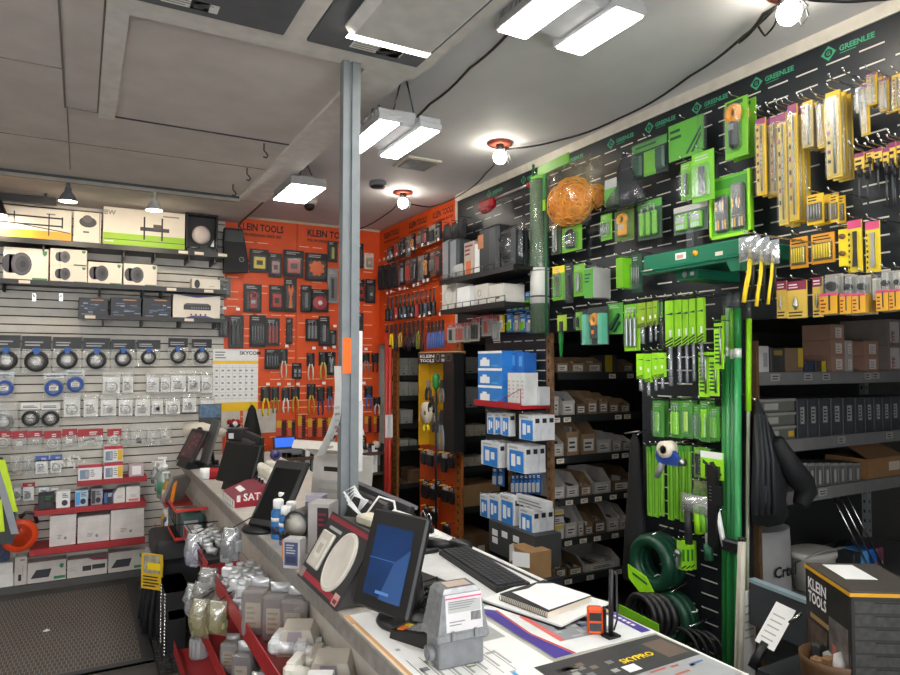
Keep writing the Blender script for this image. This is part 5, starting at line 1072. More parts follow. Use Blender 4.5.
for z in(.04,.36,.67):MB().box(-bw_+.02,-.135,z-.02,bw_-.02,.14,z,mat('#4a3826',.6)).build('shelf',t)
cols=[BLACK,DGREY,mat('#5a4a6a',.5),LGREY,mat('#2a2a2a',.5),mat('#7a2a2a',.5),PAPER,mat('#3a4a6a',.5)];r=random.Random(12);x=1.92-bw_+.03;i=0;bk=[]
while x<1.92+bw_-.06:wd_=.025+.03*r.random();bk.append((x,wd_,.2+.05*r.random(),cols[r.randrange(8)]));x+=wd_+.002
for i,(x,wd_,hh_,m)in enumerate(bk):
 mb=MB().box(0,0,0,wd_,.18,hh_,m,.002);mb.rect(wd_*.2,hh_*.3,wd_*.8,hh_*.75,-.0008,(LGREY,PAPER,GREY)[i%3]);tag(mb.build('binder',None,(x,5.62,.671)),f'binder on the low bookcase, {nth(i, len(bk))} in its top row','binder','binders on the bookcase')
t=thing('label_printer','grey label printer with blue screen on the bookcase top','printer',(onY(286,450,5.7).x,5.7,zt+.001));MB().prism([(-.12,0),(.12,0),(.12,.06),(-.12,.06)],-.08,.08,GREY).build('body',t);mb=MB();mb.M=Matrix.Translation((0,.02,.06))@Matrix.Rotation(-.3,4,'X');mb.box(-.1,0,0,.1,.02,.11,DGREY);mb.build('lid',t);mb=MB();mb.M=Matrix.Translation((0,.02,.06))@Matrix.Rotation(-.3,4,'X');mb.rect(-.085,.02,.085,.1,-.001,mat('#2a62d0',.3,emit=.8,noise=0));mb.build('screen',t)
t=thing('glue_bottle','clear squeeze bottle with white nozzle on the bookcase right of post','bottle',(onY(363,448,5.66).x,5.66,zt+.001));MB().lathe([(.03,0),(.032,.01),(.032,.12),(.012,.15)],SMOKE,n=14).build('body',t);MB().lathe([(.012,.15),(.012,.165),(.003,.2)],PAPER,n=12).build('nozzle',t)
t=thing('tape_dispenser','small dark dispenser with cream core on the bookcase right of bottle','dispenser',(onY(376,449,5.66).x,5.66,zt+.001));MB().box(-.07,-.03,0,.07,.03,.07,DGREY,.01).build('body',t);MB().lathe([(.01,-.032),(.03,-.032),(.03,.032),(.01,.032)],CREAM,(0,0,.06),14,'y').build('core',t)
def card(t,w,h,m=BLACK,hdr=None,y=.012):
 mb=MB().box(-w/2,y,-h,w/2,y+.004,0,m)
 if hdr:mb.rect(-w/2,-h*.2,w/2,0,y-.0006,hdr)
 mb.lines(-w*.35,-h*.17,w*.3,-h*.05,y-.001,LGREY,2);mb.build('backing_card',t);return y-.001
def bubble(t,w,h,d=.03,m=CLEAR,a=.8,z0=.25,z1=.93):
 MB().box(-w*a/2,-d*.5,-h*z1,w*a/2,.011,-h*z0,m,min(w,h)*.08).build('blister',t)
def pk_generic(t,w,h,i=0,cardm=BLACK,prod=None,kind='bar',hdr=None,bub=True):
 y=card(t,w,h,cardm,hdr);r=random.Random(int(w*1e5+i));m=prod or DSTEEL;mb=MB()
 if kind=='bar':mb.box(-w*.12,-.006,-h*.85,w*.12,y,-h*.3,m,.004)
 elif kind=='clamp':mb.ring((0,-.002,-h*.42),w*.18,.012,m,n=14,k=6);mb.box(-w*.2,-.012,-h*.88,w*.2,y,-h*.52,m,.006);mb.rect(-w*.12,-h*.7,w*.12,-h*.58,-.0126,LGREY)
 elif kind=='bits':
  for k in range(5):x=-w*.34+w*.17*k;mb.tube([(x,0,-h*.35),(x,0,-h*.8)],w*.035,m,6)
 elif kind=='rect':mb.box(-w*.3,-.008,-h*.85,w*.3,y,-h*.35,m,.004);mb.box(-w*.16,-.0085,-h*.7,w*.16,-.0075,-h*.5,cardm)
 elif kind=='disc':mb.lathe([(w*.1,-.008),(w*.36,-.008),(w*.4,.0),(w*.36,y),(w*.1,y)],m,(0,0,-h*.6),18,'y');mb.disc(0,-h*.6,w*.12,w*.12,-.009,PAPER)
 elif kind=='trio':
  for k in(-1,0,1):mb.box(w*.26*k-w*.08,-.006,-h*.9,w*.26*k+w*.08,y,-h*.3,m,.004);mb.tube([(w*.26*k,0,-h*.3),(w*.26*k,0,-h*.12)],w*.03,STEEL,6)
 elif kind=='gear':
  pts=[];
  for k in range(16):a=k*pi/8;q=w*(.34 if k%2 else .28);pts+=[(q*cos(a-.12),-h*.55+q*sin(a-.12)),(q*cos(a+.12),-h*.55+q*sin(a+.12))]
  mb.prism(pts,-.008,y,m)
 elif kind=='wrench':mb.prism([(-w*.12,-h*.88),(w*.12,-h*.88),(w*.07,-h*.55),(w*.2,-h*.35),(w*.16,-h*.2),(w*.04,-h*.32),(-w*.04,-h*.32),(-w*.16,-h*.2),(-w*.2,-h*.35),(-w*.07,-h*.55)],-.006,y,m)
 elif kind=='knife':mb.prism([(-w*.3,-h*.8),(w*.3,-h*.35),(w*.36,-h*.42),(-w*.22,-h*.88)],-.006,y,m);mb.prism([(-w*.05,-h*.9),(w*.35,-h*.6),(w*.38,-h*.64),(0,-h*.94)],-.004,y,m)
 elif kind=='meter':mb.ring((0,-.004,-h*.33),w*.16,.012,m,n=14,k=6,sz=1.2);mb.box(-w*.17,-.016,-h*.9,w*.17,y,-h*.42,BLACK,.006);mb.box(-w*.1,-.0165,-h*.6,w*.1,-.0155,-h*.5,LGREY);mb.disc(0,-h*.72,w*.09,w*.09,-.0166,m)
 elif kind=='twin':
  for s in(-1,1):mb.box(s*w*.22-w*.17,-.006,-h*.9,s*w*.22+w*.17,y,-h*.32,m,.004);mb.rect(s*w*.22-w*.12,-h*.62,s*w*.22+w*.12,-h*.4,-.0065,LGREY);[mb.rect(s*w*.22-w*.12+w*.06*k,-h*.86,s*w*.22-w*.085+w*.06*k,-h*.68,-.0066,STEEL)for k in range(4)]
 elif kind=='chain':
  for k in range(8):mb.ring((0,.0,-h*(.15+.1*k)),w*.18,w*.06,m,n=8,k=5)
 mb.build({'bar':'tool','clamp':'clamp_meter','bits':'bit_set','rect':'tester','disc':'blade_disc','trio':'driver_set','gear':'gear_tool','wrench':'wrench','knife':'blade','meter':'clamp_meter','twin':'bit_case','chain':'chain'}[kind],t)
 if bub:bubble(t,w,h)
def put(name,label,cat,b,plane,c,fn,group=None,**k):
 p,w,h,rot=fit(b,plane,c);t=thing(name,label,cat,p,rot,group);fn(t,w,h,**k);hook_for(t,w,L=max(.02,(YB if plane=='Y' else XR)-c-.015));return t
YO=5.88
G=lambda cm,pm,kd,hdr=None,bub=True:(lambda t,w,h,i=0:pk_generic(t,w,h,i,cm,pm,kd,hdr,bub))
def toolbag(t,w,h,i=0):
 MB().prism([(-w*.45,-h*.22),(-w*.42,0),(w*.2,0),(w*.42,-h*.7),(w*.42,-h*.95),(-w*.42,-h)],-.03,.03,mat('#17181a',.7)).build('bag_body',t);MB().box(-w*.4,-.034,-h*.3,w*.24,-.03,-h*.05,mat('#3c4242',.6)).build('mesh_panel',t);MB().disc(w*.18,-h*.68,w*.09,w*.09,-.031,GREY).disc(w*.18,-h*.68,w*.07,w*.07,-.0315,BLACK).build('badge',t)
put('tool_backpack','black tool backpack hanging top left of the orange back wall','bag',(221.5,229,250,274),'Y',5.80,toolbag)
for b,lab,fn in(((250,249,269,272),'black card pack with yellow square tool right of the backpack',G(BLACK,BYELLOW,'rect')),((269,253,282,277),'narrow pack with pinkish meter on the upper orange back wall',G(DGREY,mat('#b08080',.5),'rect')),((283.5,250,304,277),'black pack with small red framed tester on upper orange wall',G(BLACK,mat('#c8504a',.5),'rect')),((305.5,253,328,281),'black pack with bright orange gear shaped tool',G(BLACK,BORANGE,'gear')),((328,241,338,262),'tall pack with pale yellow part left of the post top',G(DGREY,mat('#c9c860',.5),'bar')),((328,268,338,303),'long clear pack hanging left of the post under pale yellow one',G(mat('#8a8a88',.5),DSTEEL,'bar')),((218,277,231,297),'green black and silver pack below the backpack at left',G(mat('#55584e',.5),DGREY,'clamp')),((244,284,262,312),'black pack with red clamp meter on middle orange wall',G(BLACK,mat('#a83030',.5),'clamp')),((269.5,285,284,311),'black pack with red outlined tester on middle orange wall',G(BLACK,mat('#c03028',.5),'rect')),((284.5,278,297,312),'black pack with flat bright orange wrench shaped tool',G(BLACK,BORANGE,'wrench')),((301,285,312,312),'narrow black pack with grey bar beside the red disc',G(BLACK,GREY,'bar')),((311,289,329,312),'black pack with round red blade disc',G(BLACK,mat('#b83840',.5),'disc'))):
 put('tool_pack',lab,'tool pack',b,'Y',YO,fn)
for b,lab,fn in(((219,315,228.5,337),'narrow black pack at left of lower pack row on orange wall',G(BLACK,DGREY,'bar')),((229,315,244,348),'wide black pack of dark drivers above the calendar',G(DGREY,BLACK,'trio')),((250,315,266,347),'large black pack with mixed drivers right of the calendar top',G(BLACK,GREY,'bits')),((266,318,280,346),'pack with three red drivers on orange back wall',G(DGREY,mat('#b84a44',.5),'trio')),((286.5,318,293,344),'single slim black tool card on orange back wall',G(BLACK,DGREY,'bar')),((306,319,319,341),'black pack of silver screwdrivers near the post',G(BLACK,STEEL,'trio')),((319,316,330,346),'tall black pack of long silver tool near the post',G(BLACK,STEEL,'bar')),((330,330,337,346),'small black pack hidden beside the post',G(BLACK,GREY,'bar')),((265,349,280,369),'black pack of dark bits right of the calendar',G(BLACK,GREY,'bits')),((292.5,363,302,379),'small black pack with twin bits low on orange wall',G(BLACK,DGREY,'twin')),((327,352,336,375),'black pack with red base beside the post notice',G(BLACK,LGREY,'wrench',None))):
 put('driver_pack',lab,'tool pack',b,'Y',YO,fn)
PL=lambda g,m=DSTEEL:(lambda t,w,h,i=0:(card(t,w,h*.5,BLACK),plier(t,w,h,g,m)))
for b,lab,g in(((280,349,288,378),'crimpers with cream grips in the upper pliers row',CREAM),((307,353,315,380),'cutters with cream grips second in the upper pliers row',CREAM),((319,352,328,379),'pliers with cream and yellow grips nearest the post, upper pliers row',mat('#d0b860',.5))):
 put('pliers',lab,'pliers',b,'Y',YO,PL(g))
gr=[(BYELLOW,'bright yellow'),(mat('#8a9a30',.5),'olive'),(PAPER,'white'),(mat('#c8a828',.5),'dull yellow'),(mat('#c8a030',.5),'black and gold'),(DBLUE,'dark blue'),(mat('#4a86b8',.5),'light blue')]
for i,(b,(g,nm))in enumerate(zip(((261,387,271,416),(272,387,279.5,413),(282,388,290,413),(291,387,300,412),(307,384,316,414),(317,387,325,415),(327,386,333,411)),gr)):
 put('pliers',f'pliers with {nm} grips, {nth(i, 7)} in the lower pliers row','pliers',b,'Y',YO,PL(g))
def blade_pack(t,w,h,i=0):
 y=card(t,w,h,mat('#7a2418',.5));MB().rect(-w*.5,-h*.45,0,-h*.02,y-.001,mat('#d09a20',.5)).rect(-w*.5,-h*.95,0,-h*.45,y-.0012,mat('#c8503a',.5)).build('printed_panel',t);mb=MB()
 for k in range(7):mb.box(w*.06,y-.006,-h*(.15+.11*k)-h*.06,w*.42,y-.001,-h*(.15+.11*k),BLACK)
 mb.build('nut_driver_strip',t)
row([(276.5,420,287,437),(288,420,296,437),(298,415,306,439),(308,418,317,438),(318,418,327,438),(328,417,336,438)],'driver_card','card','red and yellow printed driver card, %s in row under the pliers','red and yellow driver cards',blade_pack,'Y',YO)
row([(357,417,363,434),(365,416,372,433),(374,416,380,433)],'driver_card','card','red and yellow driver card right of post, %s of three','red and yellow driver cards',blade_pack,'Y',YO)
for b,lab,fn in(((357,243,364,268),'dark pack high in the corner right of the post',G(BLACK,DGREY,'bar')),((365,253,374,269),'cream sheet pack high in the corner right of post',G(CREAM,mat('#b8a888',.5),'rect')),((357,279,365,301),'black and red pack in the corner right of the post',G(BLACK,mat('#b83030',.5),'rect')),((366,279,376,303),'dark green pack in the corner beside the red one',G(BLACK,mat('#3a4a40',.5),'clamp')),((357,313,364,332),'black gadget pack right of post at middle height',G(DGREY,BLACK,'rect'))):
 put('tool_pack',lab,'tool pack',b,'Y',YO,fn)
for b,lab,g in(((363,353,370,372),'pliers with grey grips right of the post, upper row',GREY),((372,353,379,372),'pliers with dark grips right of the post, upper row',DGREY),((365,386,373,409),'pliers with blue grips right of the post, lower row',BLUE),((374,397,381,414),'snips with white grips right of the post, lower row',PAPER)):
 put('pliers',lab,'pliers',b,'Y',YO,PL(g))
def ptag(name,label,px,py,plane,c,group):
 p=onY(px,py,c)if plane=='Y' else onX(px,py,c);t=thing(name,label,'price tag',p,(0,0,0 if plane=='Y' else RW),group)
 MB().box(-.016,0,-.012,.016,.0015,.012,PAPER).build('tag',t);MB().tube([(0,.001,0),(0,max(.012,(YB if plane=='Y' else XR)-c-.014),.0)],.002,CHROME,5).build('arm',t)
for i,(px,py)in enumerate(((224.5,308),(238,309),(287,346),(314,348),(325,348),(334,347),(268,384),(279,384),(289,384),(298,384),(324,383),(335,326),(364,383),(366,349))):ptag('price_tag',f'white price tag on orange back wall, {ORD[i]} in reading order',px,py,'Y',5.84,'back wall price tags')
CR=XR-.10
def mixpack(t,w,h,i=0):
 kd=('bar','trio','rect','wrench','clamp','bits')[i%6];cm=(BLACK,mat('#6a4a3c',.5),DGREY,mat('#8a8680',.5))[i%4];pm=(GREY,mat('#a83028',.5),BLACK,STEEL,mat('#c87a28',.5))[i%5];pk_generic(t,w,h,i,cm,pm,kd,None,i%2==0)
row([(386,247,393,262),(393.5,242,398,258),(398.5,238,404,257),(404.5,236,409,256),(409.5,234,414,252),(416,230,421,247),(421.5,228,427,245),(428,225,434,243),(434.5,222,440,240)],'tool_pack','tool pack','small tool pack, %s in the top row of right orange wall','top row right orange wall',mixpack,'X',CR)
def glove2(t,w,h,i=0):MB().prism([(-w*.3,0),(w*.3,0),(w*.42,-h*.5),(w*.4,-h*.95),(w*.2,-h),(w*.12,-h*.7),(0,-h),(-w*.15,-h*.72),(-w*.3,-h*.98),(-w*.42,-h*.5)],-.012,.012,mat('#1e2328',.8)).build('glove',t);MB().box(-w*.25,-.013,-h*.2,w*.25,-.0115,-h*.05,DGREY).build('cuff_label',t)
row([(378,266,384.5,290),(385,265,391,289),(391.5,263,398,288)],'work_glove','glove','black work glove in the corner of right orange wall, %s of three','black work gloves',glove2,'X',CR)
row([(398.5,261,404,285),(404.5,259,410,283),(410.5,257,416,282),(416.5,256,422,280),(422.5,253,428,278),(428.5,251,434,276),(434.5,249,440,274)],'tool_pack','tool pack','dark and red tool pack, %s in second row of right orange wall','second row right orange wall',mixpack,'X',CR)
def stick(g,m=DSTEEL):
 def f(t,w,h,i=0):
  gg=g[i%len(g)];MB().lathe([(w*.3,-h),(w*.36,-h*.95),(w*.28,-h*.7),(w*.34,-h*.52),(w*.2,-h*.48)],gg,n=8).build('handle',t);MB().tube([(0,0,-h*.5),(0,0,-h*.05)],w*.13,m,6).box(-w*.2,-.003,-h*.08,w*.2,.003,0,m).build('shaft',t)
 return f
r3=[(386+4.2*k,298-k*.9,389.6+4.2*k,321-k*.5)for k in range(12)]
row(r3,'screwdriver','screwdriver','hanging screwdriver, %s in third row of right orange wall','third row screwdrivers',stick([BLACK,DGREY,mat('#a02820',.5),BLACK,mat('#3a4a5a',.5)]),'X',CR)
r4=[(384.5+4.4*k,325-k*.7,388.4+4.4*k,347+(k%3)*2)for k in range(9)]
row(r4,'pliers','pliers','hanging pliers, %s in fourth row of right orange wall','fourth row pliers',lambda t,w,h,i:plier(t,w,h,[BYELLOW,BYELLOW,DGREY,mat('#b89a30',.5),BLACK,BLACK,DGREY,mat('#7a8a30',.5),BLACK][i%9]),'X',CR)
r5=[(426+3.6*k,322-k*.5,429.3+3.6*k,349-k*.5)for k in range(5)]
row(r5,'pliers','pliers','pliers with bright blue grips, %s of five above the tool display','blue grip pliers',lambda t,w,h,i:plier(t,w,h,mat('#2f6fb8',.5)),'X',CR)
for i,k in enumerate([(379.5,260.5),(384,259),(388,257.5),(391.5,256),(396.5,254),(404,251),(409,249.5),(413,248.5),(422,245),(428,243.5),(438,239.5)]):ptag('price_tag',f'white price tag, {ORD[i]} in slanting top row of right orange wall',k[0],k[1],'X',CR-.02,'upper tags right orange wall')
for i,k in enumerate([(387,293),(391,291.5),(399.5,289),(404.5,288),(413.5,285.5),(418,284),(423.5,281),(427.5,280)]):ptag('price_tag',f'white price tag, {ORD[i]} in second slanting row of right orange wall',k[0],k[1],'X',CR-.02,'middle tags right orange wall')
for i,k in enumerate([(390,318),(396,316.5),(402,316),(405,315.5),(411,315),(419.5,316),(424,315),(429,313),(440,314)]):ptag('price_tag',f'white price tag, {ORD[i]} in third slanting row of right orange wall',k[0],k[1],'X',CR-.02,'lower tags right orange wall')
def clearlong(hdr):return lambda t,w,h,i=0:(pk_generic(t,w,h,i,mat('#b8b0a8',.5),(DGREY,mat('#c85a48',.5),STEEL)[i%3],('bar','trio')[i%2],hdr,True))
row([(446,324,454,343),(454.5,323,463,342),(464,322,469,342),(470,318,478,341),(480,315,491,336),(491.5,316,498,341)],'blade_pack','blade pack','clear blade pack with red header, %s in row under white boxes','red header blade packs',clearlong(mat('#b8484a',.5)),'X',XR-.12)
def stack(b,c,n,s,name,label,cat,fn,group=None,hook=True):
 p,w,h,rot=fit(b,'X',c);t=thing(name,label+(', frontmost' if n>1 else ''),cat,p,rot,group);fn(t,w,h)
 for k in range(1,n):
  q=copy_thing(t,label+f', {ORD[k]} deep',group);q.location=(p.x+s*k,p.y,p.z)
 if hook:
  d=MB().tube([(0,XR-c-.001,.012),(0,-.02,.012),(0,-.03,.022)],.0028,CHROME,6);o=d.build('peg_hook',None,(p.x,p.y,p.z),rot);tag(o,'steel peg holding '+label[:1].lower()+' '.join(label[1:].split()[:11]),'hook')
 return t
def bare(px,py,n=.2,i=0):
 p=onX(px,py,XR-n);t=MB().tube([(0,n-.001,0),(0,0,0),(0,-.012,.014)],.003,CHROME,6).ball((0,-.012,.014),.005,.005,.005,CHROME,8,5).build('peg_hook',None,p,(0,0,RW));tag(t,f'bare steel peg over the yellow drill packs, {ORD[i]} counting from the left','hook')
DY=mat('#e6b81e',.5,noise=.04);DY2=mat('#e2bc48',.5,noise=.04);PUR2=mat('#8a3260',.5)
def longdrill(body=DY,cap=PUR2,cover=True,bit=STEEL):
 def f(t,w,h,i=0):
  mb=MB().box(-w/2,.004,-h,w/2,.012,0,body);mb.rect(-w/2,-h*.08,w/2,0,.0035,cap)
  for k in range(7):mb.rect(-w*.42,-h*(.16+.11*k),-w*.2,-h*(.12+.11*k),.0032,(INK,PUR2)[k%2])
  mb.build('backing_card',t);m=MB();m.tube([(w*.12,-.001,-h*.1),(w*.12,-.001,-h*.95)],min(w*.08,.005),bit,7)
  for k in range(9):m.ring((w*.12,-.001,-h*(.2+.06*k)),min(w*.09,.0055),.0012,DSTEEL,'z',8,4)
  m.build('drill_bit',t)
  if cover:MB().box(-w/2,-.012,-h*.99,w/2,.0035,-h*.06,CLEAR,.004).build('blister',t)
 return f
CF=XR-.20
for b,n,lab,fn in(((755.5,118,765,195),3,'long yellow drill pack leftmost on top peg row',longdrill()),((770,117,777,195),2,'long yellow drill pack second from left on top peg row',longdrill(mat('#b98c1c',.5))),((777.5,113,786,225),3,'extra long yellow drill pack third from left on top peg row',longdrill(DY2)),((788,104,797,221),3,'extra long yellow pack with purple head, fourth on top peg row',longdrill(DY)),((802,101,812,147),4,'short pale drill pack between the extra long and tall ones',longdrill(mat('#c8b070',.5),DY2)),((817,101,824,148),2,'short black and yellow drill pack beside the tall one',longdrill(DY,BLACK)),((825.5,91,840,178),3,'tall wide yellow pack with single long drill bit',longdrill(DY2,DY)),((855,87,862,112),1,'narrow white and yellow pack at left of the right hand cluster',longdrill(mat('#c9b88a',.5),PAPER)),((860.5,84,868,135),1,'tall narrow yellow pack with purple head at top right',longdrill()),((866,73,876,105),2,'yellow pack with purple top raised highest at top right',longdrill(DY,PUR2)),((879,78,888,111),2,'yellow pack with purple top second from right edge',longdrill(mat('#c49a30',.5))),((891.5,74,902,110),3,'yellow drill pack cut off by the right picture edge',longdrill(DY,DY))):
 stack(b,CF,n,.035,'drill_pack',lab,'drill pack',fn)
def smallbit(t,w,h,i=0):
 mb=MB().box(-w/2,.002,-h*.32,w/2,.008,0,DY2);mb.rect(-w/2,-h*.08,w/2,0,.0015,PUR2);mb.lines(-w*.4,-h*.3,w*.4,-h*.1,.001,INK,2);mb.build('card_head',t)
 m=MB().tube([(0,.0,-h*.28),(0,.0,-h*.48)],.006,BLACK,8).tube([(0,0,-h*.48),(0,0,-h)],.003,DSTEEL,7);m.build('drill_bit',t)
for i,b in enumerate(((854.5,153,864,203),(866,150,874,178),(874,148,882,190),(883,147,890,206),(889,142,896,208),(896.5,141,904,190))):
 stack(b,CF,2,.05,'drill_bit',f'long dark drill bit under small card, {nth(i, 6)} at right','drill bit',smallbit,'hanging drill bits')
i=0
for px,py in((759,110),(768,107),(777,104),(783,103),(799,98),(812,92),(831,79),(845,73),(851,146),(858,144),(869,142),(880,139),(890,135)):
 bare(px,py,.2,i);i+=1
def setpack(t,w,h,i=0,cm=DY,n=5,it=STEEL,hdr=None):
 mb=MB().box(-w/2,.008,-h,w/2,.014,0,cm);mb.rect(-w*.42,-h*.9,w*.42,-h*.3,.0075,mat('#6a5a2c',.5));mb.lines(-w*.42,-h*.24,w*.42,-h*.04,.0072,INK,2)
 if hdr:mb.rect(-w/2,-h*.2,w/2,0,.0073,hdr)
 mb.build('backing_card',t);m=MB()
 for k in range(n):x=-w*.34+w*.68*k/max(1,n-1);m.tube([(x,0,-h*.36),(x,0,-h*.82)],w*.045,it,6)
 m.build('bit_set',t);MB().box(-w*.46,-.012,-h*.92,w*.46,.0078,-h*.28,CLEAR,.004).build('blister',t)
stack((805.5,194,822,224),CF,2,.04,'bit_set_pack','yellow framed spade bit set under the tall drill pack','bit set',setpack);stack((829,194,837,222),CF,2,.04,'bit_set_pack','narrow yellow bit set beside the yellow framed spade bit set','bit set',lambda t,w,h,i=0:setpack(t,w,h,0,DY,2))
OY=mat('#e09a18',.5)
stack((789,237,806,268),CF,1,.04,'bit_set_pack','left amber cased bit set with clear top','bit set',lambda t,w,h,i=0:setpack(t,w,h,0,OY,6,BYELLOW));stack((810,233,833,263),CF,1,.04,'bit_set_pack','right larger amber cased bit set with clear top','bit set',lambda t,w,h,i=0:setpack(t,w,h,0,OY,7,BYELLOW))
stack((838,229,847,266),CF,2,.03,'bit_set_pack','yellow pack with two round black bits','bit set',lambda t,w,h,i=0:(MB().box(-w/2,.004,-h,w/2,.01,0,BYELLOW).build('backing_card',t),MB().lathe([(.001,-.01),(w*.3,-.008),(w*.3,.004)],BROWN,(0,0,-h*.2),12,'y').lathe([(.001,-.01),(w*.3,-.008),(w*.3,.004)],BROWN,(0,0,-h*.66),12,'y').build('hole_bit',t)))
def bladecard(t,w,h,i=0,m=DGREY):
 mb=MB().box(-w/2,.004,-h,w/2,.01,0,mat('#dcc228',.5));mb.rect(-w/2,-h*.16,w/2,0,.0035,PINK);mb.lines(-w*.44,-h*.95,-w*.3,-h*.2,.003,INK,7);mb.build('backing_card',t);MB().prism([(-w*.14,-h*.9),(w*.2,-h*.9),(w*.16,-h*.55),(w*.18,-h*.22),(-w*.08,-h*.22),(-w*.06,-h*.55)],-.002,.0036,m).build('blade',t)
stack((847,220,861,272),CF,1,.04,'blade_pack','yellow card with pink top and flat grey blade','blade pack',bladecard);stack((865,221,879,272),CF,1,.04,'blade_pack','yellow card with pink top and shiny curved bit','blade pack',lambda t,w,h,i=0:bladecard(t,w,h,0,STEEL))
def stepbit(t,w,h,i=0):
 mb=MB().box(-w/2,.004,-h,w/2,.01,0,mat('#d8b850',.5));mb.rect(-w/2,-h*.24,w/2,0,.0035,mat('#8f3050',.5));mb.lines(-w*.4,-h*.2,w*.3,-h*.05,.003,PAPER,2);mb.lines(-w*.42,-h*.97,w*.42,-h*.8,.003,INK,2);mb.build('backing_card',t);MB().lathe([(.001,-h*.4),(w*.06,-h*.48),(w*.1,-h*.56),(w*.14,-h*.66),(w*.14,-h*.7),(w*.06,-h*.72),(w*.06,-h*.78)],STEEL,(0,-.004,0),10).build('step_bit',t)
stack((776,281,786,318),CF,1,.04,'step_bit_pack','left step drill card with maroon head','drill pack',stepbit);stack((786.5,281,806,318),CF,1,.04,'step_bit_pack','wide middle step drill card with maroon head','drill pack',stepbit);stack((812,277,822,317),CF,1,.04,'step_bit_pack','narrow step drill card with maroon head before clear boxes','drill pack',stepbit)
def sawpack(t,w,h,i=0):
 mb=MB().box(-w/2,.006,-h,w/2,.012,0,mat('#b8aca0',.5));mb.box(-w/2,-.0302,-h*.98,w/2,.0055,-h*.5,mat('#dca52c',.5));mb.rect(-w/2,-h*.55,w/2,-h*.48,-.0305,PINK);mb.lines(-w*.44,-h*.95,-w*.1,-h*.6,-.0306,MAROON,4);mb.rect(0,-h*.9,w*.12,-h*.52,-.0306,DSTEEL);mb.build('backing_card',t);MB().lathe([(w*.12,-.02),(w*.26,-.02),(w*.26,.0),(w*.12,.0)],BLACK,(0,0,-h*.3),14,'y').build('hole_saw',t);MB().box(-w/2,-.03,-h,w/2,.0048,-h*.04,CLEAR,.004).build('blister',t)
for i,b in enumerate(((824.5,274,842,315),(844.5,275,856,315),(857,275,870,314),(881,271,893,312),(894,270,905,311))):
 stack(b,CF,2 if i in(1,2)else 1,.035,'hole_saw_pack',f'clear boxed hole saw over yellow card, {nth(i, 5)} of the bottom row','hole saw',sawpack,'boxed hole saws')
stack((872,278,880,300),CF,1,.03,'blade_pack','plain cream clear pack between the boxed hole saws','blade pack',lambda t,w,h,i=0:(MB().box(-w/2,.003,-h,w/2,.008,0,CREAM).build('backing_card',t),MB().box(-w*.4,-.01,-h*.9,w*.4,.0025,-h*.1,CLEAR).build('blister',t)))
def yellowcut(t,w,h,i=0):
 MB().pillow(-w*.62,-h*.38,w*.75,0,.03,.06,clear('#cfd4d6',.35,.3,.2)).build('clear_wrap',t);MB().box(-w*.25,-.004,-h*.3,w*.4,.01,-h*.06,DGREY,.01).build('cutter_head',t)
 MB().tube([(w*.16,0,-h*.2),(w*.02,0,-h*.55),(-w*.22,0,-h*.8),(-w*.36,0,-h)],w*.13,BYELLOW,7).build('handle',t);MB().tube([(w*.3,.006,-h*.3),(w*.2,.006,-h*.6),(w*.05,.006,-h*.95)],w*.1,BLACK,7).build('dark_handle',t)
for i,b in enumerate(((741,236,757,302),(754,238,767,306),(766,240,777,304))):stack(b,2.07,1,.03,'cable_cutter',f'cutter with long yellow handles and wrapped head, {nth(i, 3)} of three','cutter',yellowcut,'yellow cutters')
LM=mat('#6fb62a',.5,noise=.04);LM2=mat('#4f9a3a',.5,noise=.04);DG2=mat('#1d4a34',.5)
CM=XR-.12
def gp(kind,cm=LM,pm=DGREY,hdr=None,bub=True):return lambda t,w,h,i=0:pk_generic(t,w,h,i,cm,pm,kind,hdr,bub)
def pouchpack(t,w,h,i=0):
 mb=MB().box(-w/2,.01,-h,w/2,.016,0,mat('#24302c',.5));mb.rect(-w/2,-h*.25,w/2,-h*.02,.0095,LM2);mb.rect(-w*.16,-h*.97,w*.18,-h*.3,.0094,LM);mb.lines(-w*.4,-h*.18,w*.2,-h*.06,.009,DG2,1);mb.build('backing_card',t)
 MB().box(-w*.46,-.01,-h*.95,-w*.18,.009,-h*.36,DG2,.01).box(w*.2,-.01,-h*.9,w*.46,.009,-h*.32,DG2,.01).build('tool_pouch',t);bubble(t,w,h,.03,CLEAR,.96,.02,.99)
def flatpack(t,w,h,i=0):
 mb=MB().box(-w/2,.004,-h,w/2,.014,0,mat('#59a03c',.4,noise=.04))
 for k in range(2):mb.quad([(w*(.0+.16*k),.0035,-h*.92),(w*(.08+.16*k),.0035,-h*.92),(w*.46,.0035,-h*(.38+.16*k)),(w*.46,.0035,-h*(.28+.16*k))],DG2)
 mb.lines(-w*.45,-h*.45,w*.05,-h*.1,.003,DG2,2);mb.build('box_front',t);MB().box(w*.4,-.006,-h,w*.56,.016,-h*.02,CLEAR).build('clear_edge',t)
def clampmeter(t,w,h,i=0):
 mb=MB().box(-w/2,.012,-h,w/2,.018,0,LM);mb.rect(-w*.4,-h*.1,w*.3,-h*.03,.0115,DG2);mb.build('backing_card',t);MB().ring((0,-.004,-h*.27),w*.22,.016,mat('#e0921c',.45),n=16,k=7,sz=1.15).build('clamp_jaw',t);MB().box(-w*.2,-.024,-h*.86,w*.2,.011,-h*.38,DGREY,.014).rect(-w*.13,-h*.56,w*.13,-h*.45,-.0245,GREY).build('meter_body',t);MB().box(-w*.4,-.035,-h*.93,w*.4,.011,-h*.1,CLEAR,.02).build('blister',t)
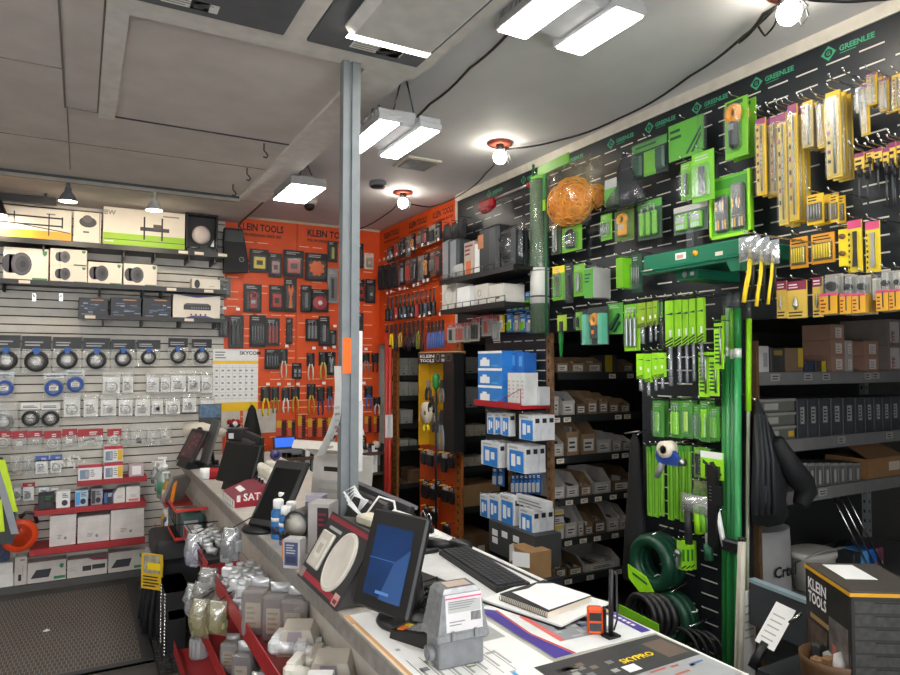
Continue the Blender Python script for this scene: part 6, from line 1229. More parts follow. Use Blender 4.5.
def bitcase(t,w,h,i=0):
 MB().box(-w/2,.004,-h,w/2,.012,0,mat('#5fb02e',.45)).box(-w/2,-.01,-h,-w*.44,.004,0,BLIME).box(w*.44,-.01,-h,w/2,.004,0,BLIME).box(-w/2,-.01,-h,w/2,.004,-h*.95,BLIME).rect(-w*.4,-h*.2,w*.4,-h*.05,.0035,mat('#3f8a2a',.5)).build('frame_card',t)
 for s,hh_ in((-1,.58),(1,.72)):
  mb=MB().box(s*w*.2-w*.16,-.014,-h*.9,s*w*.2+w*.16,.0035,-h*(.9-hh_),mat('#55504a',.5),.012)
  for r_ in range(2):
   for k in range(5):x=s*w*.2-w*.12+w*.055*k;mb.box(x,-.017,-h*(.86-.3*r_),x+w*.03,-.0135,-h*(.72-.3*r_),(STEEL,AMBER,DSTEEL)[(k+r_)%3])
  mb.build('bit_case',t);MB().box(s*w*.2-w*.175,-.022,-h*.92,s*w*.2+w*.175,.003,-h*(.9-hh_-.02),CLEAR,.012).build('case_lid',t)
stack((631,139,666,176),CM,1,.03,'pouch_pack','wide clear pack with dark green tool pouches and green band','tool pack',pouchpack);stack((668,120,702,157),CM,1,.03,'flat_pack','large flat green box with dark diagonal stripes','box',flatpack)
stack((723,98,746,157),CM-.04,2,.05,'clamp_meter_pack','green blister with orange jawed clamp meter','clamp meter',clampmeter);stack((690,151,712,201),CM-.06,1,.03,'tester_pack','tall lime pack with dark rectangular tester','tool pack',gp('bar',LM,mat('#474a4c',.5)))
stack((679,162,690,200),CM-.02,1,.03,'tester_pack','narrow lime pack partly behind the tall tester pack','tool pack',gp('bar',LM,GREY));stack((710.5,174,752,237),CM,1,.03,'bit_case_pack','largest bright green framed pack with two clear bit cases','bit set',bitcase)
stack((672,204,706,232),CM,1,.03,'bit_case_pack','wide clear pack with two small green bit holders','bit set',gp('twin',mat('#5a6a60',.5),LM,mat('#b9b8ae',.5)));stack((636,200,660,239),CM,1,.03,'driver_pack','dark pack with twin lime handled tools under the pouch pack','tool pack',gp('trio',mat('#2c4a34',.5),LM,LM2))
stack((613,205,632,240),CM,1,.03,'tool_pack','lime pack with gold and silver part under the grey plastic bag','tool pack',gp('clamp',mat('#5a7a2c',.5),AMBER));stack((599,214,610,240),CM,1,.03,'tool_pack','narrow lime and silver pack under the grey plastic bag','tool pack',gp('bits',LM,STEEL))
stack((560.5,226,580,251),CM,1,.03,'tool_pack','lime pack with dark round tool below the orange mesh bag','tool pack',gp('clamp',LM,DGREY));stack((550,222,559,254),CM,1,.03,'chain_strip','hanging silver chain strip beside the green tube','chain',lambda t,w,h,i=0:pk_generic(t,w,h,0,mat('#4a5a44',.5),STEEL,'chain',None,False))
def cutpack(t,w,h,i=0):plier(t,w,h,LM,GREY,.3,.45);MB().box(-w*.4,.012,-h*.5,w*.4,.016,0,LM2).build('backing_card',t)
for b,lab,fn in(((551,266,563,300),'yellow and silver scissors pack right of the green tube',gp('wrench',LM,STEEL,BYELLOW)),((563.5,263,571,303),'slim dark pack behind the yellow scissors pack',gp('bar',DGREY,BLACK)),((572,264,583,296),'slim green and clear pack left of the white and green box',gp('bar',LM,STEEL)),((630,254,640,292),'dark green pack with silver tool left of green chest',gp('bits',DG2,STEEL))):stack(b,CM,1,.03,'tool_pack',lab,'tool pack',fn)
def boxhang(front,side,d=.08,art=None):
 def f(t,w,h,i=0):
  mb=MB().box(-w/2,0,-h,w/2,d,0,side,.002);mb.rect(-w*.48,-h*.99,w*.48,-.004,-.0006,front);(art or(lambda m,w,h:m.lines(-w*.4,-h*.5,w*.3,-h*.15,-.001,DG2,3)))(mb,w,h);mb.build('carton',t);MB().box(-w*.2,d*.3,0,w*.2,d*.35,.03,CLEAR).build('hang_tab',t)
 return f
stack((584,268,593.5,298),CM-.05,1,.03,'hanging_box','white sided green box hanging in the third row','box',boxhang(LM2,mat('#a9aaa6',.5),.12));stack((616,258,622,288),CM-.05,1,.03,'hanging_box','bright lime box hanging right of the white sided box','box',boxhang(mat('#6fae1c',.5),mat('#74c41a',.5),.12,lambda m,w,h:None))
TEALC=mat('#6ac0a0',.5)
stack((583.5,307,603,345),CM-.05,1,.03,'clamp_meter_pack','teal edged clear box with orange clamp meter at bottom row','clamp meter',lambda t,w,h,i=0:(MB().box(-w/2,.03,-h,w/2,.04,0,mat('#3c4644',.5)).box(-w/2,-.01,-h*.98,-w*.3,.03,-h*.18,TEALC).box(w*.3,-.01,-h*.98,w*.5,.03,-h*.18,TEALC).build('backing_card',t),MB().ring((0,.01,-h*.34),w*.14,.013,mat('#e0921c',.45),n=14,k=6,sz=1.2).build('clamp_jaw',t),MB().box(-w*.14,-.004,-h*.86,w*.14,.028,-h*.45,DGREY,.008).disc(0,-h*.66,w*.08,w*.08,-.0046,BORANGE).build('meter_body',t),MB().box(-w/2,-.02,-h,w/2,.03,-h*.04,CLEAR).build('blister',t)))
stack((606,303,621,334),CM,1,.03,'blade_card','flat green card with dark diagonal blades right of clamp meter','card',gp('knife',LM2,DG2,None,False));stack((622.5,304,638,351),CM,1,.03,'driver_pack','tall bright green pack with silver drivers','tool pack',gp('trio',BLIME,STEEL,LM))
stack((556,315,565,347),CM,1,.03,'knife_pack','small lime card with hooked green handled knife above the rack','tool pack',lambda t,w,h,i=0:(MB().box(-w/2,.01,-h*.5,w/2,.014,0,mat('#9ab83a',.5)).build('backing_card',t),MB().box(-w*.15,0,-h*.6,w*.15,.01,-h*.2,DGREY).build('blade',t),MB().prism([(-w*.15,-h*.55),(w*.15,-h*.55),(w*.12,-h*.9),(0,-h*1.3),(-w*.1,-h*.9)],-.004,.012,GREEN).build('handle',t)))
stack((574,312,580,330),CM,1,.03,'tool_pack','tiny lime pack between knife card and clamp meter box','tool pack',gp('bar',LM,BLACK))
def spade(t,w,h,i=0,sl=BLIME,frac=.55):
 mb=MB().box(-w/2,-.006,-h*frac,w/2,.012,-h*.02,sl,.002);mb.quad([(-w*.5,-.0066,-h*.18),(w*.5,-.0066,-h*.16),(w*.5,-.0066,-h*.19)],DG2)
 for k in range(3):mb.quad([(-w*.5,-.0066,-h*(frac-.02-.035*k)-h*.03),(w*.5,-.0066,-h*(frac-.02-.035*k)+h*.02),(w*.5,-.0066,-h*(frac-.02-.035*k)),(-w*.5,-.0066,-h*(frac-.02-.035*k)-h*.05)],INK)
 mb.rect(w*.05,-h*.44,w*.35,-h*.36,-.007,PAPER);mb.build('sleeve',t);MB().tube([(0,.003,-h*frac),(0,.003,-h)],w*.22,clear('#c8ccd8',.3,.2),8).build('clear_tube',t);MB().tube([(0,.003,-h*frac+.01),(0,.003,-h*.96)],w*.08,STEEL,6).prism([(-w*.2,-h*.9),(w*.2,-h*.9),(0,-h*.97)],0,.004,STEEL).build('spade_bit',t)
S5=[(666,299,674,386),(675.5,298,682.5,385),(683.5,298,689,383),(690,297,696,381),(698,296,704.5,380)]
for i,b in enumerate(S5):stack(b,CM-.05,1,.03,'spade_bit_pack',f'long lime spade bit sleeve, {nth(i, 5)} of the row under the green chest','drill pack',spade,'long lime spade bits')
for i,b in enumerate(((638.5,302,646,344),(647.5,301,653,342),(653.5,300,657.5,341))):stack(b,CM-.04,1,.03,'spade_bit_pack',f'shorter olive spade bit sleeve, {nth(i, 3)} of three left of long ones','drill pack',lambda t,w,h,i=0:spade(t,w,h,0,mat('#86a81e',.5),.6),'shorter olive spade bits')
stack((658,300,663.5,360),CM-.04,1,.03,'drill_tube','dark grey clear tube between olive and long lime sleeves','drill pack',lambda t,w,h,i=0:MB().tube([(0,.01,0),(0,.01,-h)],w*.45,SMOKE,8).build('tube',t)and MB().box(-w*.4,-.002,-h*.3,w*.4,.0,-.01,LM2).build('label',t))
for i,b in enumerate(((637,353,644,391),(645,353,651.5,396),(652.5,352,658.5,391),(659,352,665,389))):stack(b,CM-.06,1,.03,'spade_bit_pack',f'bright lime short sleeve with clear tip, {nth(i, 4)} of the lower left four','drill pack',lambda t,w,h,i=0:spade(t,w,h,0,BLIME,.68),'short bright lime sleeves')
def limecard(t,w,h,i=0,m=None):mb=MB().box(-w/2,.004,-h,w/2,.012,0,m or BLIME);mb.lines(-w*.4,-h*.9,w*.3,-h*.2,.0035,DG2,8);mb.rect(-w*.5,-h*.12,w*.5,-h*.07,.0033,INK);mb.build('backing_card',t);MB().tube([(w*.3,0,-h*.1),(w*.3,0,-h*.92)],w*.09,STEEL,6).build('blade',t)
stack((698,352,707.5,397),CM-.04,1,.03,'saw_blade_card','lime blade card, left of the pair beside the conduits','card',limecard,'pair of lime blade cards');stack((708,352,717.5,396),CM-.04,1,.03,'saw_blade_card','lime blade card, right of the pair beside the conduits','card',limecard,'pair of lime blade cards');stack((713.5,323,722,369),CM-.09,1,.03,'saw_blade_card','taller lime card above the pair, touching the conduits','card',limecard)
CL=XR-.13
LP=[(651,401,662,437),(669,401,679.5,438),(680,401,690.5,437),(692,405,698,439),(698.5,401,708,442),(709,407,717,441)]
for i,b in enumerate(LP):stack(b,CL,2,.03,'green_tool_pack',f'green tool pack with lime handles, {nth(i, 6)} above tape gun','tool pack',gp(('bar','trio','bar','bits','wrench','trio')[i],LM2,(LM,BLIME,mat('#b0d83a',.5),GREY,BLIME,LM)[i]),'row of green tool packs')
LS=[(646.5,447,651,516),(652,446,657,517),(658,446,662.5,516),(667,445,672,520),(673,445,677.5,519),(679,446,684,522),(685,446,690,522)]
for i,b in enumerate(LS):stack(b,CL,1,.03,'long_green_sleeve',f'long narrow green sleeve, {nth(i, 7)} of the hanging row behind tape gun','sleeve',lambda t,w,h,i=0:(MB().box(-w/2,0,-h,w/2,.016,0,mat('#74b428',.45,noise=.06),.003).rect(-w*.1,-h*.95,w*.12,-h*.05,-.0006,mat('#4f8a2a',.5)).build('sleeve',t),MB().box(-w*.5,-.001,-h*.07,w*.5,.017,0,LM2).build('top_label',t)),'long green sleeves')
stack((692,448,703,478),CL,2,.03,'hook_pack','lime pack with hooks right of the long green sleeves','tool pack',gp('wrench',LM,DGREY));stack((700,452,722,479),CL-.03,1,.03,'fold_card','lime card with white header beside the black straps','card',lambda t,w,h,i=0:(MB().box(-w/2,.004,-h,w/2,.012,0,BLIME).rect(-w/2,-h*.24,w/2,0,.0035,PAPER).quad([(-w*.4,.0034,-h*.3),(w*.45,.0034,-h*.75),(w*.45,.0034,-h*.85),(-w*.4,.0034,-h*.45)],DG2).build('backing_card',t),MB().box(-w*.2,-.01,-h*.95,w*.4,.0032,-h*.5,SMOKE).build('blister',t)))
for i,b in enumerate(((692,480,700,508),(700.5,483,706,505))):stack(b,CL,1,.03,'tool_pack',('lime and clear','narrow lime')[i]+' pack behind the black straps','tool pack',gp('bits',mat('#8a9a5a',.5),LM))
stack((675,541,681,570),CL,1,.02,'loop_pack','lime pack with silver carabiner, lowest on the black panel','tool pack',gp('clamp',BLIME,STEEL));
for i,b in enumerate(((681.5,541,686,570),(686.5,541,690.5,570),(691,541,694.5,569))):stack(b,CL,1,.02,'lime_pack',f'narrow lime pack with striped foot, {nth(i, 3)} of three lowest ones','tool pack',lambda t,w,h,i=0:MB().box(-w/2,0,-h,w/2,.012,0,BLIME).quad([(-w*.5,-.0006,-h*.95),(w*.5,-.0006,-h*.8),(w*.5,-.0006,-h*.86),(-w*.5,-.0006,-h)],INK).build('backing_card',t)and MB().box(-w*.2,-.004,-h*.7,w*.2,-.0005,-h*.3,GREEN).build('tool',t),'narrow lime packs')
p,w,h,rot=fit((653,441,680,479),'X',CL-.1);t=thing('tape_gun','blue tape gun with grey handle hung before the green sleeves','tape dispenser',p,rot)
MB().prism([(-w*.3,-h*.1),(w*.1,-h*.1),(w*.45,-h*.45),(w*.45,-h*.62),(-w*.3,-h*.62),(-w*.42,-h*.45)],0,.02,mat('#27489a',.4)).build('frame',t)
MB().lathe([(w*.12,-.02),(w*.24,-.02),(w*.24,.035),(w*.12,.035),(w*.12,-.02)],CREAM,(0,0,-h*.22),20,'y').build('tape_roll',t);MB().tube([(-w*.2,.01,-h*.6),(-w*.42,.01,-h)],.014,GREY,8).build('handle',t);MB().tube([(w*.45,.01,-h*.52),(w*.6,.01,-h*.5)],.016,STEEL,8).build('roller',t);MB().tube([(0,.02,-h*.1),(.0,.22,0)],.003,CHROME).build('hanger',t)
p,w,h,rot=fit((704,462,718,546),'X',CL-.05);t=thing('black_strap_tool','black belt like strap tool hanging between lime cards and conduits','strap',p,rot)
MB().prism([(-w*.3,-h*.05),(0,0),(w*.35,-h*.1),(w*.4,-h*.4),(w*.3,-h),(-w*.3,-h),(-w*.25,-h*.4)],0,.02,BLACK).build('strap',t);mb=MB()
for k in range(5):mb.box(-w*.1,-.002,-h*(.3+.04*k),w*.05,0,-h*(.29+.04*k),STEEL)
mb.box(w*.3,-.002,-h*.5,w*.75,.012,-h*.28,BLACK).build('buckle',t);hook_for(t,w,L=.17)
p,w,h,rot=fit((680,495,706,546),'X',CL-.06);t=thing('wrapped_cutters','clear bag over dark and lime handled cutters on the lower panel','cutter',p,rot)
MB().pillow(-w*.5,-h*.38,w*.5,0,.05,.08,clear('#c8ccc8',.4,.3,.2)).build('clear_wrap',t);MB().tube([(-w*.25,.01,-h*.15),(-w*.22,.01,-h)],.016,DGREY,8).build('dark_handle',t);MB().tube([(w*.08,.02,-h*.2),(w*.12,.02,-h*.75)],.02,BLIME,8).tube([(w*.25,.02,-h*.2),(w*.3,.02,-h*.7)],.016,LM,8).build('lime_handle',t);hook_for(t,w,L=.17)
for i,(x0,y0,x1,y1,m,lab)in enumerate(((706,506,709,560,GREEN,'white rod with green grip hanging on the lower black panel'),(717,508,724,546,None,'tilted white rod hanging just left of the conduits'))):
 A,B=onX(x0,y0,CL-.03),onX(x1,y1,CL-.03);t=thing('white_rod',lab,'rod',A);v=B-A;MB().tube([(0,0,0),tuple(v*(.75 if m else 1))],.011,PAPER,8).build('rod',t)
 if m:MB().tube([tuple(v*.7),tuple(v)],.019,mat('#1f5a3c',.5),8).build('grip',t)
 MB().tube([(0,0,-.01),(.14,0,0)],.003,CHROME).build('hanger',t)
for i,(xt,xb,m,zt,lm)in enumerate(((725,724,GREEN,300,True),(729,729,mat('#2a8a44',.4),292,True),(733.5,733,mat('#1c6a36',.4),294,True),(737.5,736.5,mat('#2e8f4e',.4),292,True))):
 c=XR-.10-.01*i;A,B=onX(xt,zt,c),onX(xb,655,c);B.z=0.0;t=thing('green_conduit',f'dark green rod with lime top wrap, {nth(i, 4)} of the standing bundle','rod',(B.x,B.y,0),(0,0,0),'green rods');v=A-B
 MB().tube([(0,0,0),tuple(v*.86)],.015,m,10).build('rod',t);MB().tube([tuple(v*.88),tuple(v*.965)],.0155,(BLIME,mat('#8fbf8a',.4),LM,GREEN)[i],10).build('lime_wrap',t);MB().tube([tuple(v*.965),tuple(v)],.012,CLEAR,8).build('clear_end',t);MB().tube([tuple(v*.86),tuple(v*.88)],.0158,mat('#c8d0c4',.5),10).build('white_band',t)
c=XR-.09;A,B=onX(749,300,c),onX(744,655,c);B.z=0;t=thing('lime_rod','thin lime rod leaning at right of the green bundle','rod',(B.x,B.y,0));v=A-B
MB().tube([(0,0,0),tuple(v*.76)],.008,mat('#9ca08a',.5),8).build('rod',t);MB().tube([tuple(v*.76),tuple(v*.96)],.012,BLIME,8).build('lime_wrap',t);MB().tube([tuple(v*.96),tuple(v)],.01,CLEAR,8).build('clear_end',t)
for i,(xt,xb)in enumerate(((740.5,737),(743.5,741))):
 c=XR-.17-.03*i;A,B=onX(xt,540,c),onX(xb,655,c);k=B.z/(A.z-B.z);B=B-(A-B)*k;t=thing('white_rod',('left','right')[i]+' of two white rods standing below the green bundle','rod',(B.x,B.y,B.z),(0,0,0),'standing white rods');MB().tube([(0,0,0),tuple(A-B)],.010,mat('#bdb8a8',.5),8).build('rod',t);MB().tube([tuple((A-B)*.995),tuple((A-B)*1.01)],.011,BLACK).build('cap',t)
tag(MB().box(-.05,-.02,0,.05,.02,.05,BLACK,.008).tube([(-.05,0,.02),(.05,-.01,.03)],.008,BLACK).build('rod_clip',None,onX(733,552,XR-.15),(0,0,RW)),'black clip holding the green rods together','clip')
tag(MB().box(0,-.03,0,.02,.03,1.75,mat('#5a4228',.65,noise=.15,scale=30)).build('wood_post',None,(XR+.045,onX(746.5,560,XR).y,0)),'brown wooden edge post behind the green rods','post')
def coil(name,label,b,c,m,R_r=.30,n=6,lab=None):
 p,w,h,rot=fit(b,'X',c);t=thing(name,label,'coil',p,rot);mb=MB();r_=h/2*R_r*.5;R_=h/2-r_
 for k in range(n):mb.ring((0,.012+.018*k,-h/2),R_-.004*(k%2),r_ if n<3 else r_*.95,m,n=32,k=8)
 mb.build('conduit_coil',t)
 for a in(.6,2.6,4.6):MB().ring((R_*cos(a),.06,-h/2+R_*sin(a)),r_*1.15,.004,PAPER if m is not BLACK else GREY,'z' if abs(sin(a))<.6 else 'x',12,4).build('tie',t)
 if lab:q=lab;MB().prism([(-h*.42,-h*.62),(0,-h*.72),(h*.22,-h*.98),(-h*.1,-h*1.05),(-h*.4,-h*.85)],-.03,-.022,BLIME).quad([(-h*.3,-.0306,-h*.72),(h*.05,-.0306,-h*.82),(h*.05,-.0306,-h*.86),(-h*.3,-.0306,-h*.76)],DG2).build('paper_tag',t)
 MB().tube([(0,.0,-.01),(0,XR-c-.005,.02)],.004,CHROME).build('hanger',t)
 return t
DGC=mat('#123f2c',.4,noise=.08)
coil('conduit_coil','upper dark green ribbed coil with lime tag on the black panel',(636,534,664,592),CL-.03,DGC,.46,5,True);coil('conduit_coil','lower dark green ribbed coil half hidden by the counter',(654,592,682,646),CL-.01,DGC,.40,4)
p=onX(641,588,1.95);t=thing('hose_pack','black hose coils with lime label standing behind the counter edge','coil',p,(0,0,RW));mb=MB()
for k in range(4):mb.ring((.015*k,.02*k,-.1),.07,.013,BLACK,n=22,k=7)
mb.build('hose',t);MB().prism([(-.1,-.09),(.11,-.10),(.11,-.2),(-.1,-.18)],-.025,-.018,mat('#6fae1c',.5)).build('label',t);MB().box(.02,.02,-.5,.05,.05,-.15,DGREY).box(-.1,-.05,-1.2,.12,.12,-.5,DGREY).build('stand',t)
p=onX(690,624,XR-.16);t=thing('cable_hoops','black cable hoops hanging at the foot of the black panel','coil',p,(0,0,RW));mb=MB()
for k in range(4):mb.ring((-.04+.03*k,.02*k,-.12),.085,.009,BLACK,n=26,k=6)
mb.build('hoop',t);MB().box(.02,-.01,-.2,.05,.0,-.15,BYELLOW).box(.06,-.01,-.22,.09,.0,-.17,mat('#3a5aa8',.5)).build('tag',t);MB().tube([(0,0,-.01),(0,.155,.0)],.004,CHROME).build('hanger',t)
p,w,h,rot=fit((643,247,741,278),'X',2.12);TG=mat('#0f6a4c',.35,noise=.04)
t=thing('green_chest','large green steel tool chest jutting from the black wall','tool chest',p,rot)
D=XR-2.12-.002
MB().box(-w/2,0,-h*.52,w/2,D,0,TG,.006).build('body',t);MB().prism([(-w/2,-h*.52),(w/2,-h*.52),(w/2,-h*.98),(w*.42,-h*.98),(w*.38,-h*.66),(-w/2,-h*.66)],-.008,.03,TG).box(-w*.5,-.016,-h*.55,w*.5,.0,-h*.51,mat('#168060',.3)).build('lower_lip',t)
MB().box(-w*.2,.04,-h*.98,w*.02,.3,-h*.66,mat('#0c5a42',.4)).disc(-w*.11,-h*.8,.012,.012,.039,STEEL).rect(-w*.05,-h*.86,-w*.01,-h*.74,.039,LGREY).build('drawer',t)
mb=MB();mb.box(-w*.13,-.0015,-h*.34,-w*.02,-.0003,-h*.12,PAPER);mb.rect(-w*.115,-h*.3,-w*.045,-h*.18,-.002,mat('#c8907a',.5));mb.box(w*.27,-.0015,-h*.42,w*.34,-.0003,-h*.3,CREAM);mb.box(-w*.46,-.0175,-h*.56,-w*.36,-.0163,-h*.52,CREAM);mb.build('sticker',t);MB().lathe([(.012,-.006),(.012,-.0005)],AMBER,(w*.08,0,-h*.22),12,'y').build('lock',t)
MB().box(-.004,-.004,.0,.03,-.001,.07,CLEAR).build('hang_tag',t)
c=XR-.12;A=onX(540,180,c);B=onX(540,333,c);L_=A.z-B.z;a,b=onX(532.5,260,c),onX(547,260,c);r_=(a.y-b.y)/2*.8
t=thing('clear_tube','tall clear green tube with white label hanging on the black wall','tube',B)
MB().lathe([(r_,0),(r_,L_),(r_*.96,L_),(r_*.96,.002)],clear('#7c927a',.45,.06,.25),n=20).build('tube',t);MB().lathe([(r_*1.01,L_*.19),(r_*1.01,L_*.42)],mat('#c8c8c2',.5),n=20).lathe([(r_*1.015,L_*.23),(r_*1.015,L_*.24)],DGREY,n=20).lathe([(r_*1.015,L_*.40),(r_*1.015,L_*.405)],DGREY,n=20).build('label',t)
MB().tube([(0,r_*1.0,0),(0,r_*1.0,L_*1.12)],.009,mat('#1f5a36',.5),8).tube([(0,-r_*1.1,-.02),(0,-r_*1.1,L_*.9)],.008,mat('#1f5a36',.5),8).build('green_strip',t);mb=MB()
for k in range(4):mb.tube([(r_*.3*cos(k*1.6),r_*.3*sin(k*1.6),.01),(r_*.3*cos(k*1.6),r_*.3*sin(k*1.6),L_*.96)],.008,mat('#55705a',.5),6)
mb.build('rods_inside',t);MB().box(-.02,-r_,L_,.02,r_,L_+.03,LM).tube([(0,0,L_+.03),(.115,0,L_+.03)],.004,CHROME).build('cap',t)
stack((532.5,176,545,212),CM-.02,1,.03,'clip_card','green clip card with lime foot above the clear tube','card',lambda t,w,h,i=0:(MB().box(-w/2,.004,-h,w/2,.01,0,GREEN).rect(-w/2,-h,w/2,-h*.7,.0035,BLIME).build('backing_card',t),MB().box(-w*.3,-.02,-h*.35,w*.2,.003,-h*.05,mat('#3a9a5a',.5),.01).build('clip',t)))
NET=mat('#ffae26',.5,noise=.1)
def netbag(b,c,label,sc,hdr):
 p,w,h,rot=fit(b,'X',c);t=thing('netting_bag',label,'bag',p,rot);r=random.Random(5)
 if hdr:MB().prism([(-w*.35,-h*.03),(w*.35,.0),(w*.35,-h*.16),(-w*.35,-h*.18)],-.062,-.056,LM).build('header_card',t)
 mb=MB();cz=-h*(.62 if hdr else .74);rz_=h*(.36 if hdr else .22)
 mb.ball((0,.06,cz),w*.40,.08,rz_*.85,mat('#f4991a',.6,noise=.15,scale=50),18,12)
 for k in range(150 if hdr else 40):
  a=r.random()*6.28;q=r.random()*2-1;s=(1-q*q)**.5;x,y,z=s*cos(a)*w*.42,s*sin(a)*.085+.06,cz+q*rz_
  d1=Vector((r.random()-.5,r.random()-.5,r.random()-.5)).normalized();n_=Vector((s*cos(a),s*sin(a),q));d2=n_.cross(d1).normalized();d1=d2.cross(n_);R_=.018+.012*r.random()
  mb.tube([Vector((x,y,z))+d1*R_*cos(j*pi/5)+d2*R_*sin(j*pi/5)for j in range(10)],.0035,NET,4,True)
 mb.build('netting',t);MB().pillow(-w*.5,-h,w*.5,0,.14,.19,clear('#f0ead8',.04,.04,.15),6,8,.5).build('clear_bag',t);MB().tube([(0,.06,-.01),(0,XR-c-.002,.0)],.004,CHROME).build('hanger',t)
 return t
netbag((540.5,160,585,225),XR-.2,'bulging clear bag of bright orange netting with lime header',1,True);netbag((582.5,156,596,210),XR-.07,'narrow clear bag with a little orange netting in its bottom',.4,False)
p,w,h,rot=fit((596,150,637,208),'X',XR-.2);t=thing('grey_plastic_bag','dark see-through plastic bag holding a green pack, hung high','bag',p,rot)
MB().lathe([(.008,0),(w*.1,-h*.15),(w*.2,-h*.4),(w*.36,-h*.62),(w*.5,-h*.86),(w*.42,-h*.97),(w*.1,-h)],clear('#4c4e54',.34,.05,.3),(0,.06,0),11,sy=.4).build('plastic',t);MB().box(-w*.36,.02,-h*.9,-w*.08,.04,-h*.5,LM2).box(-w*.34,.018,-h*.6,-w*.05,.02,-h*.44,mat('#a8aaa8',.5)).build('pack_inside',t);MB().tube([(0,.05,-.005),(0,.198,.0)],.004,CHROME).build('hanger',t)
A,B=onX(482,204,XR-.12),onX(532,184,XR-.12);t=thing('red_cutter','red wrapped cutter with long grey handle hung near the ceiling','cutter',A);v=B-A
MB().tube([tuple(v*.3),tuple(v)],.012,STEEL,8).build('handle',t);MB().tube([tuple(v*.93),tuple(v*1.02)],.018,RED,8).build('grip',t);MB().box(-.03,v.y*.26,-.06,.03,.02,.02,RED,.02).box(-.035,v.y*.2,-.075,.02,-.02,-.035,mat('#a8484a',.5),.015).build('wrapped_head',t);MB().tube([(0,v.y*.2,0),(.115,v.y*.2,0)],.004,CHROME).build('hanger',t)
def rshelf(name,label,x0,x1,py,c):
 a,b=onX(x0,py,c),onX(x1,py,c);z=onX((x0+x1)/2,py,c).z;D=XR-c-.002;t=thing(name,label,'shelf',(XR-.002,(a.y+b.y)/2,z),(0,0,RW));w=a.y-b.y
 MB().box(-w/2,-D,-.02,w/2,0,0,BLACK).build('board',t);MB().box(-w/2,-D-.004,-.03,w/2,-D,.004,BLACK).build('front_lip',t);mb=MB()
 for k in range(9):mb.tube([(-w/2+w*k/8,-D,0),(-w/2+w*k/8,-D,.035)],.003,DSTEEL,5)
 mb.tube([(-w/2,-D,.035),(w/2,-D,.035)],.003,DSTEEL,5).build('wire_rail',t)
 return z,c
cs=2.20
zs1,_=rshelf('wall_shelf','upper black wire shelf near the orange corner holding dark tool cases',440,514,273,cs);zs2,_=rshelf('wall_shelf','lower black wire shelf near the orange corner holding white boxes',441,505,306,cs)
def rbox(name,label,b,c,zb,d,m,art=None,cat='box',group=None,bev=.002):
 p,w,h,rot=fit(b,'X',c);h=p.z-zb;mb=MB().box(-w/2,0,0,w/2,d,h,m,bev)
 if art:art(mb,w,h)
 return tag(mb.build(name,None,(c,p.y,zb+.001),rot),label,cat,group)
WB2=mat('#c9c5bb',.5,noise=.03)
rbox('white_box','larger white box with faint round print on the lower wire shelf',(442,281,456,305),cs+.06,zs2,.14,WB2,lambda mb,w,h:(mb.ring((0,-.001,h*.5),w*.3,.002,LGREY,n=20,k=4)));rbox('white_fixture','small white fixture in front of the larger white box',(457,287,470,304.5),cs+.03,zs2,.1,PAPER,None,'fixture')
rbox('white_box','left white carton of the pair on the lower wire shelf',(474,284.5,488,303.5),cs+.04,zs2,.16,WB2,lambda mb,w,h:(mb.ring((-w*.1,-.001,h*.6),w*.12,.002,GREY,n=14,k=4),mb.lines(-w*.4,h*.1,w*.1,h*.2,-.001,LGREY,1)),group='pair of white cartons');rbox('white_box','right white carton of the pair on the lower wire shelf',(489,284.5,503,302.5),cs+.04,zs2,.16,WB2,lambda mb,w,h:(mb.lines(0,h*.2,w*.3,h*.4,-.001,MAROON,1),mb.lines(-w*.4,h*.1,w*.1,h*.2,-.001,LGREY,1)),group='pair of white cartons')
def rcase(name,label,b,c,m,kind):
 p,w,h,rot=fit(b,'X',c);t=thing(name,label,'case',(c,p.y,zs1+.001),rot);h=p.z-zs1
 MB().box(-w/2,0,0,w/2,.13,h,m,.02).build('shell',t)
 if kind==1:MB().box(w*.1,-.002,h*.05,w*.42,0,h*.9,mat('#2f3538',.4),.01).build('ribbed_panel',t);MB().rect(-w*.5,h*.55,-w*.2,h*.85,-.001,mat('#c07a4a',.5)).build('label',t)
 if kind==2:MB().pillow(-w*.6,-.0,w*.6,h*1.1,.16,.2,SMOKE).build('clear_wrap',t)
 if kind==3:MB().rect(-w*.4,h*.1,w*.4,h*.95,-.001,mat('#8a8e92',.4)).build('grey_face',t)
rcase('tool_case','tall black hard case on the upper wire shelf',(478,226,497,268),cs+.05,mat('#1b2022',.45),1);rcase('tool_case','dark case in clear wrap right of the black hard case',(499,228,513,266),cs+.05,mat('#24282a',.5),2)
rcase('grey_case','left grey slab case at far end of the upper wire shelf',(442,240,449,271),cs+.05,mat('#55595c',.4),3);rcase('grey_case','right grey slab case at far end of the upper wire shelf',(449.5,239,457,271),cs+.05,mat('#4a4e52',.4),3)
rbox('orange_print_box','white and orange printed pack on the upper wire shelf',(464,242,474,268),cs+.05,zs1,.08,mat('#b8a89a',.5),lambda mb,w,h:(mb.rect(-w*.3,h*.05,w*.2,h*.45,-.001,mat('#d0642a',.5)),mb.lines(-w*.4,h*.6,w*.4,h*.95,-.001,MAROON,3)),'box');rbox('white_print_pack','white pack between orange printed pack and black case',(474.5,244,479,266),cs+.05,zs1,.08,PAPER,None,'box')
tag(MB().pillow(-.06,0,.06,.1,.05,.09,MILKY).build('clear_sack',None,(cs+.04,onX(458,268,cs+.04).y,zs1+.001),(0,0,RW)),'small milky bag at front of the upper wire shelf','bag')
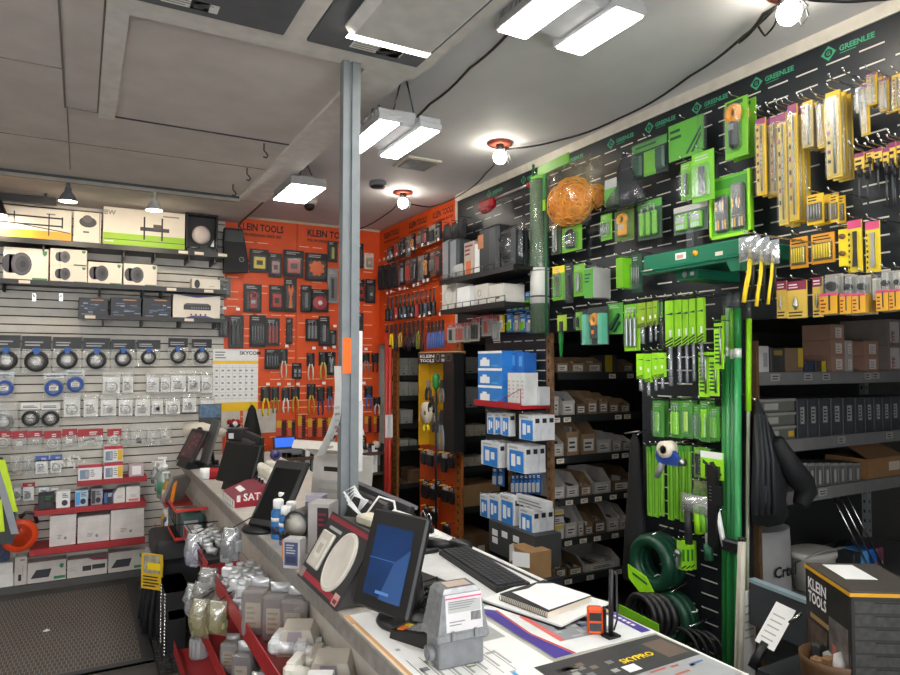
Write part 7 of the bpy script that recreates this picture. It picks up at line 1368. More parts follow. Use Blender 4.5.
for i,b in enumerate(((441,224,449,242),(449.5,222,456,240),(457,218,464,238))):stack(b,XR-.1,1,.03,'dark_tool_bag',f'dark hanging tool bag above the grey slab cases, {nth(i, 3)} of three','bag',lambda t,w,h,i=0:(MB().pillow(-w/2,-h,w/2,-h*.1,.05,.06,mat('#1c1f22',.7)).build('bag_body',t),MB().box(-w*.3,.01,-h*.12,w*.3,.016,0,DGREY).build('header_card',t)),'dark tool bags')
BP=mat('#2862b0',.5);BP2=mat('#2f7fc8',.5)
def bluepack(m,art=None):return lambda t,w,h,i=0:(MB().box(-w/2,.006,-h,w/2,.014,0,m).rect(-w*.3,-h*.8,w*.3,-h*.3,.0055,(art or PAPER)).lines(-w*.4,-h*.2,w*.4,-h*.05,.0052,PAPER,2).build('backing_card',t),MB().box(-w*.3,-.006,-h*.9,w*.2,.0045,-h*.45,(LGREY,LIME)[i%2]).build('fitting',t))
row([(506,294,512,312),(513,293,518,312),(518.5,293,524,311),(524.5,292,530,311)],'blue_pack','pack','blue and green printed pack, %s in upper row beside white boxes','blue and green packs',bluepack(BP,LM2),'X',XR-.11)
row([(497,315,503,332),(506,314,511.5,332),(513,315,518,332),(519,313,525,332),(526,314,531,333)],'blue_pack','pack','bright blue printed pack, %s in lower row beside green tube','bright blue packs',lambda t,w,h,i:bluepack((BYELLOW,BP2,mat('#9a8a90',.5),BP2,BP)[i],PAPER)(t,w,h,i),'X',XR-.11)
stack((518,255,527,275),XR-.1,1,.03,'blue_pack','dark blue pack high beside the clear green tube','pack',bluepack(DBLUE));stack((527.5,231,532,275),XR-.1,1,.03,'white_strip_pack','tall narrow white and lime pack left of the green tube','pack',lambda t,w,h,i=0:MB().box(-w/2,.004,-h,w/2,.012,0,PAPER).rect(-w*.5,-h*.4,w*.5,-h*.2,.0035,LM).build('backing_card',t)and MB().box(-w*.3,-.004,-h*.95,w*.3,.0034,-h*.5,LGREY).build('insert',t))
ce=2.30
p,w,h,rot=fit((475,402,521,410),'X',ce);zr=p.z-.012;t=thing('red_tray','red steel tray carrying blue and white device boxes','tray',(ce,p.y,zr),rot);MB().box(-w/2,0,-.02,w/2,XR-ce+.008,0,RED).box(-w/2,-.004,-.022,w/2,0,.016,RED).build('tray',t);MB().tube([(w*.5,-.002,.0),(w*.5,-.002,.1),(w*.0,-.002,.01)],.003,RED).build('side_wire',t)
def a_blue(mb,w,h):mb.rect(-w*.5,h*.86,w*.5,h,-.0006,PAPER);mb.rect(-w*.4,h*.12,w*.0,h*.5,-.001,PAPER);mb.rect(-w*.3,h*.3,-w*.12,h*.62,-.0012,PAPER);mb.rect(w*.08,h*.1,w*.34,h*.2,-.001,LBLUE)
zb=zr+.001;hh=(fit((478,351,502,367),'X',ce+.02)[2])
for k in range(3):pz=fit((478,351,502,403),'X',ce+.02);H3=(pz[0].z-zr)/3-.001;mb=MB().box(-pz[1]/2,0,0,pz[1]/2,.16,H3,mat('#2a78c4',.45),.002);a_blue(mb,pz[1],H3);tag(mb.build('device_box',None,(ce+.02,pz[0].y,zb+k*(H3+.001)),rot),f'large blue and white device box, {("lowest", "middle", "topmost")[k]} of the stack on red tray','box','large blue device boxes')
for i in range(3):rbox('device_box',f'narrow blue box end, {nth(i, 3)} of three on the back of red tray',(503+7*i,351+i,509.5+7*i,385),ce+.1,onX(510,386,ce+.1).z,.1,mat('#2464b4',.45),lambda mb,w,h:mb.rect(-w*.2,h*.6,w*.3,h*.9,-.001,LBLUE),group='narrow blue box ends')
for i in range(4):rbox('slim_box',f'slim white upright box, {nth(i, 4)} of four on the red tray',(507.5+4.4*i,373,511.5+4.4*i,404),ce+.03,zr,.1,mat('#cfd0ce',.5),lambda mb,w,h:mb.lines(-w*.3,h*.2,w*.3,h*.8,-.0008,LGREY,5),group='slim white boxes')
rbox('mixed_box','small brown and blue box at right end of the red tray',(527,388,533,404),ce+.12,zr,.08,BROWN,None);rbox('mixed_box','small white box rightmost on the red tray',(534,387,539.5,404),ce+.12,zr,.08,mat('#bfc0c0',.5),None)
def sw(t,w,h,i=0):
 d=.05;MB().box(-w/2,0,-h,w/2,d,0,mat('#d4d6d8',.5),.002).rect(-w*.36,-h*.98,w*.42,-h*.2,-.0006,mat('#2a7fd0',.5)).rect(-w*.25,-h*.8,-w*.02,-h*.35,-.001,PAPER).rect(w*.06,-h*.7,w*.26,-h*.4,-.001,PAPER).rect(-w*.4,-h*.14,w*.1,-h*.06,-.001,LGREY).build('carton',t);m=MB().box(w/2-.0002,d*.2,-h*.3,w/2+.0006,d*.8,-h*.12,INK);m.build('barcode',t);MB().box(-w*.15,d*.4,0,w*.15,d*.45,.02,CLEAR).build('hang_tab',t)
SWR=[[(487,413,494,434),(494.5,413,501,434),(501.5,413,509,436),(519,415,534,440)],[(481,442,499,466),(507,445,525,472)],[(480,495,488,517),(488.5,495,499,520),(499.5,495,514,525),(519,509,533,535)]]
for r_,bs in enumerate(SWR):
 for i,b in enumerate(bs):stack(b,ce+.04,3 if(r_<2 and i==len(bs)-1)or(r_==1)or(r_==2 and i==3)else 1,.052,'switch_pack',f'blue and white switch pack, {nth(i, len(bs))} group in {("upper", "middle", "lower")[r_]} hanging row','switch pack',sw,f'switch packs {("upper", "middle", "lower")[r_]} row')
for i in range(7):stack((511+4.2*i,475-.2*i,514.6+4.2*i,494),ce+.08,1,.05,'blue_card',f'thin dark blue card pack, {nth(i, 7)} between middle and lower switch packs','pack',bluepack(mat('#1c4a80',.5),BP2),'thin dark blue cards',False)
for i in range(2):stack((492+6*i,468,497+6*i,486),ce+.1,1,.05,'blue_card',f'small dark blue card behind the switch packs, {nth(i, 2)} of two at left','pack',bluepack(mat('#1c4a80',.5),BP2),'small dark blue cards')
rbox('barcode_strip','white barcode box lying over the lowest switch packs',(516,498,546,508),ce+.06,onX(530,508,ce+.06).z,.05,mat('#cfd0cf',.5),lambda mb,w,h:mb.lines(-w*.4,h*.2,w*.4,h*.8,-.001,GREY,2))
mb=MB();p,w,h,rot=fit((489,528,535,560),'X',ce);mb.box(-w/2,0,-h,w/2,.19,0,mat('#3a3c3c',.6));
for i,(x,z)in enumerate(((-.42,-.35),(-.42,-.6),(-.2,-.3),(.05,-.55),(.05,-.3),(.3,-.6))):mb.rect(w*x,h*(z-.1),w*(x+.13),h*(z+.1),-.001,PAPER)
tag(mb.build('grey_bin',None,p,rot),'dark grey crate with white labels under the switch packs','crate')
p=onX(512,575,2.15);t=thing('open_parts_carton','open cardboard carton with white flap on low stand behind the counter','carton',(2.2,p.y,.0),(0,0,RW));MB().box(-.1,0,.45,.1,.15,.6,CARD).build('box_body',t);MB().quad([(-.1,-.0,.6),(.0,-.04,.64),(.02,-.04,.56),(-.1,0,.5)],PAPER).quad([(.1,0,.6),(.02,-.06,.6),(.02,-.06,.52),(.1,0,.52)],PAPER).build('flap',t);MB().box(-.14,0,0,.14,.2,.45,DGREY).build('stand',t)
mk=mat('#0c0e11',.75,noise=.15,scale=30)
t=thing('black_jacket','black jacket hanging at the rack edge right of the green rods','jacket',onY(757,398,1.80));t.location.y=1.80;L0=t.location.copy()
def JK(px,py,dy=0):q=onY(px,py,1.80+dy);return q-L0
outer=[(757,396),(768,420),(778,440),(786,458),(789,480),(786,500),(789,515),(783,524),(768,527),(752,524),(751,500),(752,470),(753,430)]
n_=len(outer);P0=[JK(a,b,-.02)for a,b in outer];P1=[JK(a,b,.03)for a,b in outer];cx=JK(768,470,-.09);mb=MB()
mb.add([tuple(v)for v in P0+P1+[cx,JK(766,500,-.1),JK(764,440,-.07)]],[(i,(i+1)%n_,n_+(i+1)%n_,n_+i)for i in range(n_)]+[(n_+i,n_+(i+1)%n_,n_*2)for i in[]]+[((i+1)%n_,i,n_*2+(2 if i in(0,1,11,12)else 0 if i in(2,3,10)else 1))for i in range(n_)]+[(2,n_*2+2,n_*2),(11,n_*2,n_*2+2),(4,n_*2,n_*2+1),(10,n_*2+1,n_*2)],mk,True);mb.build('jacket_body',t)
MB().tube([JK(776,440,-.05),JK(790,465,-.06),JK(802,482,-.06),JK(806,492,-.05),JK(800,505,-.05)],.05,mk,8,rs=[.03,.045,.05,.045,.03]).build('sleeve',t);mb=MB()
for k in range(4):mb.tube([JK(756+3*k,415,-.05),JK(758+5*k,460,-.10),JK(756+6*k,515,-.09)],.008,mat('#222529',.7),5)
mb.build('fold',t);MB().tube([(0,0,-.01),(0,.09,.02)],.005,CHROME).build('hook',t)
p=onY(638,470,2.75);t=thing('dark_coat','long black coat hanging left of the lime sleeves','coat',(2.43,2.47,1.30),(0,0,RW));MB().lathe([(.015,0),(.03,-.05),(.05,-.3),(.07,-.5),(.085,-.72)],mat('#07080a',.8),n=14,sy=.55).build('coat_body',t);MB().tube([(0,0,-.01),(0,.08,.02)],.004,CHROME).tube([(-.05,-.02,.0),(.05,-.02,.02)],.004,STEEL).build('hook',t)
p=onY(770,581,2.0);t=thing('lettered_bag','tall white lettered plastic bag standing on low shelf under the rack','bag',(p.x,2.05,.565));q=onY(774,528,2.0).z-.565
a,b=onY(753,555,2.05),onY(797,555,2.05);r_=(b.x-a.x)/2;WP=mat('#8f8f8f',.5,noise=.05);MB().lathe([(r_*.92,0),(r_,q*.1),(r_*.98,q*.8),(r_*.96,q),(r_*.9,q)],WP,n=22,sy=.7).build('bag_body',t);mb=MB();mb.text('Crtel',r_*.1,q*.38,-r_*.72,.05,INK,'c',r_*.95);mb.build('lettering',t)
p=onY(816,580,2.0);t=thing('white_tub','lower white plastic tub with lid beside the lettered bag','tub',(p.x,2.02,.565));MB().lathe([(.11,0),(.125,.14),(.13,.15)],mat('#9a9890',.5),n=22,sy=.75).build('body',t);MB().lathe([(.135,.15),(.135,.175),(.12,.18)],mat('#a8a69e',.5),n=22,sy=.75).tube([(-.13,0,.13),(-.1,-.1,.2),(.1,-.1,.2),(.13,0,.13)],.004,GREY).build('lid',t)
for i,(px,m)in enumerate(((866,LBLUE),(874,BLUE),(858,DGREY),(881,mat('#6a3a4a',.5)))):p=onY(px,572,1.98);mb=MB().box(-.03,0,0,.03,.1,.13,m,.004);mb.rect(-.02,.02,.02,.06,-.0008,LGREY);tag(mb.build('blue_packet',None,(p.x,1.98,.562)),('light blue packet','deeper blue packet','dark grey packet','maroon packet')[i]+' on the low shelf behind the lettered carton','packet')
mb=MB()
for k in range(7):mb.ring((.02*k,.01*k,.06),.06,.005,BLACK,'x' if k%2 else 'y',16,5)
tag(mb.build('wire_pile',None,(onY(845,570,2.1).x,2.1,.57)),'tangled black wire coils on the low shelf at right','wires')
for k in range(3):A=Vector((3.55+.06*k,1.95,.565));tag(MB().tube([(0,0,0),(-.18,.1,.42)],.006,CHROME).build('metal_rod',None,A),('left','middle','right')[k]+' thin shiny rod leaning low at the right picture edge','rod')
dz=.62
t=thing('side_desk','dark side desk with pale front edge at lower right','desk',(0,0,0));A,B=onZ(748,577,dz+.1),onZ(808,601,dz+.1)
MB().box(2.02,.55,dz-.03,3.3,1.50,dz,mat('#3a3c3f',.5)).build('desktop',t);MB().box(2.05,.6,0,2.09,1.46,dz-.03,DGREY).box(3.2,.6,0,3.24,1.46,dz-.03,DGREY).build('leg_panel',t)
A,B=onZ(749,578,.80),onZ(812,602,.80);d_=(B-A).normalized();L_=(B-A).length+.12;t=thing('drawer_unit','grey flat panel with light blue edge standing on the side desk','panel',(A.x,A.y,dz+.001),(0,0,math.atan2(d_.y,d_.x)));MB().box(0,0,0,L_,.02,.165,mat('#3c3f44',.5)).build('panel',t);MB().box(0,-.004,.165,L_,.03,.178,mat('#8fa4ac',.4)).build('edge',t)
M,w,h=stand((852,700),(905,695),(805,562),dz)if False else(None,0,0)
zt_=1.0
TLc,TFc,TRc=onZ(805,563,zt_),onZ(850,592,zt_),onZ(897,583,zt_);x1=(TFc-TLc);y1=(TRc-TFc);w1,d1=x1.length,y1.length;ang=math.atan2(x1.y,x1.x)
t=thing('lettered_carton','black and yellow lettered tool carton at lower right corner','carton',(TLc.x,TLc.y,dz+.001),(0,0,ang));H=zt_-dz;mb=MB()
KB=mat('#232220',.5,noise=.05);d1=max(.22,d1)
mb.box(0,0,0,w1,d1,H,KB,.003);mb.box(-.002,-.002,H-.014,w1+.002,d1+.002,H-.004,mat('#d09a1c',.5));mb.box(.001,.001,H-.004,w1-.001,d1-.001,H+.001,mat('#4a4641',.5))
mb.text('KLEIN',w1*.3,H*.82,-.0025,H*.09,PAPER,'c',w1*.42);mb.text('TOOLS',w1*.3,H*.71,-.0025,H*.09,PAPER,'c',w1*.42)
mb.rect(w1*.12,H*.58,w1*.85,H*.62,-.001,mat('#9a7a4a',.5));mb.rect(w1*.05,H*.1,w1*.5,H*.55,-.001,mat('#5a4a42',.5,noise=.3,scale=30));mb.rect(w1*.55,H*.05,w1*.95,H*.7,-.0012,mat('#6a6460',.5,noise=.3,scale=20));mb.rect(w1*.62,H*.1,w1*.7,H*.5,-.0016,mat('#b05a4a',.5));mb.build('box_body',t)
mb=MB();r=random.Random(8)
for k in range(9):z0=H*(.06+.098*k);mb.add([(w1+.001,d1*.05,z0),(w1+.001,d1*.95,z0),(w1+.001,d1*.95,z0+H*.085),(w1+.001,d1*.05,z0+H*.085)],[(0,1,2,3)],mat('#3c3c3a',.5,noise=.2,scale=60));mb.add([(w1+.0016,d1*.3,z0+H*.07),(w1+.0016,d1*.8,z0+H*.07),(w1+.0016,d1*.8,z0+H*.082),(w1+.0016,d1*.3,z0+H*.082)],[(0,1,2,3)],INK)
mb.build('printed_side',t);MB().box(w1*.08,d1*.2,H+.0012,w1*.6,d1*.62,H+.002,PAPER).build('white_sticker',t)
p=onZ(822,650,.78);t=thing('tool_bucket','brown rimmed bucket of small parts and plastic before the lettered carton','bucket',(p.x-.01,p.y-.04,dz+.001));t.scale=(.72,.72,1.0);MB().lathe([(.11,0),(.125,.14),(.13,.16),(.122,.16),(.11,.03)],mat('#5a4028',.6),n=24).build('bucket',t);mb=MB()
for k in range(14):a=k*2.4;q=.02+.0058*k;mb.box(q*cos(a)-.02,q*sin(a)-.02,.09+.004*(k%5),q*cos(a)+.02,q*sin(a)+.02,.14+.006*(k%6),(LGREY,DGREY,mat('#a83a2a',.5),MILKY,BROWN)[k%5],.005)
mb.build('small_parts',t);MB().pillow(-.08,.12,.02,.19,-.02,.06,MILKY).build('plastic_wrap',t)
for i,(a,b,zz_,lab)in enumerate((((752,668),(786,606),.83,'white paper on a clip leaning by the side desk, nearer the bucket'),((742,640),(752,600),.80,'white printed sheet hanging by the wood post'))):
 A,B=onZ(a[0],a[1],dz+.02),onZ(b[0],b[1],zz_);
 if i==1:A,B=onX(747,625,2.35),onX(749,590,2.35);A.z=B.z-.35
 v=B-A;s_=Vector((v.y,-v.x,0));s_=(s_.normalized()if s_.length>1e-4 else Vector((0,-1,0)))*.045;k0=.35 if i==0 else 0;mb=MB();q0=v*k0
 mb.add([tuple(q0-s_),tuple(q0+s_),tuple(v+s_),tuple(v-s_)],[(0,1,2,3)],PAPER);t=thing('clipped_paper',lab,'paper',A);mb.build('sheet',t);m2=MB()
 for k in range(5):q=v*(.45+.09*k);m2.add([tuple(q-s_*.7+Vector((-.001,-.001,.001))),tuple(q+s_*.5+Vector((-.001,-.001,.001))),tuple(q+v*.02+s_*.5+Vector((-.001,-.001,.001))),tuple(q+v*.02-s_*.7+Vector((-.001,-.001,.001)))],[(0,1,2,3)],LGREY)
 m2.build('print',t)
 if i==0:MB().tube([tuple(v*.0),tuple(v*.4)],.016,BLACK).build('handle',t);MB().tube([tuple(v*.8+s_),tuple(v*1.0+s_*1.5)],.006,CHROME).build('clip',t)
GF=.694
def gshelf(label,y0,y1,z,xf,m=RED,lip=.05):
 t=thing('red_shelf',label,'shelf',(GF,(y0+y1)/2,z));hy=(y1-y0)/2;D=GF-xf
 MB().box(-D,-hy,-.012,0,hy,0,m).build('board',t);MB().box(-D-.004,-hy,-.015,-D,hy,lip,m).build('front_lip',t);return t
def oz(px,py,z):return onZ(px,py,z)
yU0=1.55
gshelf('upper red shelf on the counter front holding silver boxes and fittings',1.35,2.98,.70,.525);gshelf('lower red shelf on the counter front below the silver boxes',1.35,3.52,.44,.50);gshelf('red base tray at the foot of the counter front',2.2,3.75,.17,.455)
gshelf('upper far red shelf on the counter front holding bottles',4.86,5.32,.70,.52);gshelf('lower far red shelf on the counter front with tubs',4.86,5.32,.44,.50);gshelf('middle red shelf on the counter front holding silver connectors',3.2,4.0,.70,.525)
wb=MB()
for z in(.705,.76,.81):wb.tube([(GF-.16,2.95,z),(GF-.16,3.5,z)],.003,BLACK)
SB=clear('#d8dade',.45,.32,.22);METAL=mat('#d6d8da',.3,.25,noise=.12,scale=40);PVCW=mat('#d4d0c6',.5);PVCG=mat('#9c9f9f',.5)
def conn(loc,rot,s,label,m,kind,group):
 t=thing('conduit_fitting',label,'fitting',loc,rot,group)
 if kind==0:MB().box(-s*.5,-s*.35,0,s*.5,s*.35,s*.8,m,s*.14).build('body',t);MB().lathe([(s*.26,s*.8),(s*.28,s*1.0),(s*.2,s*1.0)],m,n=10).build('hub',t)
 else:MB().tube([(-s*.6,0,s*.35),(0,0,s*.4),(s*.1,0,s*.9)],s*.3,m,9).build('body',t);MB().lathe([(s*.36,0),(s*.36,s*.16)],m,(s*.1,0,s*.8),10).build('hub',t)
 return t
r=random.Random(21);k=0;px=[]
for j,(y0,n)in enumerate(((2.90,9),(2.80,9),(2.70,8),(2.60,7))):
 for i in range(3):
  for lay in range(2):
   x=.552+.045*i+.01*r.random();y=y0+.05*(r.random()-.5);z=.7015+lay*.066;conn((x,y,z),(0,0,r.random()*3),.056,f'silver conduit fitting in the heap, {ORD[i]} from lip, {("back", "third", "second", "front")[j]} row, {("lower", "upper")[lay]} layer',METAL,0,'heaped silver fittings');k+=1
for i in range(6):
 for j in range(2):conn((.565+.07*j,3.82-i*.08,.7225),(0,0,i*.5),.06,f'far silver connector on upper shelf, {ORD[i]} from the end, {("outer", "inner")[j]}',METAL,1,'far silver connectors')
t=thing('wire_bin','shallow wire bin of silver connectors under the counter edge','bin',(.603,3.6,.702));MB().box(-.085,-.26,0,.08,.27,.02,DGREY).build('base',t);mb=MB();[mb.tube([(-.085,-.26,z),(-.085,.27,z),(.08,.27,z)],.003,BLACK)for z in(.04,.08)];mb.build('wire_frame',t)
def boxed(loc,w,d,h,rz,label,body,group,tilt=0):
 t=thing('bagged_box',label,'box',loc,(0,tilt,rz),group)
 mb=MB().box(-w/2,-d/2,.002,w/2,d/2,h,body,.004);mb.rect(-w*.36,h*.2,w*.3,h*.75,-d/2-.0008,mat('#c4b49a',.5));mb.lines(-w*.3,h*.25,w*.2,h*.7,-d/2-.0012,mat('#8a7a40',.5),4);mb.build('carton',t)
 MB().box(-w/2-.005,-d/2-.006,.001,w/2+.005,d/2+.006,h*1.02,clear('#d8d2d0',.22,.25,.15),.01).pillow(-w*.4,h,w*.4,h*1.22,.02,.04,SB).build('clear_wrap',t)
MB_=mat('#574640',.6)
for i,(x,y)in enumerate(((.575,2.43),(.625,2.34),(.668,2.27))):boxed((x,y,.702),.085,.10,.155,-.62,f'plastic wrapped brownish box on upper shelf, {("nearest the lip", "middle one", "nearest the counter")[i]}',MB_,'wrapped brownish boxes')
def elbow(loc,rot,L,rr,m,label,group):
 t=thing('conduit_elbow',label,'fitting',loc,rot,group);MB().box(-L*.5,-rr,0,L*.5,rr,rr*2,m,rr*.5).build('body',t)
 for sx in(-1,1):MB().tube([(sx*L*.32,0,rr),(sx*L*.32,-rr*2.4,rr*.9)],rr*.85,m,12).build('hub',t)
 MB().box(-L*.4,-rr*.6,rr*2,L*.4,rr*.6,rr*2.25,m,rr*.2).build('cover_plate',t)
for i,(x,y,m,nm,rz)in enumerate(((.57,2.14,METAL,'silver',1.0),(.62,2.06,METAL,'silver',1.2),(.566,1.94,PVCW,'cream',.9),(.60,1.84,mat('#d4d0c6',.5),'white',.8),(.64,1.97,mat('#b4aca0',.5),'beige',1.1))):
 elbow((x,y,.745),(0,0,rz),.10,.024,m,f'{nm} conduit body on upper shelf, {ORD[i]} towards the camera','conduit bodies')
def cover(loc,rot,w,d,h,m,label):
 t=thing('outlet_cover',label,'cover',loc,rot);a,b=w*.5,d*.5;mb=MB();mb.box(-a,-b,0,a,b,h*.35,m,.006);mb.add([(-a*.96,-b*.96,h*.35),(a*.96,-b*.96,h*.35),(a*.96,b*.96,h*.35),(-a*.96,b*.96,h*.35),(-a*.66,-b*.6,h),(a*.66,-b*.6,h),(a*.66,b*.6,h),(-a*.66,b*.6,h)],[(0,1,5,4),(1,2,6,5),(2,3,7,6),(3,0,4,7),(4,5,6,7)],m);mb.build('cover',t)
 MB().add([(-a*.5,-b*.98,h*.4),(a*.3,-b*.98,h*.4),(a*.25,-b*.66,h*.95),(-a*.4,-b*.66,h*.95)],[(0,1,2,3)],mat('#8a7f86',.5)).build('label',t);MB().box(-a*1.03,-b*1.03,-.001,a*1.03,b*1.03,h*.45,clear('#e0dcd4',.15,.25),.01).build('clear_wrap',t)
BG=mat('#aca598',.5)
cover((.63,2.12,.745),(.25,0,-.5),.13,.10,.085,BG,'beige weatherproof cover tilted under the counter edge, farther one');cover((.645,1.84,.75),(.25,0,-.5),.14,.11,.085,BG,'beige weatherproof cover tilted under the counter edge, nearer one')
cover((.565,1.72,.715),(0,0,-.5),.10,.10,.12,mat('#d0d0d0',.4),'bright white boxed cover at front of upper shelf');cover((.64,1.66,.715),(0,0,-.5),.09,.09,.11,mat('#b0a494',.5),'tan boxed cover beside the bright white one')
boxed((.665,1.52,.703),.05,.12,.13,-.5,'maroon printed wrapped carton at near end of upper shelf',MAROON,None)
def bagitem(px,py0,py1,wpx,X,label,tint,cont,group='hanging bags of fittings',milk=.5):
 A,B=onX(px,py0,X),onX(px,py1,X);h=A.z-B.z;w=wpx/FPX*(A-Vector((0,0,CAMZ))).length*.95
 t=thing('fittings_bag',label,'bag',(A.x,A.y,A.z),(0,0,-.85),group);MB().pillow(-w/2,-h,w/2,-h*.02,.06,.10,clear(tint,milk,.22,.2),5,7,.45).build('clear_bag',t);mb=MB();rr=random.Random(int(px*7))
 for k in range(12):x=(rr.random()-.5)*w*.6;z=-h*(.5+.42*rr.random());s=.012+.012*rr.random();mb.box(x-s,-.02+.03*rr.random(),z-s,x+s,.02+.02*rr.random(),z+s,cont,.005)
 mb.build('fittings',t);MB().prism([(-w*.3,-h*.04),(w*.3,-h*.04),(w*.34,-h*.42),(-w*.3,-h*.45)],.0,.006,mat('#d2d2d0',.5)).build('header_card',t);MB().tube([(0,.01,-.01),(-.0,.16,.01)],.003,BLACK).build('hanger',t)
for px,a,b,w,X,lab,tint,c in((193,533,568,18,.50,'milky bag of fittings highest at left, nearest the black stand','#d4d6de',mat('#b8bac8',.5)),(229,527,562,19,.53,'tall grey bag of fittings below the register counter edge','#b4b6b8',GREY),(207,568,584,18,.50,'short white bag under the highest milky bag','#cfcfcc',LGREY),(191,583,618,12,.47,'narrow milky bag at left edge of the hanging bags','#c4c8cc',LGREY),(202,582,605,20,.49,'wide milky bag of fittings in the middle of the group','#c8cac8',LGREY),(199,598,640,19,.46,'yellowish bag of fittings at left low','#c8c4a0',mat('#a8a070',.5)),(216,600,637,21,.48,'yellowish bag of fittings at right low','#c4c09c',mat('#a8a070',.5))):bagitem(px,a,b,w,X,lab,tint,c,milk=.28)
for i,(px,z,nm)in enumerate(((185,.44,'upper'),(187,.2,'lower'))):
 p=onZ(px,560+60*i,z+.1)
p=onZ(199,657,.172);t=thing('grey_pipe_fitting','ribbed grey pipe fitting standing on the red base tray','fitting',(max(.49,p.x),p.y,.172));MB().lathe([(.042,0),(.045,.01),(.045,.1),(.036,.1),(.036,.02)],PVCG,n=20).build('body',t);mb=MB()
for k in range(12):a=k*pi/6;mb.box(.045*cos(a)-.003,.045*sin(a)-.003,.01,.045*cos(a)+.003,.045*sin(a)+.003,.09,mat('#8f9292',.5))
mb.build('rib',t)
for i in range(9):
 y=2.75-i*.11;t=boxed((.55+.06*(i%2),y,.4415),.07,.07,.12+.02*(i%3),-.6,f'clear wrapped grey fitting pack on the lower shelf, {ORD[i]} towards the camera',(PVCG,GREY,mat('#4a4650',.5))[i%3],'packs on the lower shelf')
for i,(px,py,s,kind)in enumerate(((158,503,1.15,0),(150,497,.9,1),(168,498,.95,1),(173,505,.8,2),(145,489,.7,1))):
 p=onZ(px-6,py-6,.712);t=thing('pump_bottle',('large clear sanitizer bottle with white pump and green label','small clear pump bottle left of the sanitizer','clear pump bottle behind the sanitizer','amber bottle with grey cap right of sanitizer','small pale bottle at far end of bottle shelf')[i],'bottle',(min(.66,max(.54,p.x)),p.y,.7015))
 MB().lathe([(.038*s,0),(.042*s,.01),(.042*s,.13*s),(.018*s,.165*s),(.018*s,.175*s)],(clear('#c8d4cc',.4,.2),clear('#c8d0d0',.4,.2),mat('#b8862c',.4))[kind],n=16).build('body',t)
 MB().lathe([(.02*s,.175*s),(.02*s,.2*s),(.008*s,.2*s),(.008*s,.235*s)],(PAPER,PAPER,LGREY)[kind],n=12).box(-.04*s,-.01,.235*s,.015,.01,.25*s,PAPER,.004).build('pump',t)
 MB().lathe([(.0425*s,.03),(.0425*s,.10*s)],(mat('#3f8a6a',.5),LGREY,CREAM)[kind],n=16).build('label',t)
t=thing('leaning_booklet','grey booklet with pale edge and orange knife leaning on the bottle shelf','booklet',(.57,4.98,.71),(0,0,-.9));mb=MB();mb.M=Matrix.Rotation(.5,4,'Y');mb.box(-.012,-.09,.0,.012,.09,.2,mat('#8a8682',.5)).box(-.014,-.09,.0,-.0125,.09,.2,CREAM);mb.build('cover',t)
t=thing('utility_knife','bright orange utility knife upright at end of the bottle shelf','knife',(.56,4.88,.715),(.0,.15,0));MB().box(-.012,-.008,0,.012,.008,.15,mat('#f08a18',.4),.004).build('handle',t);MB().box(-.006,-.003,-.012,.006,.003,.0,STEEL).build('blade',t)
t=thing('wire_basket','black wire basket of small boxes under the counter edge with red rails','basket',(.60,4.42,.61));mb=MB()
for z in(.01,.09,.17):mb.tube([(-.09,-.17,z),(-.09,.17,z)],.003,BLACK).tube([(-.09,-.17,z),(.09,-.17,z)],.003,BLACK)
for k in range(7):mb.tube([(-.09,-.17+.056*k,.0),(-.09,-.17+.056*k,.17)],.0025,BLACK)
mb.build('wire_frame',t);MB().box(-.094,-.174,.165,-.086,.174,.18,BRED).box(-.094,-.174,.0,-.086,.174,.015,BRED).box(-.09,-.178,.0,.09,-.17,.015,BRED).box(-.09,-.178,.165,.09,-.17,.18,BRED).build('red_rail',t);MB().box(-.08,-.165,-.004,.09,.165,.002,BLACK).build('bottom',t)
for i in range(4):tag(MB().box(-.055,-.03,0,.07,.03,.13,(mat('#3a5a58',.5),DGREY,mat('#4a4a5a',.5),mat('#6a7a6a',.5))[i],.003).rect(-.04,.02,.04,.1,-.0306,LGREY).build('small_box',None,(.60,4.30+i*.075,.6135)),f'small dark box inside the wire basket, {ORD[i]} from the near end','box','boxes in the wire basket')
for i,(px,py,m)in enumerate(((153,531,mat('#c8a030',.5)),(149,524,mat('#3a5a9a',.5)),(157,521,PAPER))):
 y=5.2-i*.12;t=thing('spray_can',('amber topped can','blue can','white jar')[i]+' on the lower far shelf above the black stand','can',(.56,y,.4415));MB().lathe([(.032,0),(.034,.12),(.02,.14)],m,n=14).build('body',t);MB().lathe([(.022,.14),(.022,.17),(.018,.172)],(PAPER,PAPER,PAPER)[i],n=12).build('cap',t)
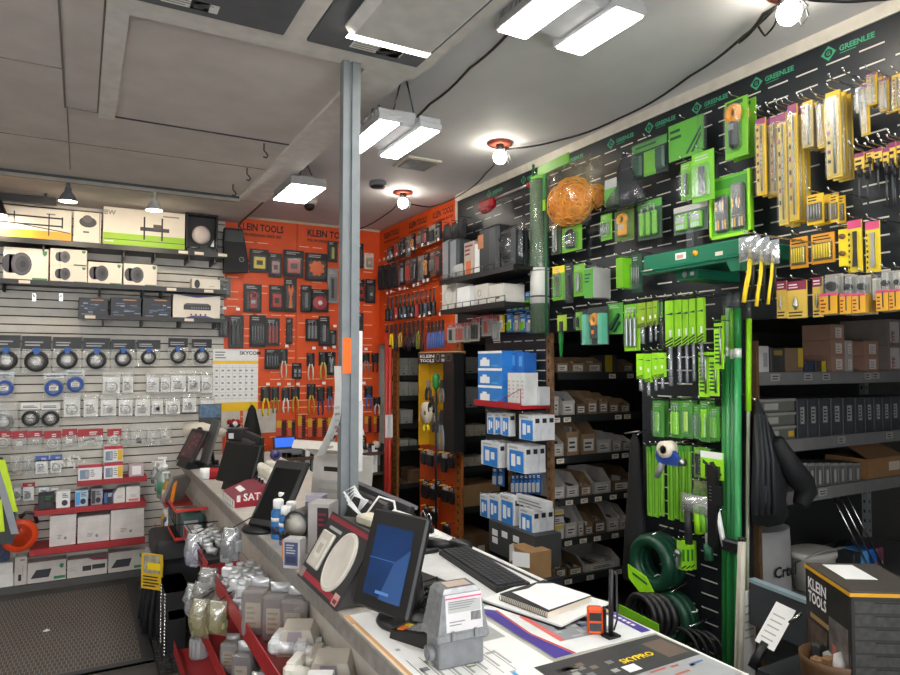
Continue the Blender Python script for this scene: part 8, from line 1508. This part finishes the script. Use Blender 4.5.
A=onZ(150,617,0);t=thing('draped_stand','black cloth draped stand with flat top before the counter','stand',(.56,4.62,0));
CL_=mat('#16161a',.8,noise=.1);MB().box(-.13,-.22,0,.12,.2,.45,CL_,.02).box(-.145,-.235,.45,.13,.215,.575,mat('#26272a',.6),.02).build('cloth',t);mb=MB()
for k in range(6):mb.tube([(-.132,-.2+.07*k,.42),(-.15-.02*(k%2),-.2+.07*k,.2),(-.16-.03*(k%2),-.19+.07*k,.01)],.015,CL_,6)
mb.build('cloth_fold',t)
def posterart(mb,w,h):mb.rect(-w*.4,h*.45,w*.4,h*.96,-.001,mat('#a8a08c',.5,noise=.3,scale=30));mb.rect(-w*.2,h*.55,w*.4,h*.75,-.0014,BYELLOW);mb.lines(-w*.4,h*.05,w*.4,h*.4,-.001,INK,4)
P_=onX(156,572,.325);t=thing('yellow_poster','yellow printed poster board hanging off the black draped stand','poster',(.40,4.40,onX(160,592,.44).z),(0,0,-.85));mb=MB().box(-.08,0,0,.08,.006,.21,mat('#d8b020',.5));posterart(mb,.16,.21);mb.build('board',t)
t=thing('leaflet_pile','white and blue leaflets tucked at far side of draped stand','leaflet',(.405,4.74,.12),(0,0,-1.35));MB().box(-.05,0,0,.05,.008,.34,mat('#a8acb8',.5)).rect(-.04,.1,.03,.3,-.001,mat('#5a7ab0',.5)).build('sheet',t)
t=thing('chrome_edged_box','tall dark box with chrome chain edges beside the red base tray','box',(.525,4.22,0),(0,0,0));MB().box(-.075,-.1,0,.035,.1,.355,mat('#1a191c',.4),.004).build('body',t);mb=MB()
for q in(-.1,.1):
 mb=MB()
 for k in range(19):mb.ball((-.078,q,.01+.0185*k),.008,.008,.010,CHROME,7,5)
 mb.build('chain_edge',t);MB().box(-.08,-.105,.355,.04,.105,.385,mat('#7a7674',.5)).box(-.06,-.085,.385,.03,.085,.40,mat('#b8b8b8',.4)).build('lid',t);MB().box(-.06,-.1015,.2,.03,-.1,.25,mat('#6a5a60',.4)).build('label_band',t)
